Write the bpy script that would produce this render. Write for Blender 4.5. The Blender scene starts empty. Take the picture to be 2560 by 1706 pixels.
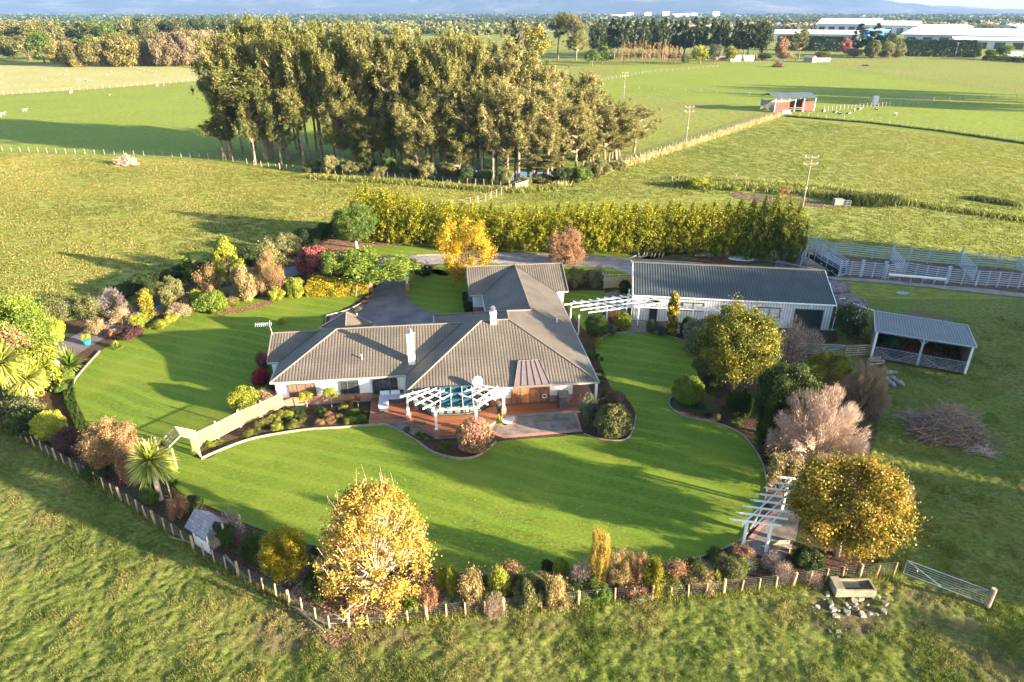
import bpy, math, random
import numpy as np
from mathutils import Vector, Matrix
R=math.radians
sc=bpy.context.scene; COL=sc.collection
# ---------------------------------------------------------------- camera, sky, sun, exposure
CH=32.0; FP=1707.0; PITCH=math.atan((853-27.8)/FP)
cam=bpy.data.cameras.new('camera'); co=bpy.data.objects.new('camera',cam); COL.objects.link(co)
co.location=(0,0,CH); co.rotation_euler=(math.pi/2-PITCH,0,0)
cam.sensor_width=36; cam.lens=36*FP/2560; cam.clip_start=.5; cam.clip_end=60000
sc.camera=co
SUN_EL=R(11.5); AZ=math.atan2(.914,-.405)
w=bpy.data.worlds.new('World'); sc.world=w; w.use_nodes=True
nt=w.node_tree; nt.nodes.clear()
sky=nt.nodes.new('ShaderNodeTexSky'); sky.sky_type='NISHITA'; sky.sun_disc=False
sky.sun_elevation=SUN_EL; sky.sun_rotation=AZ; sky.air_density=1.0; sky.dust_density=1.2; sky.ozone_density=1.5
bg=nt.nodes.new('ShaderNodeBackground'); bg.inputs[1].default_value=.075
ow=nt.nodes.new('ShaderNodeOutputWorld'); nt.links.new(sky.outputs[0],bg.inputs[0]); nt.links.new(bg.outputs[0],ow.inputs[0])
sd=bpy.data.lights.new('sun','SUN'); sd.energy=5.0; sd.angle=R(.7); sd.color=(1,.81,.57)
so=bpy.data.objects.new('sun',sd); COL.objects.link(so)
SUNV=Vector((math.sin(AZ)*math.cos(SUN_EL),math.cos(AZ)*math.cos(SUN_EL),math.sin(SUN_EL)))
so.rotation_euler=SUNV.to_track_quat('Z','Y').to_euler(); so.location=(60,-30,60)
sc.view_settings.view_transform='Standard'; sc.view_settings.look='None'; sc.view_settings.exposure=2.88; sc.view_settings.gamma=1
sc.cycles.volume_bounces=0; sc.cycles.max_bounces=6; sc.cycles.transparent_max_bounces=12
# ---------------------------------------------------------------- pixel of the photograph -> point of the place
SN,CS=math.sin(PITCH),math.cos(PITCH)
def at(x,y,z=0.0):
    u=(x-1280)/FP; v=(853-y)/FP; t=(CH-z)/(SN-v*CS); return (t*u,t*(CS+v*SN))
def depth(Y,z=0): return Y*CS+(CH-z)*SN
def topz(Y,ty):
    v=(853-ty)/FP; t=Y/(CS+v*SN); return CH-t*(SN-v*CS)
def G(pts,z=0): return [at(x,y,z) for x,y in pts]
def smooth(pts,n=6,closed=True):
    out=[]; N=len(pts)
    rng=range(N) if closed else range(N-1)
    for i in rng:
        if closed: p0,p1,p2,p3=[np.array(pts[(i+k)%N],float) for k in(-1,0,1,2)]
        else: p0,p1,p2,p3=[np.array(pts[min(max(i+k,0),N-1)],float) for k in(-1,0,1,2)]
        for j in range(n):
            t=j/n; out.append(tuple(.5*((2*p1)+(-p0+p2)*t+(2*p0-5*p1+4*p2-p3)*t*t+(-p0+3*p1-3*p2+p3)*t**3)))
    if not closed: out.append(tuple(pts[-1]))
    return out
# ---------------------------------------------------------------- materials
class NT:
    def __init__(s,name):
        s.m=bpy.data.materials.new(name); s.m.use_nodes=True; s.t=s.m.node_tree; s.t.nodes.clear()
        s.out=s.n('ShaderNodeOutputMaterial')
    def n(s,k,**kw):
        x=s.t.nodes.new(k)
        for a,b in kw.items(): setattr(x,a,b)
        return x
    def l(s,a,b): s.t.links.new(a,b)
    def noise(s,scale,detail=3,vec=None,rough=.55):
        x=s.n('ShaderNodeTexNoise'); x.inputs['Scale'].default_value=scale; x.inputs['Detail'].default_value=detail; x.inputs['Roughness'].default_value=rough
        if vec is not None: s.l(vec,x.inputs['Vector'])
        return x.outputs['Fac']
    def ramp(s,fac,stops):
        x=s.n('ShaderNodeValToRGB'); e=x.color_ramp.elements
        while len(e)<len(stops): e.new(.5)
        for i,(p,c) in enumerate(stops):
            e[i].position=p; e[i].color=(*c,1) if not isinstance(c,(int,float)) else (c,c,c,1)
        s.l(fac,x.inputs[0]); return x.outputs[0]
    def mix(s,f,a,b,mode='MIX'):
        x=s.n('ShaderNodeMix',data_type='RGBA',blend_type=mode)
        for i,v in ((0,f),(6,a),(7,b)):
            if hasattr(v,'type') and hasattr(v,'links'): s.l(v,x.inputs[i])
            else: x.inputs[i].default_value=v if i==0 else (*v,1)
        return x.outputs[2]
    def math(s,op,a,b=None):
        x=s.n('ShaderNodeMath',operation=op)
        for i,v in enumerate((a,b)):
            if v is None: continue
            if hasattr(v,'links'): s.l(v,x.inputs[i])
            else: x.inputs[i].default_value=v
        return x.outputs[0]
    def pos(s): return s.n('ShaderNodeNewGeometry').outputs['Position']
    def uv(s): return s.n('ShaderNodeUVMap').outputs[0]
    def bump(s,h,st,dist):
        x=s.n('ShaderNodeBump'); x.inputs['Strength'].default_value=st; x.inputs['Distance'].default_value=dist; s.l(h,x.inputs['Height']); return x.outputs[0]
    def pr(s,col,rough=.8,metal=0,normal=None,spec=.3,**kw):
        p=s.n('ShaderNodeBsdfPrincipled')
        if hasattr(col,'links'): s.l(col,p.inputs['Base Color'])
        else: p.inputs['Base Color'].default_value=(*col,1)
        p.inputs['Roughness'].default_value=rough; p.inputs['Metallic'].default_value=metal; p.inputs['Specular IOR Level'].default_value=spec
        if normal is not None: s.l(normal,p.inputs['Normal'])
        s.l(p.outputs[0],s.out.inputs[0]); s.p=p; return s.m
def plain(name,c,rough=.7,metal=0,var=.25,scale=2.0,spec=.3,bump=0):
    a=NT(name); n=a.noise(scale,4,a.pos())
    col=a.mix(a.ramp(n,[(.3,0.),(.7,1.)]),tuple(x*(1-var) for x in c),tuple(min(1,x*(1+var*.6)) for x in c))
    nm=a.bump(a.noise(scale*8,2,a.pos()),bump,.02) if bump else None
    return a.pr(col,rough,metal,nm,spec)
def grass(name,green,dark,dry,tuft=1.6,dryness=.5,bs=.5,bd=.12,patch=.035,stripe=0,bare=False):
    a=NT(name); p=a.pos()
    mp=a.n('ShaderNodeMapping'); a.l(p,mp.inputs[0]); mp.inputs['Rotation'].default_value=(0,0,.42); mp.inputs['Scale'].default_value=(1.0,1.7,1)
    q=mp.outputs[0]
    big=a.ramp(a.noise(patch,4,p),[(.3,0.),(.7,1.)])
    t1=a.noise(tuft,5,q,.65); t2=a.noise(tuft*4.3,3,q,.6)
    c=a.mix(a.ramp(t1,[(.35,0.),(.62,1.)]),dark,green)
    dm=a.math('MULTIPLY',a.ramp(a.noise(tuft*.72,5,q,.7),[(.62-dryness*.25,0.),(.75-dryness*.2,1.)]),a.math('ADD',a.math('MULTIPLY',big,.6),.4*dryness+.15))
    c=a.mix(dm,c,dry)
    c=a.mix(a.ramp(t2,[(.3,.6),(.62,0.)]),c,dark)
    if stripe:
        sx=a.n('ShaderNodeSeparateXYZ'); a.l(p,sx.inputs[0]); st_=a.math('SINE',a.math('ADD',a.math('ADD',a.math('MULTIPLY',sx.outputs[0],1.3),a.math('MULTIPLY',sx.outputs[1],3.2)),a.math('MULTIPLY',a.noise(.05,2,p),16.0)))
        c=a.mix(a.math('MULTIPLY',a.ramp(st_,[(.35,0.),(.65,1.)]),.22*stripe),c,tuple(q*1.5 for q in green)); c=a.mix(a.math('MULTIPLY',a.ramp(a.noise(.16,4,p,.6),[(.45,0.),(.7,1.)]),.5),c,dry)
    c=a.mix(a.math('MULTIPLY',a.ramp(a.noise(patch*3.1,3,p),[(.4,0.),(.6,1.)]),.35),c,green)
    if bare:
        n3=a.noise(11,4,p,.7); c=a.mix(a.n('ShaderNodeAttribute',attribute_name='bare').outputs['Fac'],c,a.ramp(n3,[(.3,(.07,.045,.03)),(.6,(.2,.14,.095)),(.75,(.3,.22,.15))]))
        c=a.mix(a.ramp(a.noise(14,3,p,.7),[(.35,.5),(.6,0.)]),c,dark)
    h=a.math('ADD',a.math('MULTIPLY',t1,1.0),a.math('MULTIPLY',t2,.35))
    return a.pr(c,.9,0,a.bump(h,bs,bd),.1)
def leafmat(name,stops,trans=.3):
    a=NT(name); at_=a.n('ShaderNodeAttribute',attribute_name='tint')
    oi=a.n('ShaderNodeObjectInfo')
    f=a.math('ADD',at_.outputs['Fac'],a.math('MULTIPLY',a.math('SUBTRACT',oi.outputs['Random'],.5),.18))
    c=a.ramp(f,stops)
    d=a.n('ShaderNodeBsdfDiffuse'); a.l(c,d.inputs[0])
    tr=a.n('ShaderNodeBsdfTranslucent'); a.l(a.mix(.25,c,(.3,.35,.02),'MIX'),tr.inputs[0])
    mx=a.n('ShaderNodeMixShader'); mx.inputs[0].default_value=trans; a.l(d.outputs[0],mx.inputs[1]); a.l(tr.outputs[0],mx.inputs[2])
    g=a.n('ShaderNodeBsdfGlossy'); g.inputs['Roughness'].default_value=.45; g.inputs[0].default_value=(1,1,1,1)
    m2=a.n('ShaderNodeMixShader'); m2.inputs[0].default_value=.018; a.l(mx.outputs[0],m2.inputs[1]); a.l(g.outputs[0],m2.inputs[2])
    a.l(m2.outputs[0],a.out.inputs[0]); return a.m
def lm(name,dark,mid,light,accent=None,trans=.3,ap=.93):
    st=[(.12,dark),(.5,mid),(.85,light)]
    if accent: st=[(.12,dark),(.48,mid),(ap-.06,light),(ap,accent)]
    return leafmat(name,st,trans)
M={}
M['pasture']=grass('pasture_grass',(.19,.23,.035),(.09,.12,.018),(.38,.33,.11),.8,.75,1.0,.35,.018)
M['pasture_dry']=grass('tufted_dry_pasture',(.19,.235,.024),(.08,.105,.013),(.42,.36,.11),.8,.85,1.0,.5,.03)
M['pasture_front']=grass('rough_paddock_grass',(.135,.19,.022),(.042,.072,.011),(.34,.285,.11),3.0,.8,1.0,.05,.07,bare=True)
M['pasture_bright']=grass('bright_pasture',(.21,.265,.032),(.12,.165,.022),(.38,.36,.1),.7,.5,.9,.3,.02)
M['pasture_tan']=grass('tan_pasture',(.3,.31,.09),(.22,.22,.08),(.5,.42,.19),.6,.9,.5,.2,.03)
M['pasture_side']=grass('side_paddock_grass',(.13,.22,.035),(.06,.12,.02),(.34,.3,.12),2.0,.45,.6,.12,.08)
M['lawn']=grass('mown_lawn',(.13,.2,.02),(.072,.122,.014),(.24,.245,.036),3.2,.5,.8,.04,.05,stripe=1.3)
def mk_mulch():
    a=NT('garden_soil_mulch'); p=a.pos(); n=a.noise(7,5,p,.7); b=a.noise(.35,3,p)
    c=a.ramp(n,[(.3,(.02,.013,.01)),(.55,(.085,.05,.035)),(.72,(.2,.115,.08))])
    c=a.mix(a.math('MULTIPLY',a.ramp(b,[(.5,0.),(.62,1.)]),.55),c,(.05,.09,.02))
    return a.pr(c,.95,0,a.bump(n,.8,.06),.1)
M['mulch']=mk_mulch()
def mk_leaflitter():
    a=NT('leaf_litter'); p=a.pos(); v=a.n('ShaderNodeTexVoronoi'); v.inputs['Scale'].default_value=9; a.l(p,v.inputs[0])
    c=a.ramp(v.outputs['Color'],[(.1,(.05,.025,.015)),(.5,(.19,.1,.06)),(.9,(.38,.24,.15))])
    return a.pr(c,.95,0,a.bump(v.outputs['Distance'],.6,.05),.1)
M['litter']=mk_leaflitter()
M['soil']=plain('bare_brown_soil',(.15,.1,.075),.95,0,.5,1.2,.1,.6)
M['conc2']=plain('yellowed_concrete',(.25,.22,.16),.9,0,.3,2)
M['asphalt']=plain('dark_asphalt',(.15,.13,.145),.8,0,.35,.5,.2,.4)
M['gravel']=plain('grey_gravel',(.27,.245,.235),.95,0,.35,.8,.1,.8)
M['concrete']=plain('grey_concrete',(.26,.235,.215),.85,0,.35,.8,.2,.3)
M['concrete_dark']=plain('weathered_concrete',(.2,.17,.145),.9,0,.5,1.1,.2,.4)
M['white']=plain('white_paint',(.8,.79,.77),.5,0,.05,1.0)
M['plaster']=plain('white_plaster',(.8,.78,.75),.8,0,.05,.7)
M['frame']=plain('dark_green_joinery',(.07,.1,.09),.45,0,.15)
M['gutter']=plain('pale_gutter',(.32,.3,.28),.4,0,.1)
M['timber']=plain('new_pine_timber',(.56,.4,.22),.8,0,.22,3)
M['post']=plain('treated_fence_post',(.42,.29,.17),.85,0,.3,4)
M['oldwood']=plain('weathered_wood',(.3,.24,.19),.9,0,.4,3)
M['steel']=plain('galvanised_steel',(.38,.46,.56),.45,.25,.15)
M['wire']=plain('fence_wire',(.3,.3,.3),.5,.5,.1)
M['bark']=plain('grey_brown_bark',(.2,.145,.11),.95,0,.5,2,.1,.6)
M['gumbark']=plain('pale_gum_bark',(.27,.2,.155),.95,0,.5,1.2,.1,.3)
M['palebark']=plain('pale_bark',(.42,.33,.27),.95,0,.4,2,.1,.4)
M['rock']=plain('pale_broken_concrete',(.27,.245,.21),.9,0,.45,2,.1,.6)
M['black']=plain('black_rubber',(.02,.02,.022),.6)
M['greenbox']=plain('dark_green_tarpaulin',(.02,.085,.06),.6)
M['chrome']=plain('flue_metal',(.5,.5,.5),.25,.9,.1)
def mk_glass():
    a=NT('window_glass'); return a.pr((.03,.035,.04),.06,0,None,.8)
M['glass']=mk_glass()
def mk_water():
    a=NT('pond_water'); return a.pr((.05,.06,.06),.08,0,a.bump(a.noise(1.5,2,a.pos()),.1,.02),.8)
M['water']=mk_water()
def mk_brick(name,c1,c2,mort,sc_=1.0):
    a=NT(name); b=a.n('ShaderNodeTexBrick'); a.l(a.uv(),b.inputs['Vector']); b.inputs['Scale'].default_value=sc_
    b.inputs['Color1'].default_value=(*c1,1); b.inputs['Color2'].default_value=(*c2,1); b.inputs['Mortar'].default_value=(*mort,1)
    b.inputs['Brick Width'].default_value=.24; b.inputs['Row Height'].default_value=.085; b.inputs['Mortar Size'].default_value=.008
    return a.pr(b.outputs[0],.85,0,None,.2)
M['brick']=mk_brick('red_brick',(.42,.15,.085),(.3,.11,.07),(.42,.34,.29))
M['brick_pave']=mk_brick('brick_paving',(.5,.22,.17),(.38,.16,.12),(.3,.22,.2))
def mk_roof():
    a=NT('pressed_metal_roof_tiles'); s=a.n('ShaderNodeSeparateXYZ'); a.l(a.uv(),s.inputs[0]); x,y=s.outputs[0],s.outputs[1]
    fx=a.math('FRACT',a.math('MULTIPLY',x,1/.27)); fy=a.math('FRACT',a.math('MULTIPLY',y,1/.38))
    pan=a.math('SINE',a.math('MULTIPLY',fx,math.pi)); pan=a.math('POWER',pan,.6)
    step=a.math('MULTIPLY',a.math('SUBTRACT',1.0,fy),.85)
    h=a.math('ADD',a.math('MULTIPLY',pan,.55),step)
    n=a.noise(.5,4,a.pos()); c=a.mix(a.ramp(n,[(.35,0.),(.65,1.)]),(.098,.084,.069),(.14,.12,.097))
    c=a.mix(a.ramp(a.noise(2.2,5,a.pos(),.7),[(.55,0.),(.75,.5)]),c,(.07,.065,.058))
    c=a.mix(a.ramp(fx,[(.0,1.),(.07,0.),(.93,0.),(1.,1.)]),c,(.065,.06,.055))
    c=a.mix(a.ramp(fy,[(.0,.8),(.07,0.)]),c,(.05,.047,.043))
    return a.pr(c,.62,0,a.bump(h,1.0,.07),.35)
M['roof']=mk_roof()
M['ridge']=plain('roof_ridge_cap',(.17,.145,.12),.6,0,.1)
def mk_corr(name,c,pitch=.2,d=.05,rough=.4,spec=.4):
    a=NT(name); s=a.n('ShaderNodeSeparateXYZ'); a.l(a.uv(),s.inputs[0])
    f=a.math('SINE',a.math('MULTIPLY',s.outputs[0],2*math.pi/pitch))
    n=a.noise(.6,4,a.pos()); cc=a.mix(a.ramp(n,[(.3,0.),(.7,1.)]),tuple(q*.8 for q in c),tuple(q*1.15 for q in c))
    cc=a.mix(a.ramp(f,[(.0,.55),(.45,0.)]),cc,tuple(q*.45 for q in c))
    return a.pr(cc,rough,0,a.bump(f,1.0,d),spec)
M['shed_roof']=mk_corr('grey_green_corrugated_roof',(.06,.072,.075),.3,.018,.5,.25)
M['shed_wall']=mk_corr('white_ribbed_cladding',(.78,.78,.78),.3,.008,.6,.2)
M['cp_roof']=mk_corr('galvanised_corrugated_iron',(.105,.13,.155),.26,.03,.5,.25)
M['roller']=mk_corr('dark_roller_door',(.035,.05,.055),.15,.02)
M['tank']=plain('mottled_water_tank_concrete',(.16,.14,.15),.9,0,.7,1.6,.1,.3)
def mk_deck():
    a=NT('hardwood_decking'); s=a.n('ShaderNodeSeparateXYZ'); a.l(a.uv(),s.inputs[0])
    v=a.math('MULTIPLY',s.outputs[1],1/.14); f=a.math('FRACT',v); r=a.n('ShaderNodeTexWhiteNoise',noise_dimensions='1D'); a.l(a.math('FLOOR',v),r.inputs['W'])
    c=a.mix(r.outputs[0],(.2,.065,.03),(.33,.12,.055)); c=a.mix(a.ramp(f,[(.0,1.),(.1,0.)]),c,(.05,.02,.012))
    return a.pr(c,.5,0,None,.4)
M['deck']=mk_deck()
def mk_shingle():
    a=NT('weathered_wood_shingles'); b=a.n('ShaderNodeTexBrick'); a.l(a.uv(),b.inputs['Vector'])
    b.inputs['Color1'].default_value=(.2,.19,.22,1); b.inputs['Color2'].default_value=(.34,.3,.32,1); b.inputs['Mortar'].default_value=(.08,.08,.1,1)
    b.inputs['Scale'].default_value=1; b.inputs['Brick Width'].default_value=.22; b.inputs['Row Height'].default_value=.2; b.inputs['Mortar Size'].default_value=.008
    return a.pr(b.outputs[0],.9)
M['shingle']=mk_shingle()
M['sail']=plain('teal_shade_cloth',(.012,.065,.085),.85,0,.5,5)
M['cushion']=plain('grey_outdoor_cushion',(.45,.47,.5),.9,0,.1)
M['rattan']=plain('dark_rattan',(.07,.075,.1),.8,0,.3,6)
M['slat']=plain('stained_slats',(.13,.085,.08),.7,0,.4,5)
M['barnred']=plain('faded_red_boards',(.36,.07,.055),.85,0,.3,1.5)
M['bluepot']=plain('glazed_blue_pot',(.02,.25,.5),.2)
M['pinkplastic']=plain('pink_plastic',(.8,.12,.5),.5)
M['curtain']=plain('pale_curtain',(.6,.58,.55),.9,0,.2,6)
M['interior']=plain('warm_interior_timber',(.3,.11,.05),.7,0,.4,2)
M['wool']=plain('cream_sheep_wool',(.42,.36,.28),.95,0,.15,4)
a=NT('black_white_hide'); M['cow']=a.pr(a.ramp(a.noise(1.3,1,a.n('ShaderNodeTexCoord').outputs['Object']),[(.5,(.02,.018,.018)),(.53,(.6,.58,.55))]),.8)
M['brush']=plain('cut_branches',(.32,.22,.165),.95,0,.5,3)
M['redhull']=plain('orange_plastic',(.8,.2,.05),.5)
# leaves
L={}
L['euc']=lm('gum_tree_leaves',(.05,.062,.018),(.135,.145,.042),(.27,.24,.075),(.36,.27,.08),ap=.94)
L['euc2']=lm('gum_tree_leaves_grey',(.055,.07,.025),(.17,.17,.06),(.35,.3,.12))
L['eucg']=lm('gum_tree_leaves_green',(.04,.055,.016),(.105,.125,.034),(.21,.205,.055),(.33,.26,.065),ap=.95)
L['hedge']=lm('golden_cypress_foliage',(.04,.06,.006),(.19,.21,.012),(.45,.41,.02))
L['hedge_shade']=lm('cypress_foliage_shade',(.035,.06,.01),(.11,.14,.014),(.27,.28,.02))  # same cypress darkened in colour to imitate shade at the hedge's right end
L['dark']=lm('dark_green_leaves',(.012,.025,.01),(.03,.055,.015),(.07,.11,.025))
L['pine']=lm('pine_needles',(.012,.028,.012),(.03,.055,.02),(.07,.1,.03))
L['green']=lm('mid_green_leaves',(.03,.06,.012),(.07,.125,.02),(.15,.22,.03))
L['bright']=lm('bright_green_leaves',(.05,.09,.012),(.125,.19,.022),(.26,.32,.045))
L['lime']=lm('yellow_green_leaves',(.1,.13,.015),(.25,.29,.03),(.5,.48,.07))
L['olive']=lm('olive_leaves',(.05,.06,.025),(.13,.14,.05),(.27,.25,.1))
L['greygreen']=lm('grey_green_leaves',(.05,.062,.04),(.12,.135,.085),(.24,.25,.16))
L['tan']=lm('tan_autumn_leaves',(.13,.09,.04),(.32,.24,.1),(.5,.4,.2))
L['peach']=lm('peach_autumn_leaves',(.12,.075,.035),(.3,.19,.085),(.47,.32,.16))
L['gold']=lm('golden_leaves',(.2,.14,.01),(.5,.33,.02),(.72,.5,.05))
L['goldpale']=lm('pale_gold_leaves',(.24,.17,.03),(.42,.29,.055),(.56,.4,.11),(.46,.2,.05))
L['gold2']=lm('yellow_topped_leaves',(.06,.075,.012),(.15,.16,.02),(.28,.24,.03),(.55,.38,.03),ap=.76)
L['goldflower']=lm('golden_flowering_hedge',(.05,.06,.008),(.2,.18,.012),(.52,.38,.015))
L['maple']=lm('ochre_maple_leaves',(.12,.1,.014),(.23,.175,.022),(.37,.245,.032),(.4,.2,.06),ap=.9)
L['copper']=lm('copper_leaves',(.1,.05,.03),(.3,.16,.09),(.48,.28,.16))
L['crimson']=lm('crimson_leaves',(.12,.01,.02),(.38,.03,.06),(.6,.09,.13))
L['rose']=lm('dusky_red_leaves',(.12,.03,.035),(.34,.09,.1),(.5,.18,.17))
L['maroon']=lm('maroon_leaves',(.03,.015,.018),(.09,.04,.045),(.17,.08,.08))
L['pinkbush']=lm('green_leaves_pink_flowers',(.07,.07,.03),(.22,.17,.08),(.55,.35,.2),(.85,.1,.35),ap=.86)
L['pinkdark']=lm('brown_green_leaves_pink_flowers',(.04,.045,.025),(.12,.1,.05),(.26,.15,.1),(.85,.08,.28),ap=.84)
L['variegated']=lm('variegated_pink_leaves',(.14,.11,.06),(.34,.25,.15),(.55,.42,.3))
L['whiterose']=lm('dark_leaves_white_flowers',(.015,.035,.012),(.04,.075,.02),(.09,.13,.03),(.85,.85,.8),ap=.965)
L['twig']=lm('bare_pink_brown_twigs',(.15,.1,.09),(.33,.235,.195),(.52,.4,.34),trans=.15)
L['twigbrown']=lm('bare_brown_twigs',(.1,.07,.05),(.22,.15,.11),(.34,.25,.17),trans=.15)
L['twiggrey']=lm('mauve_grey_twigs',(.11,.09,.09),(.22,.18,.18),(.36,.3,.3),trans=.15)
L['strap']=lm('strap_leaves',(.08,.13,.015),(.26,.32,.04),(.6,.56,.18))
L['strapgreen']=lm('green_strap_leaves',(.05,.1,.012),(.14,.22,.03),(.3,.38,.06))
L['drygrass']=lm('dry_grass',(.25,.2,.09),(.45,.37,.19),(.62,.52,.3))
L['weeds']=lm('weedy_grass',(.06,.09,.015),(.16,.2,.03),(.36,.33,.1))
L['fern']=lm('bedding_leaves',(.04,.06,.015),(.13,.15,.03),(.34,.3,.08))
L['willow']=lm('olive_brown_willow_leaves',(.05,.055,.018),(.155,.14,.04),(.31,.25,.08))
L['willowpink']=lm('brown_bare_willow_twigs',(.09,.065,.035),(.2,.155,.09),(.31,.245,.15))
L['birch']=lm('orange_birch_leaves',(.22,.12,.06),(.48,.26,.13),(.65,.38,.18))
L['hydrangea']=lm('faded_hydrangea_heads',(.09,.1,.03),(.34,.25,.14),(.6,.42,.3))
# ---------------------------------------------------------------- mesh helpers
class MB:
    def __init__(s): s.v=[];s.f=[];s.uv={};s.mi=[]
    def poly(s,pts,uv=None):
        i=len(s.v); s.v+= [tuple(p) for p in pts]; s.f.append(tuple(range(i,i+len(pts))))
        if uv: s.uv[len(s.f)-1]=uv
        return s
    def hexa(s,b,t):
        s.poly([b[3],b[2],b[1],b[0]]); s.poly(t)
        for i in range(4):
            j=(i+1)%4; s.poly([b[i],b[j],t[j],t[i]])
        return s
    def box(s,x0,x1,y0,y1,z0,z1):
        return s.hexa([(x0,y0,z0),(x1,y0,z0),(x1,y1,z0),(x0,y1,z0)],[(x0,y0,z1),(x1,y0,z1),(x1,y1,z1),(x0,y1,z1)])
    def bar(s,a,b,wd,h,up=(0,0,1)):
        a=Vector(a);b=Vector(b);d=(b-a).normalized();up=Vector(up)
        if abs(d.dot(up))>.97: up=Vector((1,0,0))
        sx=d.cross(up).normalized();u=sx.cross(d).normalized();x=sx*wd/2;y=u*h/2
        B=[a-x-y,a+x-y,a+x+y,a-x+y];T=[b-x-y,b+x-y,b+x+y,b-x+y]
        s.poly([tuple(q) for q in B][::1]); s.poly([tuple(q) for q in T][::-1])
        for i in range(4):
            j=(i+1)%4; s.poly([tuple(B[j]),tuple(B[i]),tuple(T[i]),tuple(T[j])])
        return s
    def tube(s,pts,rad,n=6,cap=True):
        pts=[Vector(p) for p in pts]; rings=[]
        if isinstance(rad,(int,float)): rad=[rad]*len(pts)
        for k,p in enumerate(pts):
            d=(pts[min(k+1,len(pts)-1)]-pts[max(k-1,0)]).normalized()
            u=Vector((0,0,1)) if abs(d.z)<.9 else Vector((1,0,0)); a=d.cross(u).normalized(); b=d.cross(a).normalized()
            i=len(s.v); rings.append(i)
            for j in range(n):
                t=2*math.pi*j/n; q=p+(a*math.cos(t)+b*math.sin(t))*rad[k]; s.v.append(tuple(q))
        for r0,r1 in zip(rings,rings[1:]):
            for j in range(n): s.f.append((r0+j,r0+(j+1)%n,r1+(j+1)%n,r1+j))
        if cap:
            s.f.append(tuple(rings[0]+j for j in range(n))[::-1]); s.f.append(tuple(rings[-1]+j for j in range(n)))
        return s
    def prism(s,pts,z0,z1):
        n=len(pts); area=sum(pts[i][0]*pts[(i+1)%n][1]-pts[(i+1)%n][0]*pts[i][1] for i in range(n))
        if area<0: pts=pts[::-1]
        s.poly([(x,y,z1) for x,y in pts]); s.poly([(x,y,z0) for x,y in pts][::-1])
        for i in range(n):
            a,b=pts[i],pts[(i+1)%n]; s.poly([(a[0],a[1],z0),(b[0],b[1],z0),(b[0],b[1],z1),(a[0],a[1],z1)])
        return s
    def build(s,name,mat,parent=None,smooth_=False):
        me=bpy.data.meshes.new(name); me.from_pydata(s.v,[],s.f); me.update()
        uvl=me.uv_layers.new(name='UVMap')
        co_=me.vertices
        for p in me.polygons:
            ex=s.uv.get(p.index)
            n=p.normal
            for k,li in enumerate(p.loop_indices):
                if ex: uvl.data[li].uv=ex[k]; continue
                c=co_[me.loops[li].vertex_index].co
                if abs(n.z)>.6: uvl.data[li].uv=(c.x,c.y)
                elif abs(n.x)>abs(n.y): uvl.data[li].uv=(c.y,c.z)
                else: uvl.data[li].uv=(c.x,c.z)
        if smooth_: me.polygons.foreach_set('use_smooth',[True]*len(me.polygons))
        me.materials.append(mat)
        o=bpy.data.objects.new(name,me); COL.objects.link(o)
        if parent: o.parent=parent
        return o
def tag(o,label,cat=None,group=None,kind=None):
    if label: o['label']=label
    if cat: o['category']=cat
    if group: o['group']=group
    if kind: o['kind']=kind
    return o
def thing(name,label,cat,loc=(0,0,0),rz=0,group=None):
    o=bpy.data.objects.new(name,None); COL.objects.link(o); o.location=loc; o.rotation_euler=(0,0,rz); o.empty_display_size=.3
    return tag(o,label,cat,group)
def copytree(o,parent=None):
    c=o.copy(); COL.objects.link(c); c.parent=parent
    for ch in list(o.children): copytree(ch,c)
    return c
def sheet(name,pts,z,mat,kind='structure',label=None):
    m=MB(); n=len(pts); area=sum(pts[i][0]*pts[(i+1)%n][1]-pts[(i+1)%n][0]*pts[i][1] for i in range(n))
    if area<0: pts=pts[::-1]
    m.poly([(x,y,z) for x,y in pts]); o=m.build(name,mat); o['kind']=kind
    if label: o['label']=label
    return o
def quads(name,V,tint,mat,parent=None):
    n=len(V)//4; me=bpy.data.meshes.new(name)
    me.vertices.add(len(V)); me.vertices.foreach_set('co',V.astype(np.float32).ravel())
    me.loops.add(n*4); me.loops.foreach_set('vertex_index',np.arange(n*4,dtype=np.int32))
    me.polygons.add(n); me.polygons.foreach_set('loop_start',np.arange(0,n*4,4,dtype=np.int32))
    try: me.polygons.foreach_set('loop_total',np.full(n,4,dtype=np.int32))
    except Exception: pass
    at_=me.attributes.new('tint','FLOAT','FACE'); at_.data.foreach_set('value',tint.astype(np.float32))
    me.update(); me.validate(); me.materials.append(mat)
    if mat is None: return me
    o=bpy.data.objects.new(name,me); COL.objects.link(o); o.parent=parent; return o
def unit(v): return v/np.maximum(np.linalg.norm(v,axis=-1,keepdims=True),1e-9)
ASP=[1.0]
def leafquads(rs,P,D,size,aspect,out,droop=0,var=.45):
    P=P*np.array([1,1,ASP[0]])
    n=len(P); N=unit(D*out+rs.normal(size=(n,3))*(1-out)*.9)
    T=unit(np.cross(N,unit(rs.normal(size=(n,3))+np.array([0,0,-droop]))));
    if droop: T=unit(T+np.array([0,0,-droop]))
    B=unit(np.cross(N,T)); s=size*(1-var+2*var*rs.rand(n,1)); L_=T*s; W_=B*s/aspect
    V=np.stack([P-L_,P-W_*1.0+L_*.1,P+L_,P+W_+L_*.1],1).reshape(-1,3); return V/np.array([1,1,ASP[0]])
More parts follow.
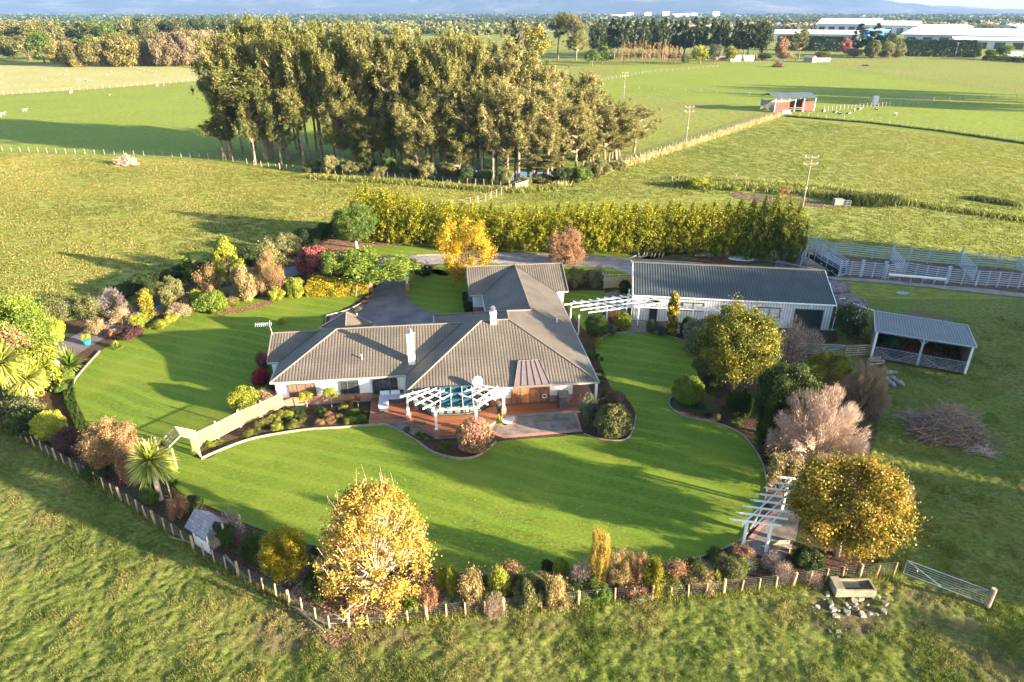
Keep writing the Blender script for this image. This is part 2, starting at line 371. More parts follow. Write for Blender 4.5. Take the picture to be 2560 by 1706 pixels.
def clump_leaves(rs,C,Rr,n,size,aspect=1.7,out=.55,droop=0,shell=.35,up=0,soft=0):
    C=np.array(C,float);Rr=np.array(Rr,float)
    if Rr.ndim==1: Rr=np.repeat(Rr[:,None],3,1)
    w_=Rr.prod(1)**(2/3); idx=rs.choice(len(C),n,p=w_/w_.sum())
    D=unit(rs.normal(size=(n,3))+np.array([0,0,up])); rad=rs.rand(n,1)**shell
    if soft: rad=np.abs(rs.normal(size=(n,1)))*.62*(1+.0*rad)
    P=C[idx]+D*Rr[idx]*rad
    ct=rs.rand(len(C)); tint=np.clip(.42*ct[idx]+.58*rs.rand(n),0,1)
    return leafquads(rs,P,D,size,aspect,out,droop),tint
# ---------------------------------------------------------------- plant prototypes (unit radius 1, unit height 1)
PROTO={}
def sph(rs,n,zc,rx,rz,lo=-1.,jit=.1):
    out=[]
    while len(out)<n:
        d=unit(rs.normal(size=3))
        if d[2]<lo: continue
        out.append(d*np.array([rx,rx,rz])*(1-jit*rs.rand()*2)+np.array([0,0,zc]))
    return np.array(out)
def limbs(m,rs,ends,base,z0,r0,split=.4,n=5):
    for e in ends:
        e=np.array(e); a=np.array(base)+np.array([0,0,z0*(.6+.6*rs.rand())]); mid=a*(1-split)+e*split+np.array([0,0,.06])+rs.normal(size=3)*.03
        m.tube([a,mid,e],[r0,r0*.6,r0*.2],n,False)
def proto(kind,seed):
    k=(kind,seed)
    if k in PROTO: return PROTO[k]
    rs=np.random.RandomState(seed*77+sum(map(ord,kind))); wood=MB(); V=T=None
    ASP[0]={'euc':5.2,'cone':3.6,'column':4.5,'pine':5,'birch':8,'tree':2,'vase':2,'spread':2,'golden':2.4,'far':2.2,'climber':2}.get(kind,1.0)
    if kind=='shrub':       # dense, rounded, foliage to the ground
        C=np.vstack([sph(rs,34,.45,.72,.42,-.8,.16)]); Rr=np.column_stack([rs.uniform(.2,.36,34)]*2+[rs.uniform(.12,.22,34)])
        C=np.vstack([C,[[0,0,.42]]]); Rr=np.vstack([Rr,[[.68,.68,.4]]]); V,T=clump_leaves(rs,C,Rr,26000,.027,1.5,.55,shell=.5)
        limbs(wood,rs,C[:8],(0,0,0),.05,.04)
    elif kind=='ball':      # clipped ball
        C=[[0,0,.5]]; C=np.vstack([C,sph(rs,30,.5,.82,.42,-.9,.04)]); Rr=np.vstack([[[.86,.86,.46]],np.column_stack([np.full(30,.17)]*2+[np.full(30,.09)])]); V,T=clump_leaves(rs,C,Rr,24000,.026,1.4,.45,shell=.28)
        wood.tube([(0,0,0),(0,0,.4)],[.06,.04],6)
    elif kind=='loose':     # open irregular shrub
        n=26; C=sph(rs,n,.42,.7,.44,-.5,.35); Rr=np.column_stack([rs.uniform(.14,.32,n)]*2+[rs.uniform(.1,.24,n)]); V,T=clump_leaves(rs,C,Rr*1.1,24000,.027,1.7,.5,soft=1)
        limbs(wood,rs,C[:14],(0,0,0),.05,.03)
    elif kind=='tree':      # round-headed tree on a trunk
        n=150; C=sph(rs,n,.58,.82,.37,-.95,.16); Rr=np.column_stack([rs.uniform(.08,.2,n)]*2+[rs.uniform(.04,.1,n)])
        C=np.vstack([C,[[0,0,.58]]]); Rr=np.vstack([Rr*1.15,[[.55,.55,.27]]]); V,T=clump_leaves(rs,C,Rr,85000,.0165,1.4,.6,soft=1)
        wood.tube([(0,0,0),(.02,0,.18),(0,.02,.34)],[.06,.045,.035],8); limbs(wood,rs,C[:26],(0,0,0),.3,.03)
    elif kind=='vase':      # open autumn tree with bare twigs past the leaves
        n=210; C=[]
        for i in range(n):
            a=rs.rand()*6.28; t=rs.rand()**.75; rr=(.2+.72*math.sin(math.pi*min(1,.2+.72*t)))*(.25+.75*rs.rand()**.5); z=.08+.8*t-.08*rr*rs.rand()
            C.append([rr*math.cos(a),rr*math.sin(a),z])
        C=np.array(C); Rr=np.column_stack([rs.uniform(.06,.15,n)]*2+[rs.uniform(.035,.08,n)]); V,T=clump_leaves(rs,C,Rr*1.1,42000,.0155,1.3,.5,soft=1)
        wood.tube([(0,0,0),(.01,0,.15)],[.05,.04],8); limbs(wood,rs,C[:140],(0,0,0),.12,.011)
        for i in range(0,90):
            c=C[i*2]; q=c+rs.normal(size=3)*np.array([.05,.05,.02]); d=unit(c-np.array([0,0,-.1])+rs.normal(size=3)*.22); e=c+d*rs.uniform(.08,.26); wood.tube([c*.8,q,e],[.005,.0038,.0014],3,False)
    elif kind=='spread':    # fine upright fan (zelkova / beech)
        n=60; C=[]
        for i in range(n):
            a=rs.rand()*6.28; t=rs.rand(); rr=(.25+.6*math.sin(math.pi*(.15+.7*t)))*rs.rand()**.35; C.append([rr*math.cos(a),rr*math.sin(a),.12+.8*t])
        C=np.array(C); Rr=np.column_stack([rs.uniform(.12,.22,n)]*2+[rs.uniform(.1,.18,n)]); V,T=clump_leaves(rs,C,Rr*1.1,40000,.02,1.7,.3,soft=1)
        wood.tube([(0,0,0),(0,0,.25)],[.05,.035],8); limbs(wood,rs,C,(0,0,0),.15,.012)
    elif kind=='bare':      # dome of fine bare twigs
        n=30000; D=unit(rs.normal(size=(n,3))+np.array([0,0,.25])); D[:,2]=np.abs(D[:,2])*np.where(rs.rand(n)<.85,1,-.5)
        cl=unit(rs.normal(size=(60,3))+np.array([0,0,.3])); cl[:,2]=np.abs(cl[:,2]); j=np.argmax(D@cl.T,1); D=unit(D*.6+cl[j]*.4)
        hf=.8+.25*rs.rand(60)[j]; rad=(rs.rand(n)**.3)*hf; P=D*rad[:,None]*np.array([.93,.93,.78])+np.array([0,0,.2])
        dirn=unit(D+rs.normal(size=(n,3))*.35); side=unit(np.cross(dirn,rs.normal(size=(n,3)))); ln=rs.uniform(.03,.08,(n,1)); wd=.0032
        V=np.stack([P-side*wd,P+side*wd,P+dirn*ln+side*wd*.3,P+dirn*ln-side*wd*.3],1).reshape(-1,3); T=np.clip(.45*rs.rand(60)[j]+.3*rad+.3*rs.rand(n),0,1)
        E=cl*np.array([.75,.75,.6])+np.array([0,0,.2]); limbs(wood,rs,E,(0,0,0),.08,.018)
    elif kind=='twiggy':    # sparse bare shrub
        n=2500; D=unit(rs.normal(size=(n,3))); D[:,2]=np.abs(D[:,2]); rad=rs.rand(n)**.5; P=D*rad[:,None]*.85*np.array([1,1,.9])+np.array([0,0,.08])
        dirn=unit(D+rs.normal(size=(n,3))*.5); side=unit(np.cross(dirn,rs.normal(size=(n,3)))); ln=rs.uniform(.06,.18,(n,1)); wd=.007
        V=np.stack([P-side*wd,P+side*wd,P+dirn*ln+side*wd*.3,P+dirn*ln-side*wd*.3],1).reshape(-1,3); T=rs.rand(n)
        E=sph(rs,22,.3,.7,.55,0,.2); limbs(wood,rs,E,(0,0,0),.05,.02)
    elif kind=='cone':      # hedge cypress
        n=150; C=[];Rr=[]
        for i in range(n):
            t=rs.rand()**.8; z=.03+.9*t; r=(1-.45*t**4)*.85*(1-.25*rs.rand()) if t<.8 else (1-t)*2.2*.8*rs.rand(); a=rs.rand()*6.28
            C.append([r*math.cos(a),r*math.sin(a),z]); s_=rs.uniform(.1,.2)*(1-.3*t); Rr.append([s_,s_,s_*.4])
        for z in(.2,.45,.7): C.append([0,0,z]); Rr.append([.62,.62,.22])
        for z,r in((.88,.16),(.94,.1),(.98,.06)): C.append([0,0,z]); Rr.append([r,r,.06])
        V,T=clump_leaves(rs,C,np.array(Rr)*1.2,30000,.036,1.6,.55,soft=1,up=.3)
        wood.tube([(0,0,0),(0,0,.8)],[.08,.02],5)
    elif kind=='column':
        n=60; z=rs.rand(n); a=rs.rand(n)*6.28; r=.55*(1-.5*z)*(1-.2*rs.rand(n)); C=np.column_stack([r*np.cos(a),r*np.sin(a),.05+.88*z]); Rr=np.column_stack([rs.uniform(.25,.4,n)]*2+[rs.uniform(.05,.08,n)])
        V,T=clump_leaves(rs,C,Rr,7000,.09,1.6,.5,shell=.4); V[:,:2]*=.95; wood.tube([(0,0,0),(0,0,.8)],[.1,.03],5)
    elif kind in('golden',):
        n=80; C=[];Rr=[]
        for i in range(n):
            t=rs.rand(); a=rs.rand()*6.28; r=.75*(1-t**1.6)*(.6+.4*rs.rand())+.08; C.append([r*math.cos(a),r*math.sin(a),.1+.82*t]); s_=rs.uniform(.14,.24); Rr.append([s_,s_,s_*.5])
        V,T=clump_leaves(rs,C,Rr,13000,.042,2.2,.3,shell=.4,up=.8); wood.tube([(0,0,0),(0,0,.7)],[.07,.02],5); limbs(wood,rs,C[:20],(0,0,0),.2,.02)
    elif kind=='euc':       # tall gum with open, clumped crown
        lean=rs.normal(size=2)*.25; tk=lambda z:np.array([lean[0]*z*z,lean[1]*z*z+.05*math.sin(z*5),z])
        wood.tube([tk(z) for z in(0,.2,.4,.6,.8,.93)],[.075,.062,.05,.035,.02,.006],7)
        C=[];Rr=[]; zlo=[.36,.2,.42,.27,.46][seed%5]; nl=[17,21,14,18,13][seed%5]; a=rs.rand()*6
        for i in range(nl):
            z0=zlo+(.86-zlo)*((i+rs.rand()*.8)/nl)**1.1; a+=2.4+rs.normal()*.5; ln=(.35+.7*math.sin(math.pi*min(1,.25+.7*(z0-zlo)/(1-zlo))))*rs.uniform(.4,1.2); bx=tk(z0)
            e=bx+np.array([math.cos(a)*ln,math.sin(a)*ln,rs.uniform(.08,.24)]); e[2]=min(e[2],.97-.1*rs.rand()); mid=bx*.5+e*.5+np.array([0,0,-.02]); wood.tube([bx,mid,e],[.028*(1.15-z0),.016,.004],5,False)
            for j in range(rs.randint(9,16)):
                f=.3+.8*rs.rand(); c=bx+(e-bx)*f+rs.normal(size=3)*np.array([.12,.12,.03]); c[2]=min(c[2],.98); C.append(c); s_=rs.uniform(.09,.2); Rr.append([s_,s_,s_*rs.uniform(.25,.4)])
        for j in range(14): q=tk(.93); C.append(q+rs.normal(size=3)*np.array([.2,.2,.025])); Rr.append([.1,.1,.04])
        V,T=clump_leaves(rs,C,Rr,36000,.034,2.0,.5,droop=.15,soft=1); T=np.clip(T*.8+.22*(V[::4,2]),0,1)  # leaf tint lightens with height, putting sunlit crown tops into the colour
    elif kind=='far':       # broadleaf seen far off
        n=34; C=sph(rs,n,.55,.74,.38,-.9,.2); Rr=np.column_stack([rs.uniform(.2,.36,n)]*2+[rs.uniform(.1,.17,n)]); V,T=clump_leaves(rs,C,Rr*1.1,9000,.048,1.5,.6,soft=1)
        wood.tube([(0,0,0),(0,0,.5)],[.07,.04],5); limbs(wood,rs,C[:8],(0,0,0),.3,.03)
    elif kind=='pine':
        wood.tube([(0,0,0),(0,0,.95)],[.07,.01],6); C=[];Rr=[]
        for i in range(46):
            t=rs.rand(); a=rs.rand()*6.28; r=.78*(1-t**2)*(.4+.6*rs.rand()); C.append([r*math.cos(a),r*math.sin(a),.25+.7*t]); s_=rs.uniform(.16,.3)*(1-.4*t); Rr.append([s_,s_,s_*.22])
        V,T=clump_leaves(rs,C,Rr,5200,.07,2.2,.35,shell=.5,up=.5)
    elif kind=='birch':
        wood.tube([(0,0,0),(.03,0,.95)],[.05,.01],5); C=[];Rr=[]
        for i in range(30):
            t=rs.rand(); a=rs.rand()*6.28; r=.7*math.sin(math.pi*(.12+.8*t))*(.4+.6*rs.rand()); C.append([r*math.cos(a),r*math.sin(a),.2+.72*t]); Rr.append([.2,.2,.06])
        V,T=clump_leaves(rs,C,Rr,2200,.05,2.,.3,shell=.6,up=.6); limbs(wood,rs,C,(0,0,0),.3,.02)
    elif kind in('strap','palm'):
        if kind=='palm': wood.tube([(0,0,0),(.03,0,.3),(0,0,.6)],[.1,.085,.07],7); hd=[(0,0,.62)]; n=460; ln0=.86; zk=.42; wd=.026
        else: hd=[(0,0,.05)]; n=150; ln0=.95; zk=.9; wd=.03
        Vs=[];Ts=[]
        for i in range(n):
            a=rs.rand()*6.28; el=rs.uniform(-.55,1.35) if kind=='palm' else rs.uniform(.2,1.4); d=np.array([math.cos(a)*math.cos(el),math.sin(a)*math.cos(el),math.sin(el)*zk]); s_=np.array([-math.sin(a),math.cos(a),0])*wd
            ln=ln0*rs.uniform(.75,1.05); p=np.array(hd[0]); g=np.array([0,0,-.10 if kind=='palm' else -.3]); t_=rs.rand()
            q=[p+d*ln*t+g*t*t*(math.cos(el)) for t in(0,.35,.7,1)]; ws=[.7,1,.8,.12]
            for k in range(3):
                Vs+= [q[k]-s_*ws[k],q[k]+s_*ws[k],q[k+1]+s_*ws[k+1],q[k+1]-s_*ws[k+1]]; Ts.append(np.clip(t_*.6+k*.18,0,1))
        V=np.array(Vs);T=np.array(Ts)
    elif kind=='climber':   # foliage mass on a pergola (unit box)
        n=110; C=np.column_stack([rs.uniform(-.9,.9,n),rs.uniform(-.85,.85,n),rs.uniform(.55,.93,n)]); Rr=np.column_stack([rs.uniform(.14,.28,n)]*2+[rs.uniform(.08,.14,n)])
        V,T=clump_leaves(rs,C,Rr,22000,.033,1.7,.5,soft=1); wood.tube([(-.8,-.6,0),(-.7,-.5,.7)],[.02,.02],4)
    elif kind=='block':     # clipped hedge (unit box)
        n=7000; f=rs.randint(0,5,n); P=rs.uniform(-1,1,(n,3)); P[:,2]=P[:,2]*.5+.5
        D=np.zeros((n,3)); 
        for k,(ax,sg) in enumerate([(0,1),(0,-1),(1,1),(1,-1),(2,1)]):
            mk=f==k; D[mk,ax]=sg; P[mk,ax]=(sg if ax<2 else 1)*(1-.08*rs.rand(mk.sum()))
        P[:,:2]*=(1-.12*np.clip(P[:,2:3]-.75,0,1)*4); P+=rs.normal(size=P.shape)*.02; P[:,2]=np.clip(P[:,2]+.05*np.sin(P[:,0]*9+P[:,1]*7),0,1.1)
        V=leafquads(rs,P,D,.05,1.6,.5); T=np.clip(rs.rand(n)*.6+.4*(np.sin(P[:,0]*6)*np.cos(P[:,1]*5+P[:,2]*6)*.5+.5),0,1); wood.tube([(0,0,0),(0,0,.5)],.04,4)
    ASP[0]=1.0
    me=quads('foliage_mesh',V,T,L['green'],None); om=me.data; bpy.data.objects.remove(me)
    wo=wood.build('wood_mesh',M['bark']); wm=wo.data; bpy.data.objects.remove(wo)
    PROTO[k]=(om,wm); return PROTO[k]
PCOUNT=[0]
def plantw(name,kind,mat,label,cat,X,Y,r,h,group=None,seed=None,rot=None,ry=None,z=0,parts=True,bark='bark',crown='crown'):
    PCOUNT[0]+=1; i=PCOUNT[0]
    if seed is None: seed=1+i%3
    rot=(i*2.399)%6.283 if rot is None else rot
    t=thing(name,label,cat,(X,Y,z),rot,group); t.scale=(r,ry or r,h)
    om,wm=proto(kind,seed)
    cr=bpy.data.objects.new(crown,om); COL.objects.link(cr); cr.parent=t; cr.material_slots[0].link='OBJECT'; cr.material_slots[0].material=L[mat]
    if parts:
        tr=bpy.data.objects.new('trunk' if crown=='crown' else 'stem',wm); COL.objects.link(tr); tr.parent=t; tr.material_slots[0].link='OBJECT'; tr.material_slots[0].material=M[bark]
    return t
def plant(name,kind,mat,label,cat,px,by,wpx,ty,**kw):
    """px,by: where it meets the ground in the photograph; wpx: its width; ty: its top"""
    X,Y=at(px,by); Yb=Y
    h=max(.25,topz(Y,ty)); r=wpx/2*depth(Y,h*.5)/FP
    if kind in('ball','tree','shrub','vase','bare','spread'): Yb=Y+r*.35; h=max(.25,topz(Yb,ty)); r=wpx/2*depth(Yb,h*.5)/FP
    if kind!='palm': X=(px-1280)/FP*depth(Yb,h*.55)
    return plantw(name,kind,mat,label,cat,X,Yb,r,min(h,60),**kw)
# ================================================================ THE GROUND
def vnoise(X,Y,s,seed):
    rs=np.random.RandomState(seed); T=rs.rand(256,256); x=X/s;y=Y/s; xi=np.floor(x).astype(int);yi=np.floor(y).astype(int); fx=x-xi;fy=y-yi; fx=fx*fx*(3-2*fx);fy=fy*fy*(3-2*fy)
    g=lambda a,b:T[a%256,b%256]
    return (g(xi,yi)*(1-fx)+g(xi+1,yi)*fx)*(1-fy)+(g(xi,yi+1)*(1-fx)+g(xi+1,yi+1)*fx)*fy
def inpoly(X,Y,P):
    ins=np.zeros(X.shape,bool); n=len(P)
    for i in range(n):
        x0,y0=P[i];x1,y1=P[(i+1)%n]
        if y0==y1: continue
        c=((y0>Y)!=(y1>Y))&(X<(x1-x0)*(Y-y0)/(y1-y0)+x0); ins^=c
    return ins
def gridmesh(name,xs,ys,zf,mat,kind='structure',label=None):
    X,Y=np.meshgrid(xs,ys); Z=zf(X,Y); nx,ny=len(xs),len(ys); V=np.stack([X,Y,Z],-1).reshape(-1,3).astype(np.float32)
    i=np.arange((nx-1)*(ny-1)); r=i//(nx-1); c=i%(nx-1); a=r*nx+c; F=np.stack([a,a+1,a+nx+1,a+nx],1).astype(np.int32)
    me=bpy.data.meshes.new(name); me.vertices.add(len(V)); me.vertices.foreach_set('co',V.ravel()); me.loops.add(F.size); me.loops.foreach_set('vertex_index',F.ravel())
    me.polygons.add(len(F)); me.polygons.foreach_set('loop_start',np.arange(0,F.size,4,dtype=np.int32))
    try: me.polygons.foreach_set('loop_total',np.full(len(F),4,dtype=np.int32))
    except Exception: pass
    me.polygons.foreach_set('use_smooth',np.ones(len(F),bool)); me.update(); me.validate(); me.materials.append(mat)
    o=bpy.data.objects.new(name,me); COL.objects.link(o); o['kind']=kind
    if label: o['label']=label
    return o
def mk_far():
    a=NT('distant_farmland'); p=a.pos(); mp=a.n('ShaderNodeMapping'); a.l(p,mp.inputs[0]); mp.inputs['Scale'].default_value=(1,.45,1)
    v=a.n('ShaderNodeTexVoronoi'); v.inputs['Scale'].default_value=.006; a.l(mp.outputs[0],v.inputs[0])
    c=a.ramp(v.outputs['Color'],[(.1,(.05,.08,.03)),(.35,(.13,.17,.05)),(.6,(.24,.22,.1)),(.8,(.09,.1,.05)),(.95,(.2,.19,.14))])
    return a.pr(c,.95)
M['farland']=mk_far()
xs=np.unique(np.concatenate([np.linspace(-19500,19500,27),np.linspace(-1200,1200,13)])); ys=np.concatenate([np.linspace(-800,1500,12),np.linspace(2500,19500,18)])
gridmesh('ground',xs,ys,lambda X,Y:X*0-.6,M['farland'],label='flat plain with distant farmland')
FENCE=[(4,1070),(111,1134),(220,1200),(300,1249),(360,1292),(427,1336),(533,1407),(627,1458),(724,1512),(829,1576),(876,1570),(1024,1558),(1206,1536),(1338,1527),(1520,1507),(1688,1500),(1775,1490),(1902,1478),(2033,1461),(2080,1452),(2150,1447),(2245,1440)]
GARDEN_PX=[(-260,930),(4,1072)]+FENCE[1:-2]+[(2190,1405),(2215,1290),(2150,1200),(2190,1080),(2200,1010),(2130,940),(2060,925),(2030,870),(2090,850),(2085,640),(2020,655),(1700,640),(1300,628),(905,607),(800,590),(640,655),(430,725),(230,795),(80,815),(-100,860)]
GARDEN=G(GARDEN_PX)
def fgz(X,Y):
    q=vnoise(X+500+.3*Y,Y+500,.6,2); z=.05*(vnoise(X+500,Y+500,1.5,1)-.5)+.05*(q-.5)+.09*(vnoise(X+500,Y+500,.3,3)-.5)+.05*(vnoise(X+500,Y+500,.2,6)-.5)+.3*(vnoise(X+500,Y+500,9,4)-.5)
    f=np.clip((78-Y)/8,0,1); z=z*f-.0
    return np.where(inpoly(X,Y,GARDEN),-.25,z)
pdk=gridmesh('paddock',np.arange(-75,75.1,.15),np.arange(17,78.1,.15),fgz,M['pasture_front'],label='rough tufted paddock grass round the garden')
def smask(X,Y,blobs):
    o=np.zeros(X.shape)
    wob=1.1*(vnoise(X+500,Y+500,1.8,61)-.5)+.9*(vnoise(X+500,Y+500,.6,62)-.5)
    for px,py,rx,ry,st in blobs:
        x,y=at(px,py); d=np.sqrt(((X-x)/rx)**2+((Y-y)/ry)**2); o=np.maximum(o,np.clip((1.05-d+wob*.8)*2.2,0,1)*st)
    return o
SOILB=[(2120,1545,3.4,1.7,1.0),(2385,1085,3.6,1.8,.95),(2300,793,3.4,1.6,.9),(2350,797,2.5,.9,.9),(2330,1500,1.6,1.2,.6),(2370,1560,2.2,1.5,.5),(2490,1660,2.5,1.4,.8),(790,1590,3.5,1.0,.85),(930,1588,3.0,.8,.7),(700,1545,1.5,.9,.7),(1270,1565,3.0,.6,.5),(20,1120,3,1.2,.4),(2100,845,3.2,1.6,.6),(2200,905,1.8,1.2,.8),(2130,870,3,1.8,.6),(2480,740,6,.8,.8),(60,1400,3,1.6,.35),(2060,1500,1.5,.7,.6)]
co_=np.empty(len(pdk.data.vertices)*3,np.float32); pdk.data.vertices.foreach_get('co',co_); co_=co_.reshape(-1,3)
at_=pdk.data.attributes.new('bare','FLOAT','POINT'); at_.data.foreach_set('value',smask(co_[:,0].astype(float),co_[:,1].astype(float),SOILB).astype(np.float32))
sheet('pasture',[(-75,17),(-900,17),(-900,1150),(1000,1150),(1000,17),(75,17),(75,77.8),(-75,77.8)],-.02,M['pasture'],label='flat green pasture')
def field(px,mat,z,lab): return sheet('field',G(px),z,M[mat],label=lab)
field([(-700,385),(-100,377),(150,386),(450,400),(700,425),(1000,447),(1290,473),(1200,512),(930,575),(900,606),(800,592),(640,657),(430,727),(230,797),(80,817),(-100,862),(-700,930)],'pasture_dry',.0,'tufted dry field left of the garden')
field([(-400,236),(0,238),(250,222),(493,203),(700,200),(700,185),(490,172),(330,160),(100,163),(-400,168)],'pasture_tan',.01,'pale tan field behind the first far fence')
field([(-400,240),(0,242),(250,226),(493,207),(1100,200),(1550,200),(1560,380),(1350,440),(1000,444),(700,421),(450,396),(150,382),(-400,374)],'pasture_bright',.01,'bright green field left of the gum trees')
field([(1955,289),(2560,357),(3000,400),(3000,262),(2560,258),(2320,258),(2050,277)],'pasture_bright',.01,'bright green field with calves behind the red barn')
field([(1560,160),(2047,158),(2394,213),(2560,233),(3000,262),(2560,256),(2320,255),(2050,274),(1960,280),(1500,226)],'pasture_bright',.005,'yellow green field beyond the red barn')
field([(2080,640),(2600,690),(3400,900),(3400,1250),(2560,1250),(2480,1500),(2250,1445),(2200,1330),(2150,1200),(2190,1080),(2200,1010),(2130,940),(2060,925),(2030,870),(2095,850)],'pasture_side',.16,'green side paddock right of the garden') if False else None
sheet('garden_bed',GARDEN,.02,M['mulch'],label='garden soil and mulch under the planting')
LAWN=[(436,1128),(510,1150),(560,1125),(640,1098),(760,1078),(850,1072),(925,1066),(975,1068),(1040,1105),(1085,1135),(1150,1150),(1200,1140),(1240,1108),(1300,1100),(1400,1093),(1460,1086),(1500,1100),(1560,1102),(1582,1078),(1590,1040),(1568,1000),(1530,975),(1512,935),(1492,890),(1490,855),(1520,838),(1570,832),(1640,836),(1700,850),(1735,875),(1760,910),(1745,955),(1700,980),(1675,1000),(1678,1022),(1720,1045),(1790,1060),(1850,1085),(1890,1130),(1912,1180),(1915,1240),(1890,1300),(1850,1352),(1780,1385),(1690,1410),(1570,1425),(1400,1432),(1200,1438),(1080,1428),(960,1400),(800,1370),(640,1320),(540,1275),(455,1235),(420,1190),(425,1160)]
lp=smooth(LAWN,5); lawnG=G(lp)
sheet('lawn',lawnG,.045,M['lawn'],label='mown front lawn curving round the house')
LAWN2=[(470,1160),(425,1130),(400,1105),(330,1090),(250,1085),(205,1060),(190,1005),(185,960),(205,930),(250,880),(340,830),(450,785),(560,755),(700,742),(820,740),(905,738),(880,762),(815,795),(800,830),(730,900),(690,960),(640,1000),(560,1060),(505,1110)]
lp2=smooth(LAWN2,5); sheet('lawn',G(lp2),.041,M['lawn'],label='mown side lawn left of the house')
for nm,p,lab in(('a',[(1040,680),(1100,675),(1180,700),(1180,780),(1120,790),(1075,782),(1045,768),(1022,750),(1012,728),(1018,700)],'small round lawn inside the driveway curve'),
  ('b',[(915,610),(1100,622),(1240,630),(1500,633),(1590,640),(1570,648),(1470,641),(1240,637),(1040,642),(960,640),(850,668),(790,640),(830,610)],'grass strip under the cypress hedge'),
  ('c',[(1100,662),(1300,662),(1500,670),(1560,680),(1575,700),(1520,706),(1300,690),(1100,690)],'grass strip behind the house'),
  ('d',[(1405,735),(1500,728),(1512,730),(1512,760),(1500,800),(1470,830),(1440,800)],'lawn patch beside the back gable')):
    sheet('lawn',G(smooth(p,4)),.037,M['lawn'],label=lab)
sheet('driveway',G(smooth([(985,650),(1030,660),(1016,700),(1014,728),(1024,751),(1046,768),(1078,781),(1131,787),(1200,790),(1260,800),(1200,830),(1100,850),(860,850),(800,830),(822,804),(829,790),(869,779),(907,760),(929,734),(946,705),(940,670)],4)),.05,M['asphalt'],label='dark asphalt driveway in front of the garage')
road=smooth([(1760,672),(1580,660),(1400,652),(1240,647),(1100,648),(1000,655),(900,662),(800,668),(720,682),(640,705),(560,735),(450,765),(330,800),(240,835),(160,880),(90,930)],5,False)
rg=G(road); Lr=[];Rr_=[]
for i,(x,y) in enumerate(rg):
    a=np.array(rg[max(i-1,0)]);b=np.array(rg[min(i+1,len(rg)-1)]);d=(b-a)/np.linalg.norm(b-a);n=np.array([-d[1],d[0]])*(1.9 if i>25 else 2.3)
    Lr.append((x+n[0],y+n[1]));Rr_.append((x-n[0],y-n[1]))
sheet('driveway',Lr[25:]+Rr_[25:][::-1],.055,M['asphalt'],label='asphalt lane behind the shrub border')
sheet('road',Lr[:28]+Rr_[:28][::-1],.06,M['gravel'],label='grey gravel track behind the house')
sheet('path',G(smooth([(1520,700),(1575,690),(1600,640),(1760,640),(1990,665),(2060,690),(2075,640),(1900,625),(1700,632),(1560,655)],3)),.033,M['gravel'],label='gravel yard behind the shed')
sheet('path',G([(1512,735),(1545,725),(1565,760),(1575,800),(1620,805),(1700,815),(1700,835),(1560,835),(1530,800)]),.05,M['concrete_dark'],label='concrete path to the shed door')
sheet('path',G([(1925,640),(2060,676),(2085,690),(2140,697),(2400,718),(2500,725),(2700,750),(2700,690),(2560,680),(2470,668),(2300,655),(2100,640),(2060,620)]),.02,M['soil'],label='trampled soil inside the cattle yards')
sheet('path',G([(2060,692),(2200,700),(2320,712),(2450,722),(2560,735),(2560,745),(2400,728),(2300,718),(2200,708),(2080,700)]),.05,M['concrete'],label='concrete apron along the cattle yards')
sheet('leaf_litter',G(smooth([(724,1490),(780,1440),(830,1430),(1000,1430),(1110,1440),(1120,1480),(1060,1520),(1085,1556),(960,1565),(850,1620),(790,1575)],4)),.03,M['litter'],label='fallen brown leaves under the pale gold tree',kind='stuff')
sheet('leaf_litter',G(smooth([(545,775),(600,770),(690,748),(660,768),(580,785),(540,790)],3)),.045,M['litter'],label='orange litter under the border shrubs',kind='stuff')
sheet('leaf_litter',G(smooth([(810,600),(960,608),(1000,618),(930,618),(850,645),(800,650),(780,620)],3)),.045,M['litter'],label='orange litter round the white trunked tree',kind='stuff')
sheet('puddle',G(smooth([(2240,731),(2255,729),(2275,734),(2262,738),(2245,736)],4)),.03,M['water'],label='small puddle')
sheet('pond',G(smooth([(1030,418),(1150,424),(1300,430),(1430,432),(1440,446),(1380,455),(1250,450),(1080,440),(1020,432)],4)),.03,M['water'],label='still pond among the gum trees')
sheet('soil_patch',G(smooth([(1820,480),(1900,487),(2000,497),(2100,512),(2080,520),(1950,510),(1850,498)],4)),.01,M['soil'],label='bare soil along the drain')
# edging
def edging(pts,label,w_=.09,h=.1,z=.03,mat='concrete',closed=False):
    m=MB(); g=G(pts)
    for a,b in zip(g,g[1:]): m.bar((*a,z+h/2),(*b,z+h/2),w_,h)
    return tag(m.build('lawn_edging',M[mat]),label,'edging','lawn edgings')
edging(smooth([(504,1150),(560,1125),(640,1098),(760,1078),(850,1072),(925,1066),(975,1068),(1040,1105),(1085,1135),(1150,1150),(1200,1140),(1240,1108)],4,False),'pale edging boards along the rose bed in front of the house',.08,.2,mat='oldwood')
edging(smooth([(1460,1086),(1500,1100),(1560,1102),(1582,1078),(1590,1040)],4,False),'curved concrete edging under the big dark bush')
edging(smooth([(1745,955),(1700,980),(1675,1000),(1678,1022),(1720,1045),(1790,1060),(1850,1085),(1890,1130),(1912,1180),(1915,1240),(1890,1300),(1850,1352),(1780,1385),(1690,1410),(1570,1425),(1400,1432),(1200,1438),(1080,1428)],4,False),'long concrete edging along the right and near side of the lawn')
edging(smooth([(1490,855),(1520,838),(1570,832),(1640,836),(1700,850),(1735,875)],4,False),'concrete edging in front of the shed path')
edging(smooth([(400,1105),(250,1085),(205,1060),(190,1005),(185,960),(205,930),(250,880)],4,False),'timber edging round the left end of the side lawn',mat='oldwood',w_=.12,h=.15)
edging(smooth([(815,835),(815,795),(829,788),(869,777),(907,758)],4,False),'white edging beside the driveway',.1,.15,mat='rock')
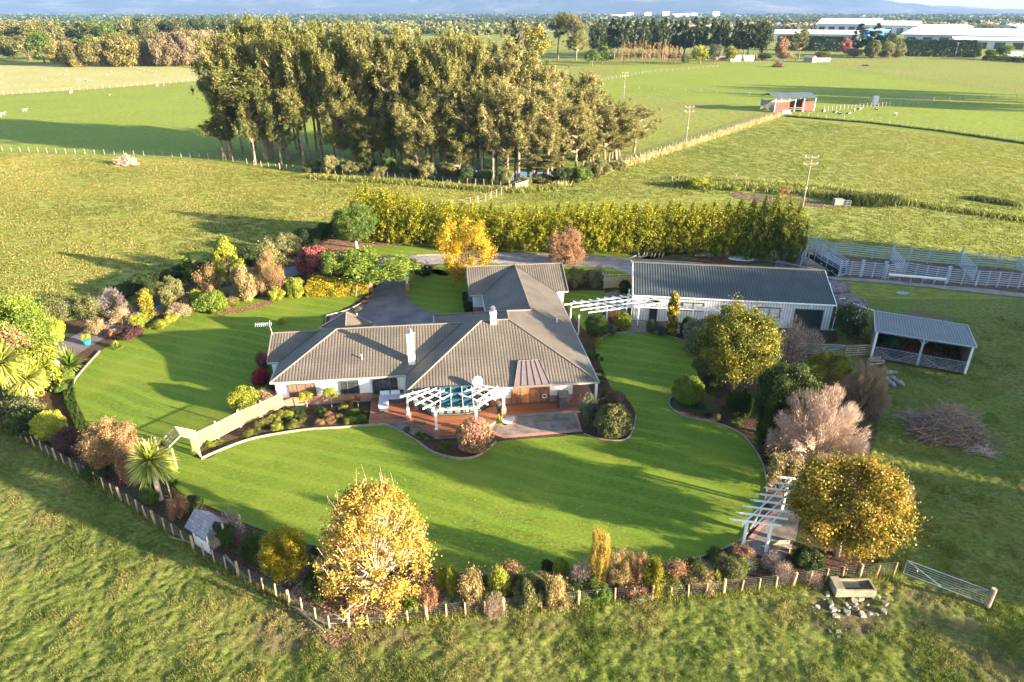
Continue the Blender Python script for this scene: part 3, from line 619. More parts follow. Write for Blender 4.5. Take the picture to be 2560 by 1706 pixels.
edging(smooth([(1042,640),(1240,636),(1471,640),(1560,648),(1590,640)],4,False),'pale kerb along the gravel track',.15,.12)
# ================================================================ HILLS, HAZE
def ridge(name,xs,y0,y1,hf,seed,mat,label):
    ny=26; ys=np.linspace(y0,y1,ny)
    def zf(X,Y):
        t=(Y-y0)/(y1-y0); prof=np.clip(np.sin(np.clip(t,0,1)*math.pi*.5),0,1)
        rel=.55+.45*vnoise(X+9e4,Y+9e4,1500,seed)+.35*(np.abs(vnoise(X+9e4,Y+9e4,900,seed+1)-.5)*2-.5)+.2*(np.abs(vnoise(X+9e4,Y+9e4,420,seed+3)-.5)*2-.5)+.08*(vnoise(X+9e4,Y+9e4,170,seed+4)-.5)
        return hf(X)*prof*rel-.5
    return gridmesh(name,xs,ys,zf,mat,label=label)
def mk_hill(nm,c1,c2,c3):
    a=NT(nm); n=a.noise(.0012,6,a.pos(),.65); n2=a.noise(.006,4,a.pos())
    c=a.ramp(n,[(.36,c1),(.5,c2),(.62,c3)]); c=a.mix(a.ramp(n2,[(.5,0.),(.65,.7)]),c,c1); return a.pr(c,.95)
M['hill']=mk_hill('haze_tinted_forest_pasture_hills',(.01,.018,.024),(.024,.034,.034),(.09,.09,.075))  # blue of the distant haze is mixed into the hill colours
hx=lambda a,b:np.interp
ridge('hills',np.linspace(-14000,12500,240),8600,12600,lambda X:np.interp(X,[-14000,-9000,-2500,0,3500,5200,6000,8000,12000],[650,600,620,700,560,330,170,60,0]),11,M['hill'],'blue hazy ranges along the horizon')
ridge('hills',np.linspace(2000,18500,150),13500,17500,lambda X:np.interp(X,[2000,6000,9000,12500,18500],[420,360,180,60,10]),31,M['hill'],'fainter far range at the right of the horizon')
hz=MB().box(-20000,20000,-900,19800,-2.0,760); ho=hz.build('haze',bpy.data.materials.new('thin_air_haze')); ho['kind']='stuff'; ho['label']='pale blue air between the garden and the hills'
hm=ho.data.materials[0]; hm.use_nodes=True; hn=hm.node_tree; hn.nodes.clear(); o_=hn.nodes.new('ShaderNodeOutputMaterial'); pv=hn.nodes.new('ShaderNodeVolumePrincipled')
pv.inputs['Color'].default_value=(.27,.48,.95,1); pv.inputs['Density'].default_value=4.2e-5; pv.inputs['Anisotropy'].default_value=.0; hn.links.new(pv.outputs[0],o_.inputs['Volume'])
# ================================================================ THE HOUSE
HO=(-9.2,50.6); HA=R(6.7); E0=2.55; K=.4475
house=thing('house','single storey country house with brown tiled hip roofs, white walls and brick base','house',(HO[0],HO[1],0),HA)
def hz_(u): return u
def rz(kind,u,v):
    return E0+K*{'R1f':v,'Rr':17-u,'R1l':u,'R1b':14.4-v,'R2l':u-2.7,'R2b':16.45-v,'NSl':u-8.3,'Cf':v-21.6,'Cb':30.3-v,'Wf':v-3.2,'Wb':14.1-v,'Wl':u+11.8,'Pf':v-7.13,'Pb':13.83-v}[kind]
rf=MB(); sl=math.sqrt(1+K*K)
def facet(kind,pts):
    P3=[(u,v,rz(kind,u,v)) for u,v in pts]; ax=kind[-1]; uv=[]
    for u,v in pts:
        if ax in 'f': uv.append((u+40,(v+40)*sl))
        elif ax=='b': uv.append((-u+40,(60-v)*sl))
        elif ax=='r' or kind=='Rr': uv.append((v+40,(60-u)*sl))
        else: uv.append((-v+60,(u+40)*sl))
    a=sum(pts[i][0]*pts[(i+1)%len(pts)][1]-pts[(i+1)%len(pts)][0]*pts[i][1] for i in range(len(pts)))
    if a<0: P3=P3[::-1]; uv=uv[::-1]
    rf.poly(P3,uv)
facet('R1f',[(0,0),(17,0),(9.8,7.2),(7.2,7.2)])
facet('Rr',[(17,0),(17,21.6),(12.65,25.95),(12.65,12.1),(9.85,9.3),(9.8,7.2)])
facet('NSl',[(8.3,16.45),(12.65,12.1),(12.65,25.95),(8.3,21.6)])
facet('R2b',[(2.7,16.45),(9.85,9.3),(12.65,12.1),(8.3,16.45)])
facet('R2l',[(2.7,14.4),(9.8,7.3),(9.85,9.3),(2.7,16.45)])
facet('R1b',[(0,14.4),(7.2,7.2),(9.8,7.2),(2.7,14.4)])
facet('R1l',[(0,0),(7.2,7.2),(0,14.4),(0,14.1),(5.45,8.65),(0,3.2)])
facet('Cf',[(6.9,21.6),(8.3,21.6),(12.65,25.95),(6.9,25.95)]); facet('Cf',[(17,21.6),(18.4,21.6),(18.4,25.95),(12.65,25.95)])
facet('Cb',[(6.9,25.95),(18.4,25.95),(18.4,30.3),(6.9,30.3)])
facet('Wf',[(-11.8,3.2),(0,3.2),(5.45,8.65),(-6.35,8.65)]); facet('Wb',[(-11.8,14.1),(-6.35,8.65),(5.45,8.65),(0,14.1)])
facet('Wl',[(-11.8,3.2),(-6.35,8.65),(-11.8,14.1),(-11.8,13.83),(-8.45,10.48),(-11.8,7.13)])
facet('Pf',[(-12.8,7.13),(-11.8,7.13),(-8.45,10.48),(-12.8,10.48)]); facet('Pb',[(-12.8,10.48),(-8.45,10.48),(-11.8,13.83),(-12.8,13.83)])
# diamond porch roof (turned 45 degrees)
pc=(-6.17,14.7); pa=4.1; hd=2.85; cs4=[(pc[0]-hd,pc[1]),(pc[0],pc[1]-hd),(pc[0]+hd,pc[1]),(pc[0],pc[1]+hd)]
for i in range(4):
    a,b=cs4[i],cs4[(i+1)%4]; q=math.hypot(b[0]-a[0],b[1]-a[1]); h2=math.hypot(pa-E0,hd*.707); rf.poly([(*a,E0),(*b,E0),(*pc,pa)],[(0,0),(q,0),(q/2,h2)])
roof=rf.build('roof',M['roof'],house)
OUT=[(-11.8,3.2),(0,3.2),(0,0),(17,0),(17,21.6),(18.4,21.6),(18.4,30.3),(6.9,30.3),(6.9,21.6),(8.3,21.6),(8.3,16.45),(2.7,16.45),(2.7,14.4),(0,14.4),(0,14.1),(-11.8,14.1),(-11.8,13.83),(-12.8,13.83),(-12.8,7.13),(-11.8,7.13)]
m=MB(); m.poly([(x,y,E0-.1) for x,y in OUT]); m.poly([(x,y,E0-.1) for x,y in cs4]); m.build('soffit',M['plaster'],house)
m=MB()
for a,b in zip(OUT,OUT[1:]+OUT[:1]):
    if (a[0]==b[0]) and a[0] in(18.4,6.9,-12.8): continue
    m.bar((*a,E0-.03),(*b,E0-.03),.12,.14)
for a,b in zip(cs4,cs4[1:]+cs4[:1]): m.bar((*a,E0-.03),(*b,E0-.03),.12,.14)
m.build('gutter',M['gutter'],house)
m=MB()
def rc(k,a,b,kb=None): m.tube([(a[0],a[1],rz(k,*a)+.03),(b[0],b[1],rz(kb or k,*b)+.03)],.075,6)
for k,a,b in [('R1f',(0,0),(7.2,7.2)),('R1f',(7.2,7.2),(9.8,7.2)),('R1f',(9.8,7.2),(17,0)),('Rr',(9.8,7.2),(9.85,9.3)),('Rr',(9.85,9.3),(12.65,12.1)),('Rr',(12.65,12.1),(12.65,25.95)),('Cf',(6.9,25.95),(18.4,25.95)),('Wf',(-11.8,3.2),(-6.35,8.65)),('Wf',(-6.35,8.65),(5.45,8.65)),('Wb',(-6.35,8.65),(-11.8,14.1)),('Pf',(-12.8,10.48),(-8.45,10.48)),('R2b',(2.7,16.45),(9.85,9.3))]: rc(k,a,b)
for c in cs4: m.tube([(*c,E0+.03),(*pc,pa+.03)],.06,6)
for u in(-12.8,): 
    for s_ in(7.13,13.83): m.bar((u,s_,E0+.0),(u,10.48,rz('Pf',u,10.48)+.0),.1,.2)
for u in(6.9,18.4):
    for s_ in(21.6,30.3): m.bar((u,s_,E0+.0),(u,25.95,rz('Cf',u,25.95)+.0),.1,.2)
m.build('ridge_cap',M['ridge'],house)
M['flash']=plain('dark_flashing',(.045,.043,.045),.5,.3)
for k,a,b in [('Wf',(0,3.2),(5.45,8.65)),('Pf',(-11.8,7.13),(-8.45,10.48)),('NSl',(8.3,21.6),(12.65,25.95)),('Rr',(17,21.6),(12.65,25.95))]:
    m=MB(); m.bar((a[0],a[1],rz(k,*a)+.012),(b[0],b[1],rz(k,*b)+.012),.12,.02); m.build('valley_flashing',M['flash'],house)
# walls
WALL=[(-11.4,3.5),(.75,3.5),(.75,1.1),(1.1,.95),(7.45,.95),(7.45,1.1),(14.8,1.1),(14.8,6),(16.5,6),(16.5,22.1),(17.9,22.1),(17.9,29.9),(7.4,29.9),(7.4,22.1),(8.9,22.1),(8.9,16.0),(3.2,16.0),(3.2,13.9),(-11.4,13.9),(-11.4,13.4),(-12.4,13.4),(-12.4,7.5),(-11.4,7.5)]
mb=MB();mw=MB();mp=MB()
for i,(a,b) in enumerate(zip(WALL,WALL[1:]+WALL[:1])):
    if (a,b)==((1.1,.95),(7.45,.95)): continue
    mb.bar((*a,.55),(*b,.55),.24,.7,(0,0,1)); mw.bar((*a,1.66),(*b,1.66),.18,1.52); mp.bar((*a,.1),(*b,.1),.26,.22)
for u,v in((17.9,21.7),(-12.4,7.3),(7.4,21.7)):
    v2=30.2 if u>0 else 13.7; mid=(v+v2)/2; hh=K*(mid-v)
    mw.poly([(u,v,E0-.12),(u,v2,E0-.12),(u,mid,E0+hh-.12)]); 
mb.build('brick_wall',M['brick'],house); mw.build('wall',M['plaster'],house); mp.build('foundation',M['concrete'],house)
def window(par,u0,u1,z0,z1,v,bars=(.33,.66),name='window',axis='u',grid=0,pane='glass',s=-1,fm='frame'):
    f=MB(); 
    def B(a0,a1,b0,b1,d0,d1):
        if axis=='u': f.box(a0,a1,v+min(s*d0,s*d1),v+max(s*d0,s*d1),b0,b1)
        else: f.box(v+min(s*d0,s*d1),v+max(s*d0,s*d1),a0,a1,b0,b1)
    t=.07
    B(u0,u0+t,z0,z1,.0,.16);B(u1-t,u1,z0,z1,.0,.16);B(u0+t,u1-t,z1-t,z1,.0,.157);B(u0+t,u1-t,z0,z0+t,.0,.157)
    for q in bars:
        x=u0+(u1-u0)*q; B(x-.035,x+.035,z0+t,z1-t,.0,.15)
    for gx in range(1,grid+1): 
        x=u0+(u1-u0)*.33*gx/(grid+1); B(x-.012,x+.012,z0+t,z1-t,.0,.14); x=u1-(u1-u0)*.33*gx/(grid+1); B(x-.012,x+.012,z0+t,z1-t,.0,.14)
    if grid:
        for gz in(1,2): z=z0+(z1-z0)*gz/3; B(u0+t,u0+(u1-u0)*.33-.04,z-.012,z+.012,.0,.141); B(u1-(u1-u0)*.33+.04,u1-t,z-.012,z+.012,.0,.141)
    fo=f.build(name,M[fm],par); f=MB(); B(u0+t,u1-t,z0+t,z1-t,.105,.12); f.build('pane',M[pane] if isinstance(pane,str) else pane,fo); return fo
window(house,-10.3,-7.95,.95,2.25,3.42,grid=1,pane=plain('brown_blind',(.2,.1,.07),.5)); window(house,-5.85,-4.15,.95,2.3,3.42,(.4,),grid=1); window(house,-3.0,-.75,.7,2.4,3.42,(.28,.7),grid=1)
# french doors
window(house,9.3,12.75,.35,2.3,1.01,(.24,.5,.76),'french_door',grid=1,pane=M['interior'])
dl=MB(); dl.tube([(12.3+.19*math.cos(t*.5236),.80,1.0+.19*math.sin(t*.5236)) for t in range(13)],.05,6); tag(dl.build('ring',M['white']),'white ring hanging on the French door beside the slatted cabinet','ring').location=(0,0,0)
bpy.data.objects['ring'].location=(HO[0],HO[1],0); bpy.data.objects['ring'].rotation_euler=(0,0,HA)
# glazed bay
BAY=[(1.1,.95),(2.3,-.3),(5.15,-.42),(6.3,-.1),(7.45,.95)]
bf=MB();bp=MB();bc=MB()
for a,b in zip(BAY,BAY[1:]):
    a=Vector((*a,0));b=Vector((*b,0));L_=(b-a).length;k=max(1,round(L_/.75))
    for j in range(k+1): p=a.lerp(b,j/k); bf.box(p.x-.05,p.x+.05,p.y-.05,p.y+.05,.36,2.35)
    for z in(.42,2.32): bf.bar((a.x,a.y,z),(b.x,b.y,z),.09,.12)
    n=Vector((-(b-a).y,(b-a).x,0)).normalized()*.02
    bp.bar((a.x+n.x,a.y+n.y,1.36),(b.x+n.x,b.y+n.y,1.36),.02,1.8); n*=9; bc.bar((a.x+n.x,a.y+n.y,.8),(b.x+n.x,b.y+n.y,.8),.02,.9)
bm_=bf.build('bay_window',M['frame'],house)
def mk_clear():
    a=NT('clear_glazing'); g=a.n('ShaderNodeBsdfGlossy'); g.inputs['Roughness'].default_value=.05; t=a.n('ShaderNodeBsdfTransparent'); t.inputs[0].default_value=(.8,.85,.85,1)
    x=a.n('ShaderNodeMixShader'); x.inputs[0].default_value=.12; a.l(t.outputs[0],x.inputs[1]); a.l(g.outputs[0],x.inputs[2]); a.l(x.outputs[0],a.out.inputs[0]); return a.m
M['clear']=mk_clear()
bp.build('pane',M['clear'],bm_); bc.build('curtain',M['curtain'],bm_)
m=MB(); m.prism([(1.1,1.2),(2.35,-.15),(5.1,-.25),(6.25,.0),(7.4,1.2),(7.4,4),(1.1,4)],.05,.4); m.prism([(1.1,3.9),(7.4,3.9),(7.4,4),(1.1,4)],.4,2.4); m.build('floor',M['concrete_dark'],house)
m=MB(); m.prism([(1.05,.93),(2.28,-.36),(5.16,-.48),(6.34,-.16),(7.5,.93)],2.38,2.43); m.build('bay_roof',M['ridge'],house)
# other windows and doors
window(house,17.0,19.0,.95,2.2,17.98,(.5,),axis='v',s=1) if False else None
window(house,23.2,26.2,.9,2.2,7.32,(.33,.66),axis='v',s=-1); window(house,17.0,21.4,.05,2.35,8.8,(),'garage_door','v',pane='roller'); window(house,9.0,10.0,.05,2.2,-12.5,(),'side_door','v') 
window(house,2,4.6,.9,2.2,14.88,(.5,),axis='v',s=1); window(house,8.5,12,.9,2.2,16.58,(.33,.66),axis='v',s=1)
# bay with brick base on the back gable
m=MB(); m.prism([(7.3,22.6),(6.7,23.1),(6.7,24.6),(7.3,25.1)],0,.9); m.build('bay_base',M['brick'],house)
m=MB(); m.prism([(7.3,22.7),(6.8,23.15),(6.8,24.55),(7.3,25.0)],.9,2.2); m.build('bay_window',M['frame'],house)
# porch posts
for c in(cs4[0],cs4[3],cs4[2]):
    x=pc[0]+(c[0]-pc[0])*.85;y=pc[1]+(c[1]-pc[1])*.85; m=MB(); m.box(x-.22,x+.22,y-.22,y+.22,0,2.44); m.build('porch_column',M['brick'],house)
# chimneys
def chimney(u,v,z0,z1,w_=.6):
    m=MB(); m.box(u-w_/2,u+w_/2,v-.3,v+.3,z0,z1-.05); m.box(u-w_/2-.05,u+w_/2+.05,v-.35,v+.35,z1-.1,z1); c=m.build('chimney',M['plaster'],house)
    m=MB(); m.tube([(u,v,z1-.02),(u,v,z1+.32)],.2,14); m.tube([(u,v,z1+.34),(u,v,z1+.4)],.27,14); m.tube([(u,v,z1+.42),(u,v,z1+.55)],.17,14); m.build('flue',M['chrome'],c)
chimney(.62,4.6,2.9,6.0); chimney(8.3,7.0,5.3,6.75,.55)
def vent(u,v,z): m=MB(); m.tube([(u,v,z-.1),(u,v,z+.4)],.06,8); m.tube([(u,v,z+.38),(u,v,z+.46)],.09,8); m.build('vent_pipe',M['white'],house)
vent(-3.9,5.2,rz('Wf',-3.9,5.2)); vent(-5.2,15.3,3.2); vent(15.2,11.3,rz('Rr',15.2,11.3))
# glazed roof over the French doors
m=MB(); q=[(9.45,-.12),(12.65,-.12),(12.0,2.3),(10.1,2.3)]; qq=[(x,y,E0+K*y+(.30 if y>1 else .16)) for x,y in q]; qb=[(x,y,E0+K*y-.02) for x,y in q]
m.hexa(qb,qq); sky_=m.build('roof_window',plain('tinted_glazing',(.15,.12,.12),.08,0,.1,1,.8),house)
m=MB()
for j in range(6):
    t=j/5; a=(9.45+3.2*t,-.14,qq[0][2]+.03); b=(10.1+1.9*t,2.3,qq[2][2]+.03); m.bar(a,b,.05,.06)
m.bar((9.4,-.15,qq[0][2]+.03),(12.7,-.15,qq[0][2]+.03),.06,.06); m.bar((10.1,2.31,qq[2][2]+.03),(12.,2.31,qq[2][2]+.03),.06,.06); m.build('glazing_bar',M['ridge'],sky_)
# dish and aerial
def hw(u,v,z=0): c,s=math.cos(HA),math.sin(HA); return (HO[0]+u*c-v*s,HO[1]+u*s+v*c,z)
t=thing('satellite_dish','round white satellite dish on the roof edge above the teal shade cloth','satellite dish',hw(6.3,.25,E0+.1),HA)
m=MB(); n=20; ctr=Vector((0,-.25,.62)); ax=Vector((.28,-.92,.3)).normalized(); u_=ax.cross(Vector((0,0,1))).normalized(); v_=u_.cross(ax)
rings=[]
for k,(rr,dd) in enumerate(((.0,-.09),(.2,-.07),(.36,-.02),(.46,.03))):
    rings.append([tuple(ctr+(u_*math.cos(2*math.pi*j/n)*rr+v_*math.sin(2*math.pi*j/n)*rr*1.12)+ax*dd) for j in range(n)])
for r0,r1 in zip(rings,rings[1:]):
    for j in range(n): m.poly([r0[j],r0[(j+1)%n],r1[(j+1)%n],r1[j]])
m.build('dish',M['white'],t,True); m=MB(); m.tube([(0,0,0),(0,-.05,.5),tuple(ctr-ax*.1)],.025,6); m.tube([(0.05,.0,.0),(-.5,-.0,.02)],.02,5); m.build('mount',M['steel'],t); m=MB(); m.tube([tuple(ctr-v_*.45),tuple(ctr+ax*.45)],.015,5); m.box(*[c for q in zip(tuple(ctr+ax*.42),tuple(ctr+ax*.5)) for c in sorted((q[0]-.03,q[1]+.03))]); m.build('receiver_arm',M['steel'],t)
t=thing('tv_antenna','silver comb shaped TV aerial on a short mast at the left gable tip','antenna',hw(-12.7,10.3,rz('Pf',-12.7,10.48)),HA)
m=MB(); m.tube([(0,0,-.1),(-.15,0,1.1)],.03,6); m.build('mast',M['steel'],t)
m=MB(); m.tube([(.1,.0,1.1),(-1.5,.2,1.0)],.025,5)
for j in range(9): x=.05-1.5*j/8; m.tube([(x,.02-.1,1.1-.012*j-.16),(x,.2*j/8,1.1-.012*j+.16)],.016,4)
m.bar((-.1,-.25,1.0),(-.1,.25,1.35),.05,.02); m.build('elements',M['steel'],t)
# deck
deck=thing('deck','reddish brown timber deck wrapping the front of the house','deck',(HO[0],HO[1],0),HA)
m=MB(); m.prism([(-3.15,3.36),(-3.1,-.7),(.15,-.75),(2.6,-3.55),(5.9,-3.5),(8.55,-.85),(16.9,-.75),(16.9,6),(14.9,6),(14.9,.97),(7.57,.97),(7.57,.8),(6.35,-.2),(5.15,-.5),(2.25,-.38),(.9,.95),(.63,1.1),(.63,3.36)],.27,.34); m.build('deck_boards',M['deck'],deck)
m=MB()
for a,b in [((-3.15,3.2),(-3.12,-.6)),((-3.1,-.66),(.15,-.70)),((.18,-.7),(2.62,-3.48)),((2.65,-3.48),(5.86,-3.42)),((5.9,-3.42),(8.5,-.8)),((8.55,-.79),(16.85,-.69)),((16.84,-.69),(16.84,6))]: m.bar((*a,.14),(*b,.14),.1,.24)
m.build('skirting',M['concrete'],deck)
# entry slab beside deck
c_=[hw(*p)[:2] for p in((-1.7,-.72),(.2,-.8),(1.7,-2.5),(.6,-2.75),(-.9,-1.2))]; sheet('path',c_,.07,M['concrete_dark'],label='small concrete landing at the foot of the deck')
# patio
pp=[(1230,1055),(1288,1038),(1439,1029),(1455,1080),(1261,1098),(1215,1080)]; sheet('patio',G([(1238,1064),(1260,1070),(1290,1062),(1296,1041),(1434,1032),(1449,1075),(1262,1091),(1232,1078)]),.075,M['concrete_dark'],label='grey concrete patio slab with brick border')
sheet('patio_border',G([(1228,1062),(1240,1057),(1262,1066),(1284,1058),(1287,1037),(1440,1028),(1456,1081),(1260,1098),(1222,1083)]),.065,M['brick_pave'],label='brick border round the concrete patio')
def mk_gravel():
    a=NT('white_pebbles'); v=a.n('ShaderNodeTexVoronoi'); v.inputs['Scale'].default_value=12; a.l(a.pos(),v.inputs[0]); return a.pr(a.ramp(v.outputs['Color'],[(.2,(.35,.34,.33)),(.8,(.75,.73,.7))]),.9,0,a.bump(v.outputs['Distance'],.5,.04))
M['pebbles']=mk_gravel(); sheet('pebble_bed',G(smooth([(1258,1040),(1284,1037),(1287,1052),(1275,1063),(1256,1058)],3)),.09,M['pebbles'],label='white pebble patch beside the flax',kind='stuff')
sheet('path',[hw(*p)[:2] for p in((16.9,5.2),(18.6,5.2),(18.9,7),(16.9,7))],.07,M['brick_pave'],label='brick step beside the house wall')
# veranda post at the right corner
t=thing('veranda_post','white veranda post at the right front corner of the house','post',hw(16.8,.15),HA); m=MB(); m.box(-.1,.1,-.1,.1,0,2.4); m.build('shaft',M['white'],t); m=MB(); m.box(-.16,.16,-.16,.16,0,.16); m.build('plinth',M['concrete'],t)
# ---------------------------------------------------------------- garden pergola in front
pg=thing('pergola','white pergola on brick based posts over the front deck with teal shade cloth','pergola',(HO[0],HO[1],0),HA)
PT=2.72
PP=[(.25,-.75),(2.6,-3.4),(5.9,-3.35),(8.45,-.8)]
for (u,v) in PP:
    m=MB(); m.box(u-.09,u+.09,v-.09,v+.09,.95,PT); m.box(u-.14,u+.14,v-.14,v+.14,.95,1.02); m.box(u-.13,u+.13,v-.13,v+.13,PT-.12,PT-.02); po=m.build('post',M['white'],pg)
    m=MB(); m.box(u-.19,u+.19,v-.19,v+.19,0.1,.9); m.box(u-.23,u+.23,v-.23,v+.23,.9,.97); m.build('brick_pier',M['brick'],po)
m=MB(); z=PT+.07
m.bar((.1,-.6,z),(2.75,-3.55,z),.07,.18); m.bar((2.3,-3.4,z),(6.2,-3.35,z),.07,.18); m.bar((5.8,-3.5,z),(8.6,-.6,z),.07,.18)
for f in(.33,.66): m.bar((.25+2.35*f+1.2*0,-.75-2.65*f+1.6,z),(2.6+.0,-3.4+3.4*f-0,z),.05,.14) if False else None
m.build('beam',M['white'],pg)
rf_=MB(); z=PT+.2
def dl_(a,b): rf_.bar((*a,z),(*b,z),.055,.14)
for o_ in(0,.95,1.9,2.85):   # left fan: rafters across the left beam
    f=o_/3.55; bx=.25+2.35*f; by=-.75-2.65*f; dl_((bx-.55,by-.42),(bx+1.9-.25*o_*0,min(by+1.65,-.05)))
for o_ in(.3,1.15,2.0): dl_((.4+o_,-.4+.1*o_),(2.4+o_*.75,-2.9+o_*.85))
for o_ in(0,.95,1.9,2.85):
    f=o_/3.55; bx=8.45-2.55*f; by=-.8-2.55*f; dl_((bx+.5,by-.4),(bx-1.8,min(by+1.6,-.05)))
for o_ in(.3,1.15,2.0): dl_((8.3-o_,-.4+.1*o_),(6.2-o_*.7,-2.9+o_*.85))
for u in(3.0,3.9,4.85,5.7): dl_((u,-3.75),(u+.05,-.05))
rf_.build('rafter',M['white'],pg)
m=MB()
for i in range(3):
    u0=3.03+.95*i; 
    for j in range(3):
        v0=-3.3+1.08*j; prev=None
        for k in range(7):
            t=k/6; zz=z+.1-.32*math.sin(math.pi*t)**.8; cur=((u0,v0+1.08*t,zz),(u0+.9,v0+1.08*t,zz))
            if prev: m.poly([prev[0],prev[1],cur[1],cur[0]])
            prev=cur
m.build('shade_cloth',M['sail'],pg,True)
# outdoor furniture on the deck
t=thing('outdoor_sofa','grey corner sofa with pale cushions on the left end of the deck','sofa',hw(-1.55,2.0,.34),HA)
m=MB(); m.box(-.9,1.3,.3,1.1,.0,.35); m.box(-.9,0,-1.1,.3,.0,.33); m.box(-.9,1.3,1.1,1.25,0,.75); m.build('base',M['rattan'],t)
m=MB(); m.box(-.88,1.28,.32,1.08,.35,.48); m.box(-.88,-.02,-1.08,.3,.33,.47); m.build('seat_cushion',M['cushion'],t)
for x in(-.8,.15): m=MB(); m.bar((x+.42,.95,.66),(x+.42,1.08,.68),.82,.42,(0,0,1)); m.build('back_cushion',M['white'],t)
t=thing('slatted_cabinet','dark slatted timber cabinet at the right end of the deck','cabinet',hw(13.9,.15,.34),HA)
m=MB(); m.box(-.42,.42,-.6,.6,0,1.1); 
for k in range(9): m.box(-.45,.45,-.63,.63,.04+k*.12,.12+k*.12)
m.build('slats',M['slat'],t); m=MB(); m.box(-.47,.47,-.65,.65,1.12,1.17); m.build('lid',plain('slate_lid',(.14,.15,.14)),t)
t=thing('planter_pot','dark round pot beside the right pergola pier','pot',hw(8.1,-.1,.34),HA); m=MB(); m.tube([(0,0,0),(0,0,.1),(0,0,.75),(0,0,.8)],[.15,.2,.26,.27],12); m.build('pot',plain('charcoal_pot',(.1,.1,.12)),t); m=MB(); m.tube([(0,0,.77),(0,0,.81)],.22,10); m.build('soil',M['soil'],t)
t=tag(MB().prism([(0,0),(.9,-.35),(.75,-1.0),(-.3,-.5)],0,.03).build('door_mat',plain('olive_mat',(.1,.09,.05),.95)),'dark mat lying on the deck behind the left pier','mat'); t.location=hw(.9,-.75,.345); t.rotation_euler=(0,0,HA)
# ================================================================ SHED
sa=at(1581.6,800.6);sb=at(2070.7,826.8); SA=math.atan2(sb[1]-sa[1],sb[0]-sa[0]); SL=math.hypot(sb[0]-sa[0],sb[1]-sa[1]); SD=11.6; EH=3.15; RH=5.0
shed=thing('farm_shed','long white ribbed metal shed with grey green corrugated roof and roller door','shed',(*sa,0),SA)
m=MB(); m.box(0,SL,0,.12,0,EH); m.box(0,SL,SD-.12,SD,0,EH); m.box(0,.12,.12,SD-.12,0,EH-.01); m.box(SL-.12,SL,.12,SD-.12,0,EH-.01)
for u in(.06,SL-.06): m.poly([(u,0,EH),(u,SD,EH),(u,SD/2,RH-.05)]) 
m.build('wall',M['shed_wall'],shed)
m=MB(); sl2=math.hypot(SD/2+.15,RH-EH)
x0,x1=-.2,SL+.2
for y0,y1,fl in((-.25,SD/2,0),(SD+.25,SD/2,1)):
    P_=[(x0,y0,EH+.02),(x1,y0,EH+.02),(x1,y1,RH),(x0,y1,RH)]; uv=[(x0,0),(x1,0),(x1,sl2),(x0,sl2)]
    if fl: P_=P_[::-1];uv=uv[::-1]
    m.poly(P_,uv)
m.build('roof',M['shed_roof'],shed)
m=MB(); m.bar((x0,SD/2,RH+.02),(x1,SD/2,RH+.02),.4,.05); m.build('ridge_cap',M['ridge'],shed)
m=MB(); m.bar((x0,-.3,EH-.02),(x1,-.3,EH-.02),.13,.13); m.tube([(-.22,-.2,0.1),(-.22,-.2,EH)],.05,6); m.tube([(SL+.2,-.3,EH-.1),(SL+.35,-.1,EH-.5),(SL+.35,-.1,.1)],.05,6); m.build('gutter',M['white'],shed)
for u in(x0,x1):
    m=MB()
    for y0 in(-.25,SD+.25): m.bar((u,y0,EH-.0),(u,SD/2,RH-.02),.06,.16)
    m.build('barge_board',M['white'],shed)
def su(zx): return (zx-175)/(2230-175)*SL
window(shed,su(690),su(915),1.55,2.55,0,(.5,),pane='curtain'); window(shed,su(1475),su(1705),1.3,2.45,0,(.5,),pane='curtain'); window(shed,su(1095),su(1200),1.6,2.4,0,(.5,))
window(shed,su(345),su(430),.03,2.1,0,(),name='door'); window(shed,su(350),su(440),2.3,2.62,0,())
rd=window(shed,su(1855),su(2140),.03,2.45,0,(),name='roller_door',pane='roller')
for q in(385,2010): MB().box(su(q)-.1,su(q)+.1,-.16,0,2.78,2.98).build('floodlight',M['white'],shed)
def sw(u,v,z=0): c,s=math.cos(SA),math.sin(SA); return (sa[0]+u*c-v*s,sa[1]+u*s+v*c,z)
# pergola running along the shed and across to the house
p1=at(1592,776,0); 
t=thing('pergola','white trellis topped pergola between the house and the shed','pergola',(0,0,0))
Z=2.45
A=Vector((*at(1424,760,Z),Z)); B=Vector((*at(1446,783,Z),Z)); C_=Vector((*at(1590,744,Z),Z)); D_=Vector((*at(1612,762,Z),Z)); A2=Vector((*at(1411,762,Z),Z))
dirv=(Vector((*at(1573,741,Z),Z))-A2).normalized(); per=Vector((-dirv.y,dirv.x,0)); LA=(Vector((*at(1575,741,Z),Z))-A2).length+1.2
W_=2.9; 
n_=MB()
for k in range(4): o_=A2+dirv*(.55*k)-per*(W_/3*k); n_.bar(tuple(o_),tuple(o_+dirv*(LA)),.09,.13)
n_.build('beam',M['white'],t)
n_=MB()
for k in range(9): o_=A2+dirv*(1.2+k*(LA-1.6)/8)+per*.35; n_.bar(tuple(o_+Vector((0,0,.12))),tuple(o_-per*(W_+.8)+dirv*1.9+Vector((0,0,.12))),.06,.11)
n_.build('rafter',M['white'],t)
for k,(px,py,top) in enumerate([(1426,806,0),(1446,838,0),(1516,812,0),(1565,793,0),(1570,770,0)]):
    x,y=at(px,py); MB().box(x-.07,x+.07,y-.07,y+.07,0,Z-.05).build('post',M['white'],t)
t=thing('pergola','narrow white pergola standing along the front wall of the shed','pergola',(*sw(0,-1.3)[:2],0),SA)
m=MB(); m.bar((0,-.3,2.35),(9.6,-.3,2.35),.06,.15); m.bar((0,.3,2.35),(9.6,.3,2.35),.06,.15); m.build('beam',M['white'],t)
m=MB()
for k in range(11): m.bar((.3+k*.9,-.42,2.47),(.3+k*.9,.42,2.47),.04,.09)
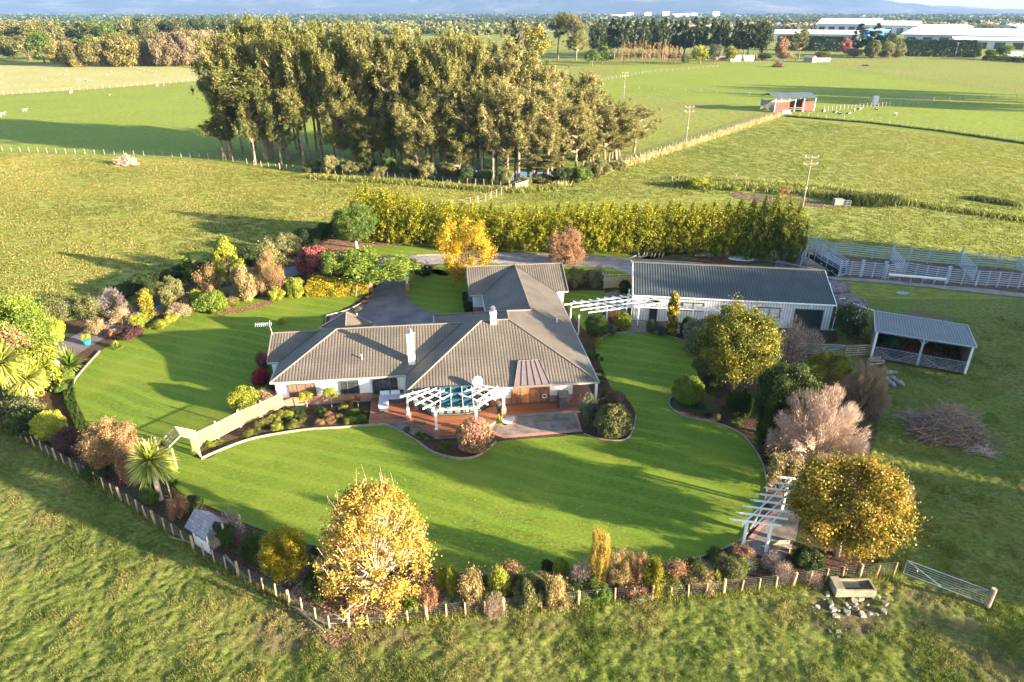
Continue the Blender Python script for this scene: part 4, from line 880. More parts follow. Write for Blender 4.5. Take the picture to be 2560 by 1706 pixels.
m.build('rafter',M['white'],t)
for x in(.5,3.7,6.4,9.3): MB().box(x-.06,x+.06,-.36,-.24,0,2.28).build('post',M['white'],t)
# carport
ca=at(2175.5,893.4);cb=at(2413.9,935.5); CA=math.atan2(cb[1]-ca[1],cb[0]-ca[0]); CL=math.hypot(cb[0]-ca[0],cb[1]-ca[1]); CD=6.6
cp=thing('carport','open three bay lean-to shelter with grey corrugated roof and pipe gates','shelter',(*ca,0),CA)
for i,x in enumerate((.08,CL/2,CL-.08)):
    m=MB(); m.box(x-.1,x+.1,-.1,.1,0,2.95)
    if i==1: m.bar((x,0,2.3),(x-.4,0,2.85),.08,.08); m.bar((x,0,2.3),(x+.4,0,2.85),.08,.08)
    m.build('post',M['steel'] if i==1 else M['white'],cp)
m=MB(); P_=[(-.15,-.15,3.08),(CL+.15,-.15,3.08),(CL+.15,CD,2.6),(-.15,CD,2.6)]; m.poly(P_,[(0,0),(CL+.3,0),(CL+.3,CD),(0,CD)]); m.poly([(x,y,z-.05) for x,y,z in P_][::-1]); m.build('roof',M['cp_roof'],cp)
m=MB(); m.box(0,CL,CD-.2,CD-.1,0,2.5); m.box(0,.06,.3,CD-.2,0,2.5); m.box(CL-.06,CL,.3,CD-.2,0,2.5); m.build('wall',M['oldwood'],cp)
m=MB(); m.bar((-.18,-.17,3.0),(CL+.18,-.17,3.0),.06,.14); m.bar((-.18,CD,2.56),(CL+.18,CD,2.56),.08,.12); m.bar((-.18,-.17,3.03),(-.18,CD,2.58),.05,.1); m.bar((CL+.18,-.17,3.03),(CL+.18,CD,2.58),.05,.1); m.build('fascia',M['steel'],cp)
def gate_mesh(L_,h,n=6,brace=True,r=.022):
    m=MB(); m.tube([(0,0,.12),(0,0,h),(L_,0,h),(L_,0,.12),(0,0,.12)],r,6)
    for k in range(1,n): z=.12+(h-.12)*k/n; m.tube([(0,0,z),(L_,0,z)],r*.55,4)
    if brace: m.tube([(0,0,h),(L_/2,0,.12),(L_,0,h)],r*.6,4)
    return m
for x0 in(.15,CL/2+.1):
    g_=gate_mesh(CL/2-.25,1.25,7).build('gate',M['steel'],cp); g_.location=(x0,-.05,0)
def cw(u,v,z=0): c,s=math.cos(CA),math.sin(CA); return (ca[0]+u*c-v*s,ca[1]+u*s+v*c,z)
sheet('soil_patch',[cw(*p)[:2] for p in((.1,-.2),(CL-.1,-.2),(CL-.1,CD-.3),(.1,CD-.3))],.13,M['litter'],label='brown leaf covered floor of the open shelter')
t=thing('tarpaulin_heap','crumpled green tarpaulin under the shelter roof','tarpaulin',cw(1.9,4.4),CA)
rs=np.random.RandomState(5); m=MB(); n=9
gx=[[(x*.3-1.2+rs.rand()*.1,y*.25-1+rs.rand()*.1,max(0,.9*math.sin(math.pi*x/8)*math.sin(math.pi*y/8)+rs.rand()*.22-.1)) for x in range(9)] for y in range(9)]
for j in range(8):
    for i in range(8): m.poly([gx[j][i],gx[j][i+1],gx[j+1][i+1],gx[j+1][i]])
m.build('sheet',M['greenbox'],t)
t=thing('trough','round black rubber trough inside the shelter','trough',cw(2.3,1.2)); m=MB(); m.tube([(0,0,0),(0,0,.2),(0,0,.45)],[.65,.72,.78],18,False); m.tube([(0,0,.45),(0,0,.25),(0,0,.1)],[.7,.66,.6],18,True); m.build('tub',M['black'],t)
# tanks
for (px,py,lab) in((2084,714,'concrete water tank farther from the camera behind the shed end'),(2121,750,'mottled concrete water tank nearer the camera beside the shed end')):
    x,y=at(px,py,2.5); t=thing('water_tank',lab,'water tank',(x,y,0),0,'concrete water tanks beside the shed'); m=MB()
    m.tube([(0,0,0),(0,0,2.4)],[1.95,1.95],28,False); m.build('tank_wall',M['tank'],t,True); m=MB(); m.tube([(0,0,2.4),(0,0,2.48),(0,0,2.62)],[2.0,1.98,.3],28); m.build('tank_lid',M['tank'],t); m=MB(); m.tube([(-.9,.2,2.55),(-.5,-.2,2.75)],.07,8); m.build('inlet',M['white'],t)
x,y=at(2094,788); t=thing('downpipe','white bent overflow pipe standing against the nearer tank','pipe',(x,y,0)); m=MB(); m.tube([(0,0,0),(.05,0,1.9),(.12,0,2.15),(.35,.1,2.2)],.07,8); m.build('pipe',M['white'],t)
a_=cw(-.15,CD,2.6); b_=(*at(2134,759,2.6),2.6); t=thing('gutter_pipe','long white pipe from the shelter roof to the nearer tank','pipe',(0,0,0)); m=MB(); m.tube([a_,b_],.06,8); m.build('pipe',M['white'],t); 
for f in(.3,.62): q=[a_[i]*(1-f)+b_[i]*f for i in range(3)]; MB().tube([(q[0],q[1],0),tuple(q)],.03,5).build('prop',M['timber'],t)
# green boat like cover beside the shed
x,y=at(1945,850); t=thing('covered_bin','dark green plastic covered heap beside the white shed wall','cover',(x,y,0),-.5); m=MB(); m.tube([(-1.2,0,.5),(-.9,0,.55),(0,0,.62),(.9,0,.5),(1.3,0,.3)],[.1,.5,.62,.5,.2],14); m.build('cover',M['greenbox'],t,True)
x,y=at(2080,826); t=tag(MB().prism([(-.4,-.15),(.2,-.3),(.5,.1),(-.1,.3)],0,.06).build('green_tray',plain('bright_green_plastic',(.02,.5,.15),.4)),'bright green plastic tray lying at the shed corner','tray'); t.location=(x,y,.03)
# ================================================================ FENCES
def resample(pts,step):
    out=[pts[0]]; acc=0
    for a,b in zip(pts,pts[1:]):
        L_=math.hypot(b[0]-a[0],b[1]-a[1]); d=step-acc
        while d<=L_: out.append((a[0]+(b[0]-a[0])*d/L_,a[1]+(b[1]-a[1])*d/L_)); d+=step
        acc=L_-(d-step)
    return out
def fence(label,pts,step,h,r,wires=5,mat='post',var=.08,name='wire_fence',wr=.006,big=5,seed=1,rails=None,lim=100):
    rs=np.random.RandomState(seed); P=resample(pts,step)[:lim]; x0,y0=P[0]
    t=thing(name,label,'fence',(x0,y0,0)); me=None
    for i,(x,y) in enumerate(P):
        bigp=big and i%big==0; 
        if me is None:
            m=MB(); m.tube([(0,0,-.1),(0,0,h)],[r,r*.95],7); o=m.build('post',M[mat],t); me=o.data
        else: o=bpy.data.objects.new('post',me); COL.objects.link(o); o.parent=t
        s_=1.5 if bigp else .85; o.location=(x-x0,y-y0,0); o.scale=(s_,s_,(1.1 if bigp else .97)+rs.uniform(-var,var)*.6); o.rotation_euler=(rs.normal()*.03,rs.normal()*.03,0)
    if wires:
        m=MB()
        for k in range(wires):
            z=h*(.18+.78*k/max(1,wires-1)); m.tube([(x-x0,y-y0+r,z) for x,y in P],wr,3,False)
        m.build('wires',M['wire'],t)
    if rails:
        m=MB()
        for z in rails:
            for a,b in zip(P,P[1:]): m.bar((a[0]-x0,a[1]-y0,z),(b[0]-x0,b[1]-y0,z),.04,.13)
        m.build('rails',M[mat],t)
    return t
FG=G(FENCE)
fence('near post and wire fence round the garden with orange brown posts',FG,1.12,1.12,.062,7,wr=.0035,big=4,seed=3)
fence('far post fence across the left fields nearest the tan field',G([(-60,241),(0,238),(250,222),(493,203),(700,192)]),3.2,1.3,.11,3,'palebark' if False else 'post',wr=.02,big=0)
fence('fence of grey posts in front of the left gum tree shade',G([(-60,376),(0,378),(150,384),(400,390),(560,400),(700,425)]),2.6,1.25,.09,4,'oldwood',wr=.012,big=0)
fence('leaning post fence below the gum trees',G([(700,425),(880,440),(1040,452),(1180,462),(1300,470)]),1.8,1.3,.08,4,'oldwood',wr=.012,big=6,seed=4)
fence('crooked white post fence running down from the small gate',G([(1310,462),(1270,480),(1215,502),(1160,516),(1110,520),(1060,530)]),1.9,1.3,.1,3,'palebark',wr=.01,big=0,seed=6,var=.2)
fence('long fence in dry grass between gum trees and red barn',G([(1490,430),(1600,396),(1700,364),(1800,333),(1900,300),(1950,286)]),2.2,1.35,.1,4,'oldwood',wr=.012,big=0)
fence('fence along the dark drain right of the red barn',G([(1955,289),(2040,293),(2180,305),(2350,325),(2560,355),(2700,375)]),2.8,1.3,.1,4,'palebark',wr=.015,big=0)
fence('close set paling fence right of the red barn',G([(2060,277),(2160,270),(2250,264),(2330,258)]),1.9,1.5,.14,3,'palebark',wr=.02,big=0,seed=8,var=.25)
fence('long thin fence crossing the shaded strip behind the red barn',G([(1560,222),(1700,228),(1900,240),(2120,246),(2350,252),(2560,243)]),7,1.4,.12,3,'oldwood',wr=.03,big=0)
fence('distant fence running diagonally over the bright right field',G([(2047,158),(2200,185),(2394,213),(2560,233)]),6,1.3,.14,3,'oldwood',wr=.03,big=0)
fence('short distant fence left of the red barn field',G([(1430,222),(1520,200),(1620,182),(1700,176),(1800,168)]),5,1.3,.13,3,'oldwood',wr=.03,big=0)
fence('fence at the foot of the far trees on the right',G([(1830,160),(2050,152),(2300,150),(2450,156),(2600,166)]),8,1.5,.16,3,'oldwood',wr=.03,big=0)
fence('posts along the weedy drain in the right middle field',G([(1680,455),(1830,441),(1885,488),(1960,497),(2110,470),(2195,486),(2230,512)]),9,1.2,.1,2,'oldwood',wr=.012,big=0)
fence('sagging wires with pale posts in the far left corner field',G([(240,163),(330,170),(390,183),(400,184)]),6,1.4,.14,3,'oldwood',wr=.03,big=0)
def gate(label,a,b,h,n=6,mat='steel',wood=False,brace=True,posts=False,r=.025):
    a=at(*a);b=at(*b); L_=math.hypot(b[0]-a[0],b[1]-a[1]); t=thing('farm_gate',label,'gate',(*a,0),math.atan2(b[1]-a[1],b[0]-a[0]))
    if wood:
        m=MB()
        for k in range(n): z=.2+(h-.2)*k/(n-1); m.box(0,L_,-.02,.02,z-.055,z+.055)
        for x in(.05,L_/2,L_-.05): m.box(x-.05,x+.05,-.05,-.022,.1,h+.05)
        m.build('rails',M[mat],t)
    else: gate_mesh(L_,h,n,brace,r).build('pipe_frame',M[mat],t)
    if posts: MB().tube([(L_+.2,0,-.1),(L_+.22,0,h+.25)],[.16,.15],10).build('gate_post',M['oldwood'],t)
    return t
gate('pipe gate leading to the paddock right of the ochre maple',(2257,1436),(2458,1512),1.15,6,posts=True,r=.02)
gate('silver pipe gate left of the wooden rail gate',(1995,885),(2108,890),1.2,6)
gate('weathered wooden rail gate beside the open shelter',(2110,893),(2172,890),1.25,5,'oldwood',True)
gate('grey wooden gate at the corner below the gum trees',(1290,478),(1320,468),1.35,5,'palebark',True)
gate('small pipe gate behind the shed roof',(1938,672),(2005,690),1.2,4)
gate('white two rail gate near the drain in the right field',(2106,516),(2126,518),1.1,4,'white',True)
# timber gate by the house
a=at(1510,722);b=at(1582,719); t=thing('timber_gate','pale timber boarded gate with braces between house and shed','gate',(*a,0),math.atan2(b[1]-a[1],b[0]-a[0])); L_=math.hypot(b[0]-a[0],b[1]-a[1])
m=MB(); 
for k in range(int(L_/.15)): m.box(k*.15,k*.15+.14,-.02,.02,.1,1.45)
m.build('boards',M['timber'],t); m=MB()
for x in(0,L_/2,L_): m.box(x-.08,x+.08,-.1,.1,0,1.9)
m.bar((.1,-.06,.2),(L_/2-.1,-.06,1.35),.03,.12); m.bar((L_/2+.1,-.06,.2),(L_-.1,-.06,1.35),.03,.12); m.box(0,L_,-.05,.05,1.5,1.56); m.box(0,L_,-.05,.05,1.8,1.86); m.build('frame',M['timber'],t)
# obelisk frame with pink flower pot
x,y=at(1517,722); t=thing('bird_feeder','wire stand with a pink pot beside the timber gate','feeder',(x,y,0)); m=MB(); m.tube([(0,0,0),(0,0,1.2)],.03,6)
m.bar((-.6,0,1.2),(.6,0,1.2),.4,.05)
for q in(-.6,-.2,.2,.6): m.tube([(q,0,1.2),(q,0,2.6)],.015,4)
m.build('frame',M['steel'],t); m=MB(); m.tube([(-.6,0,1.9),(-.6,0,2.05),(-.6,0,2.12)],[.1,.17,.12],8); m.build('pot',M['pinkplastic'],t)
# ================================================================ CATTLE YARDS
def panel(label,a,b,h=2.0,n=6,posts=2,cat='yard panel',z0=.1,group='steel cattle yard panels',mat='steel'):
    a=at(*a);b=at(*b); L_=math.hypot(b[0]-a[0],b[1]-a[1]); t=thing('yard_panel',label,cat,(*a,0),math.atan2(b[1]-a[1],b[0]-a[0]),group)
    m=MB()
    for k in range(n): z=.3+(h-.34)*k/(n-1); m.box(0,L_,-.03,.03,z-.04,z+.04)
    m.build('rails',M[mat],t)
    for k in range(posts): x=L_*k/(posts-1); MB().box(x-.065,x+.065,-.065,.065,0,h+.05).build('post',M[mat],t)
    return t
zc=lambda x,y:(1960+x/3.922,590+y/3.922)
front=[((545,392),(740,400)),((760,402),(965,418)),((985,430),(1170,405)),((1175,405),(1375,440)),((1380,440),(1575,465)),((1600,470),(1870,492)),((1880,492),(2080,502)),((2085,502),(2290,516)),((2295,516),(2560,530))]
fl=['front panel right of the loading ramp','front panel with the narrow gate left of the headrail','front panel above the left end of the round pipe','front panel above the middle of the round pipe','front panel above the right end of the round pipe','front panel with fanned diagonal rails','front panel right of the fanned rails','second last front panel at the right edge','rightmost front panel cut by the photo edge']
for (a,b),l in zip(front,fl): panel(l,zc(*a),zc(*b),2.05,7,3)
back=[((330,150),(480,190)),((480,190),(650,200)),((650,200),(860,228)),((860,228),(1035,245)),((1035,245),(1220,252)),((1220,252),(1400,270)),((1400,270),(1690,295)),((1690,295),(1880,300)),((1880,300),(2080,315)),((2080,315),(2265,335)),((2265,335),(2600,360))]
bl=['first','second','third','fourth','fifth','sixth','seventh','eighth','ninth','tenth','last']
for (a,b),l in zip(back,bl): panel('back row yard panel, %s from the loading ramp'%l,zc(*a),zc(*b),1.9,6,2)
for a,b,l in [((1035,245),(1150,385),'cross panel slanting between back and front rows left of centre'),((1700,290),(1850,450),'cross panel behind the fanned rails'),((2265,335),(2400,400),'cross panel at the right edge of the yards'),((215,225),(160,300),'left end panel beside the cypress hedge'),((235,140),(320,150),'short panel behind the loading ramp')]:
    panel(l,zc(*a),zc(*b),2.0,7,2)
for x,y,l in((1050,245,'tall hinge post of the left cross panel'),(1710,292,'tall hinge post of the right cross panel')):
    X,Y=at(*zc(x,y)); t=MB().box(-.09,.09,-.09,.09,0,2.75).build('hinge_post',M['steel']); t.location=(X,Y,0); tag(t,l,'post')
for x,y,l in((745,402,'sheeted steel box post, left one of the front row'),(968,420,'sheeted steel box post, middle one of the front row'),(1585,468,'sheeted steel box post, right one of the front row')):
    X,Y=at(*zc(x,y)); t=thing('slide_gate_post',l,'gate post',(X,Y,0),-.1); m=MB(); m.box(-.16,.16,-.1,.1,0,2.3); m.build('box_section',M['steel'],t); MB().box(-.24,.24,-.14,.14,2.3,2.36).build('cap',M['steel'],t)
a=at(*zc(1010,432));b=at(*zc(1565,478)); t=thing('round_trough','long pale half round pipe rail on steel stands','trough',(*a,0),math.atan2(b[1]-a[1],b[0]-a[0])); L_=math.hypot(b[0]-a[0],b[1]-a[1])
MB().tube([(0,-.3,.85),(L_,-.3,.85)],.16,10).build('pipe',M['plaster'],t)
for k in range(6): MB().tube([(L_*k/5,-.55,0),(L_*k/5,-.3,.7)],.03,5).build('stand',M['steel'],t)
# loading ramp
a=Vector((*at(*zc(285,300)),0)); b=Vector((*at(*zc(530,400)),0)); d=(b-a); L_=d.length; t=thing('loading_ramp','steel cattle loading ramp with black side panels behind the shed','loading ramp',tuple(a),math.atan2(d.y,d.x))
m=MB(); m.hexa([(0,0,.85),(L_,0,.0),(L_,1.2,.0),(0,1.2,.85)],[(0,0,.95),(L_,0,.1),(L_,1.2,.1),(0,1.2,.95)]); m.box(-1.6,0,0,1.2,.85,.95); m.build('floor',M['steel'],t)
for y in(0,1.2):
    m=MB(); m.hexa([(-1.5,y-.02,1.0),(L_,y-.02,.12),(L_,y+.02,.12),(-1.5,y+.02,1.0)],[(-1.5,y-.02,1.6),(L_,y-.02,.85),(L_,y+.02,.85),(-1.5,y+.02,1.6)]); pn=m.build('side_panel',M['black'],t)
    if y==0:
        for f in(.3,.75): x=L_*f; MB().prism([(x+.22*math.cos(q*.785),.5*0+.1*math.sin(q*.785)) for q in range(8)],0,.01).build('green_emblem',plain('emblem_green',(.1,.5,.3)),pn).matrix_local=Matrix.Translation((0,-.03,.95-.85*f+.15))@Matrix.Rotation(R(90),4,'X')
    m=MB()
    for k in range(6): z=.95+k*.26; m.bar((0,y,z+.75),(L_,y,z-.02),.04,.06); m.bar((-1.6,y,z+.75),(0,y,z+.75),.04,.06)
    for f in(0,.5,1): z=.9*(1-f); m.box(L_*f-.04,L_*f+.04,y-.04,y+.04,z,z+2.3)
    m.build('side_rails',M['steel'],t)
X,Y=at(*zc(222,300)); MBt=MB().tube([(0,0,0),(0,0,2.9)],[.14,.13],8).build('pole_stub',M['oldwood']); MBt.location=(X,Y,0); tag(MBt,'short brown wooden pole beside the loading ramp','pole')
X,Y=at(*zc(697,590)); t=thing('float_marker','orange ball on a thin stake in the right paddock grass','marker',(X,Y,0)); MB().tube([(0,0,0),(0,0,.9)],.012,4).build('stake',M['wire'],t); MB().tube([(0,0,.86),(0,0,.93),(0,0,1.02),(0,0,1.1)],[.03,.12,.12,.03],10).build('ball',M['redhull'],t)
# ================================================================ POWER POLES
def pole(label,bx,by,h,arms=2,box=True,rz=0,tr=.14):
    x,y=at(bx,by); t=thing('power_pole',label,'power pole',(x,y,0),rz,'power poles crossing the right fields'); MB().tube([(0,0,0),(0,0,h)],[tr,tr*.7],8).build('pole',M['oldwood'],t)
    for k in range(arms):
        z=h-.35-k*1.15; w_=1.15 if k==0 else 1.2; ar=MB().box(-w_,w_,-.06,.06,z-.06,z+.06); ar.bar((0,-.08,z-.6),(w_*.6,-.08,z-.03),.04,.04); ar.bar((0,-.08,z-.6),(-w_*.6,-.08,z-.03),.04,.04); ao=ar.build('crossarm',M['oldwood'],t)
        for s_ in(-w_+.1,0,w_-.1): MB().tube([(s_,0,z+.06),(s_,0,z+.14),(s_,0,z+.28)],[.09,.11,.06],7).build('insulator',M['white'],ao)
    if box: MB().tube([(0,0,4.3),(0,0,4.7)],tr*1.15,8).build('pole_band',M['white'],t)
pole('tallest power pole at the right end of the cypress hedge',2003,535,10.1)
pole('power pole beside the dry grass fence below the red barn',1714,365,10.1)
pole('power pole just right of the gum trees',1559,247,10)
pole('distant power pole in front of the dark far hedge',2386,147,11,1); pole('faint far power pole left of the big dark pine clump',2037,117,12,1); pole('faint far power pole above the woodland on the right of the birches',1958,112,12,1)
# thin power lines
def wire(label,a,b,sag=1.0):
    m=MB(); a=Vector(a);b=Vector(b); pts=[tuple(a.lerp(b,k/16)+Vector((0,0,-sag*4*(k/16)*(1-k/16)))) for k in range(17)]; m.tube(pts,.014,3,False); tag(m.build('power_line',M['wire']),label,'power line','power lines between the poles')
pa_=at(2003,535);pb_=at(1714,365);pc_=at(1559,247)
for o_,n_ in((-1.05,'left'),(1.05,'right')):
    wire('upper %s wire between the two nearest power poles'%n_,(pa_[0]+o_,pa_[1],9.95),(pb_[0]+o_,pb_[1],9.95)); wire('upper %s wire from the second pole to the gum tree pole'%n_,(pb_[0]+o_,pb_[1],9.95),(pc_[0]+o_,pc_[1],9.85))
# ================================================================ RED BARN
a=at(1912,278);b=at(2036,284); 
A0=Vector((*at(1935,281),0)); B0=Vector((*at(2034,279),0)); d=B0-A0; L_=d.length; BA=math.atan2(d.y,d.x)
bn=thing('hay_barn','open hay barn with blue grey gable roof and faded red board walls','barn',tuple(A0),BA)
Dp=10; EHt=topz(A0.y,246); EHt=max(4.5,min(8,EHt))
m=MB()
for x in(0,L_*.5,L_*.72,L_):
    for y in(0,Dp): m.box(x-.12,x+.12,y-.12,y+.12,0,EHt)
m.build('posts',M['steel'],bn)
m=MB(); o_=.6; RHt=EHt+1.3
for y0,fl in((-o_,0),(Dp+o_,1)):
    P_=[(-o_,y0,EHt-.05),(L_+o_,y0,EHt-.05),(L_+o_,Dp/2,RHt),(-o_,Dp/2,RHt)]; m.poly(P_[::-1] if fl else P_,[(0,0),(L_,0),(L_,5),(0,5)])
m.build('roof',M['cp_roof'],bn)
MB().box(0,L_*.36,-.06,.06,.2,3.2).build('wall',M['barnred'],bn); MB().box(L_*.68,L_,-.06,.06,.2,3.4).box(L_-.06,L_+.06,.06,Dp,.2,3.2).build('wall',M['barnred'],bn)
m=MB()
for k in range(11): y=.2+k*(Dp-.4)/10; m.box(-.08,.02,y,y+.7,.2,3.2)
for k in range(12): x=k*L_/12; m.box(x,x+1.3,Dp-.05,Dp+.05,.2,2.9)
m.build('pale_boards',M['rock'],bn); m=MB(); m.box(L_*.36,L_*.68,-.04,.04,1.3,1.45); m.box(L_*.36,L_*.68,-.04,.04,.7,.85); m.build('rail',M['oldwood'],bn)
x,y=at(1960,283); t=tag(MB().box(-1.4,1.4,-.7,.7,0,1.1).build('feed_bin',M['steel']),'small silver bin in front of the red barn','bin'); t.location=(x,y-1.5,0)
# ================================================================ WISHING WELL SHELTER, LATTICE, ARCH, PERGOLA ON THE RIGHT
def hx2(x,y): return 430+x/8.71,1250+y/8.71
wa=at(*hx2(520,990)); wb=at(*hx2(835,1200)); WA=math.atan2(wb[1]-wa[1],wb[0]-wa[0]); WL=math.hypot(wb[0]-wa[0],wb[1]-wa[1])
wh=thing('garden_shelter','small white boarded arbour with shingled gable roof on the near left fence','arbour',(*wa,0),WA)
WD=1.25; eh=1.75; rh=2.5
for x in(.05,WL-.05):
    for y in(.05,WD): MB().box(x-.045,x+.045,y-.045,y+.045,0,eh).build('post',M['white'],wh)
m=MB(); m.box(0,WL,-.02,.02,.1,.95); 
for k in range(9): x=WL*(.05+.9*k/8); hh_=.95+.16*abs(math.cos(k*.9)); m.box(x-.05,x+.05,-.03,-.021,.3,hh_)
m.build('front_board',M['white'],wh)
m=MB()
for k in range(9):
    y=.05+k*(WD-.05)/8
    m.bar((WL,y,.2),(WL,min(WD,y+.55),1.0),.015,.03); m.bar((WL+.02,y,.2),(WL+.02,max(.05,y-.55),1.0),.015,.03)
m.build('lattice_side',M['palebark'],wh)
m=MB(); o_=.28; sl3=math.hypot(WD/2+o_,rh-eh)
P_=[(-o_,-o_,eh-.1),(WL+o_,-o_,eh-.1),(WL+o_,WD/2,rh),(-o_,WD/2,rh)]; Q_=[(x,y,z-.05) for x,y,z in P_]; m.poly(P_,[(0,0),(WL+.5,0),(WL+.5,sl3),(0,sl3)]); m.poly(Q_[::-1])
P_=[(WL+o_,WD+o_,eh-.1),(-o_,WD+o_,eh-.1),(-o_,WD/2,rh),(WL+o_,WD/2,rh)]; m.poly(P_,[(0,0),(WL+.5,0),(WL+.5,sl3),(0,sl3)]); m.build('roof',M['shingle'],wh)
m=MB(); m.box(0,WL,.35,WD,.35,.42); m.build('bench',M['oldwood'],wh)
def lattice(m,a,b,z0,z1,sp=.13,w_=.022):
    a=Vector((*a,0));b=Vector((*b,0)); L_=(b-a).length; d=(b-a)/L_; H_=z1-z0; k=-H_
    while k<L_:
        s0=max(0,k);s1=min(L_,k+H_)
        if s1>s0:
            m.bar(tuple(a+d*s0+Vector((0,0,z0+s0-k))),tuple(a+d*s1+Vector((0,0,z0+s1-k))),.012,w_)
            m.bar(tuple(a+d*s0+Vector((0,.014,z1-(s0-k)))),tuple(a+d*s1+Vector((0,.014,z1-(s1-k)))),.012,w_)
        k+=sp
LT=[at(709,1020),at(658,1045),at(602,1068.5),at(546.5,1098),at(497,1122)]
lf=thing('lattice_fence','pale timber diagonal lattice fence from the house corner to the garden arch','fence',(0,0,0))
for p in LT: MB().box(p[0]-.05,p[0]+.05,p[1]-.05,p[1]+.05,0,1.75).build('post',M['timber'],lf)
for a,b in zip(LT,LT[1:]):
    m=MB(); lattice(m,a,b,.2,1.45,.19,.028); m.bar((*a,.18),(*b,.18),.05,.07); m.bar((*a,1.48),(*b,1.48),.05,.07); m.build('lattice_panel',M['timber'],lf)
c0=at(482,1128);c1=at(502.6,1146.5)
# arch
ar=thing('garden_arch','timber lattice arch over the lawn gap with sloping slatted top','arch',(0,0,0))
d0=at(400,1145); d1=at(430,1188); 
for p in(c0,c1,at(443,1174),d0): MB().box(p[0]-.045,p[0]+.045,p[1]-.045,p[1]+.045,0,1.95).build('post',M['timber'],ar)
m=MB(); lattice(m,c0,c1,.15,1.9,.13,.03); m.build('lattice_side',M['timber'],ar)
P3=lambda x,y,z:Vector((*at(x,y,z),z))
f_=lambda x,y:(380+x/9.8,1020+y/9.8)
tA=P3(*f_(700,680),2.55);tB=P3(*f_(1075,770),2.0);tC=P3(*f_(555,465),2.55);tD=P3(*f_(1010,560),2.0);tE=P3(*f_(420,960),1.95);tF=P3(*f_(280,740),1.95)
m=MB()
for a,b in((tA,tB),(tC,tD),(tA,tE),(tC,tF),(tA,tC),(tB,tD),(tE,tF)): m.bar(tuple(a),tuple(b),.05,.09)
m.build('arch_beam',M['timber'],ar)
m=MB()
for k in range(12): f=(k+.5)/12; m.bar(tuple(tA.lerp(tB,f)),tuple(tC.lerp(tD,f)),.03,.03)
for k in range(9): f=(k+.5)/9; m.bar(tuple(tA.lerp(tC,f)+Vector((0,0,.03))),tuple(tB.lerp(tD,f)+Vector((0,0,.03))),.03,.02)
for k in range(4): f=(k+.5)/4; m.bar(tuple(tA.lerp(tC,f)),tuple(tE.lerp(tF,f)),.05,.03); m.bar(tuple(tA.lerp(tE,f)),tuple(tC.lerp(tF,f)),.05,.03)
m.build('slatted_top',M['palebark'],ar)
x,y=at(427,1243); t=MB().tube([(0,0,0),(0,0,1.7)],.05,6).build('garden_stake',M['palebark']); t.location=(x,y,0); tag(t,'pale stake standing right of the cabbage palm trunk','stake')
# right pergola
rp=thing('pergola','white pergola with pointed rafters beside the ochre maple','pergola',(0,0,0)); Z=2.5
zz=lambda x,y:(1700+x/2.736,1200+y/2.736)
fpA=at(*zz(425,475));fpB=at(*zz(585,497)); bpA=at(*zz(695,215)); e1=(fpB[0]-fpA[0],fpB[1]-fpA[1])
bpB=(bpA[0]+e1[0],bpA[1]+e1[1])
for p in(fpA,fpB,bpA,bpB): m=MB(); m.box(p[0]-.08,p[0]+.08,p[1]-.08,p[1]+.08,0,Z-.08); m.box(p[0]-.11,p[0]+.11,p[1]-.11,p[1]+.11,Z-.2,Z-.1); m.build('post',M['white'],rp)
al=Vector((bpA[0]-fpA[0],bpA[1]-fpA[1],0)); aL=al.length; al/=aL; cr_=Vector((e1[0],e1[1],0)); cL=cr_.length; cr_/=cL
m=MB()
for q in(0,cL/2,cL): o_=Vector((*fpA,Z))+cr_*q; m.bar(tuple(o_-al*.75),tuple(o_+al*(aL+.8)),.06,.15)
m.build('beam',M['white'],rp); m=MB()
for k in range(8):
    o_=Vector((*fpA,Z+.14))+al*(-.45+k*(aL+.9)/7); m.bar(tuple(o_-cr_*.75),tuple(o_+cr_*(cL+.75)),.065,.13); m.bar(tuple(o_-cr_*.98+Vector((0,0,.04))),tuple(o_-cr_*.75),.05,.05)
m.build('rafter',M['white'],rp)
sheet('path',G([(1862,1362),(1905,1315),(1960,1270),(2000,1290),(1990,1350),(1960,1400),(1900,1392)]),.07,M['concrete_dark'],label='concrete floor of the white pergola by the maple')
sheet('patio_border',G([(1855,1366),(1900,1312),(1950,1262),(1960,1268),(1910,1318),(1868,1366),(1895,1388),(1888,1392)]),.085,M['brick_pave'],label='brick edge of the right pergola floor')
m=MB(); 
x,y=at(1948,1380); t=thing('garden_bench','dark weathered bench under the maple beside the pergola','bench',(x,y,0),.1); MB().box(-.7,.7,-.2,.2,.4,.46).build('seat',M['oldwood'],t); MB().box(-.7,.7,.16,.2,.5,.8).build('backrest',M['oldwood'],t)
for s_ in(-.6,.6): MB().box(s_-.04,s_+.04,-.18,.18,0,.4).build('leg',M['oldwood'],t)
# driveway pergola with brick piers
dp=thing('driveway_pergola','driveway pergola with white posts on brick piers under a green creeper','pergola',(0,0,0))
zd=lambda x,y:(780+x/4.706,660+y/4.706)
pl=[at(*zd(700,325)),at(*zd(1124,312)),at(*zd(1146,198)),]; pl.append((pl[0][0]+pl[2][0]-pl[1][0],pl[0][1]+pl[2][1]-pl[1][1]))
for p in pl:
    po=MB().box(p[0]-.11,p[0]+.11,p[1]-.11,p[1]+.11,.9,2.5).build('post',M['white'],dp); MB().box(p[0]-.24,p[0]+.24,p[1]-.24,p[1]+.24,0,.92).build('brick_pier',M['brick'],po)
m=MB()
for a,b in((pl[0],pl[1]),(pl[3],pl[2]),(pl[0],pl[3]),(pl[1],pl[2])): m.bar((*a,2.55),(*b,2.55),.12,.18)
for k in range(9): f=(k+.5)/9; a=[pl[0][i]*(1-f)+pl[1][i]*f for i in(0,1)];b=[pl[3][i]*(1-f)+pl[2][i]*f for i in(0,1)]; m.bar((*a,2.7),(*b,2.7),.05,.12)
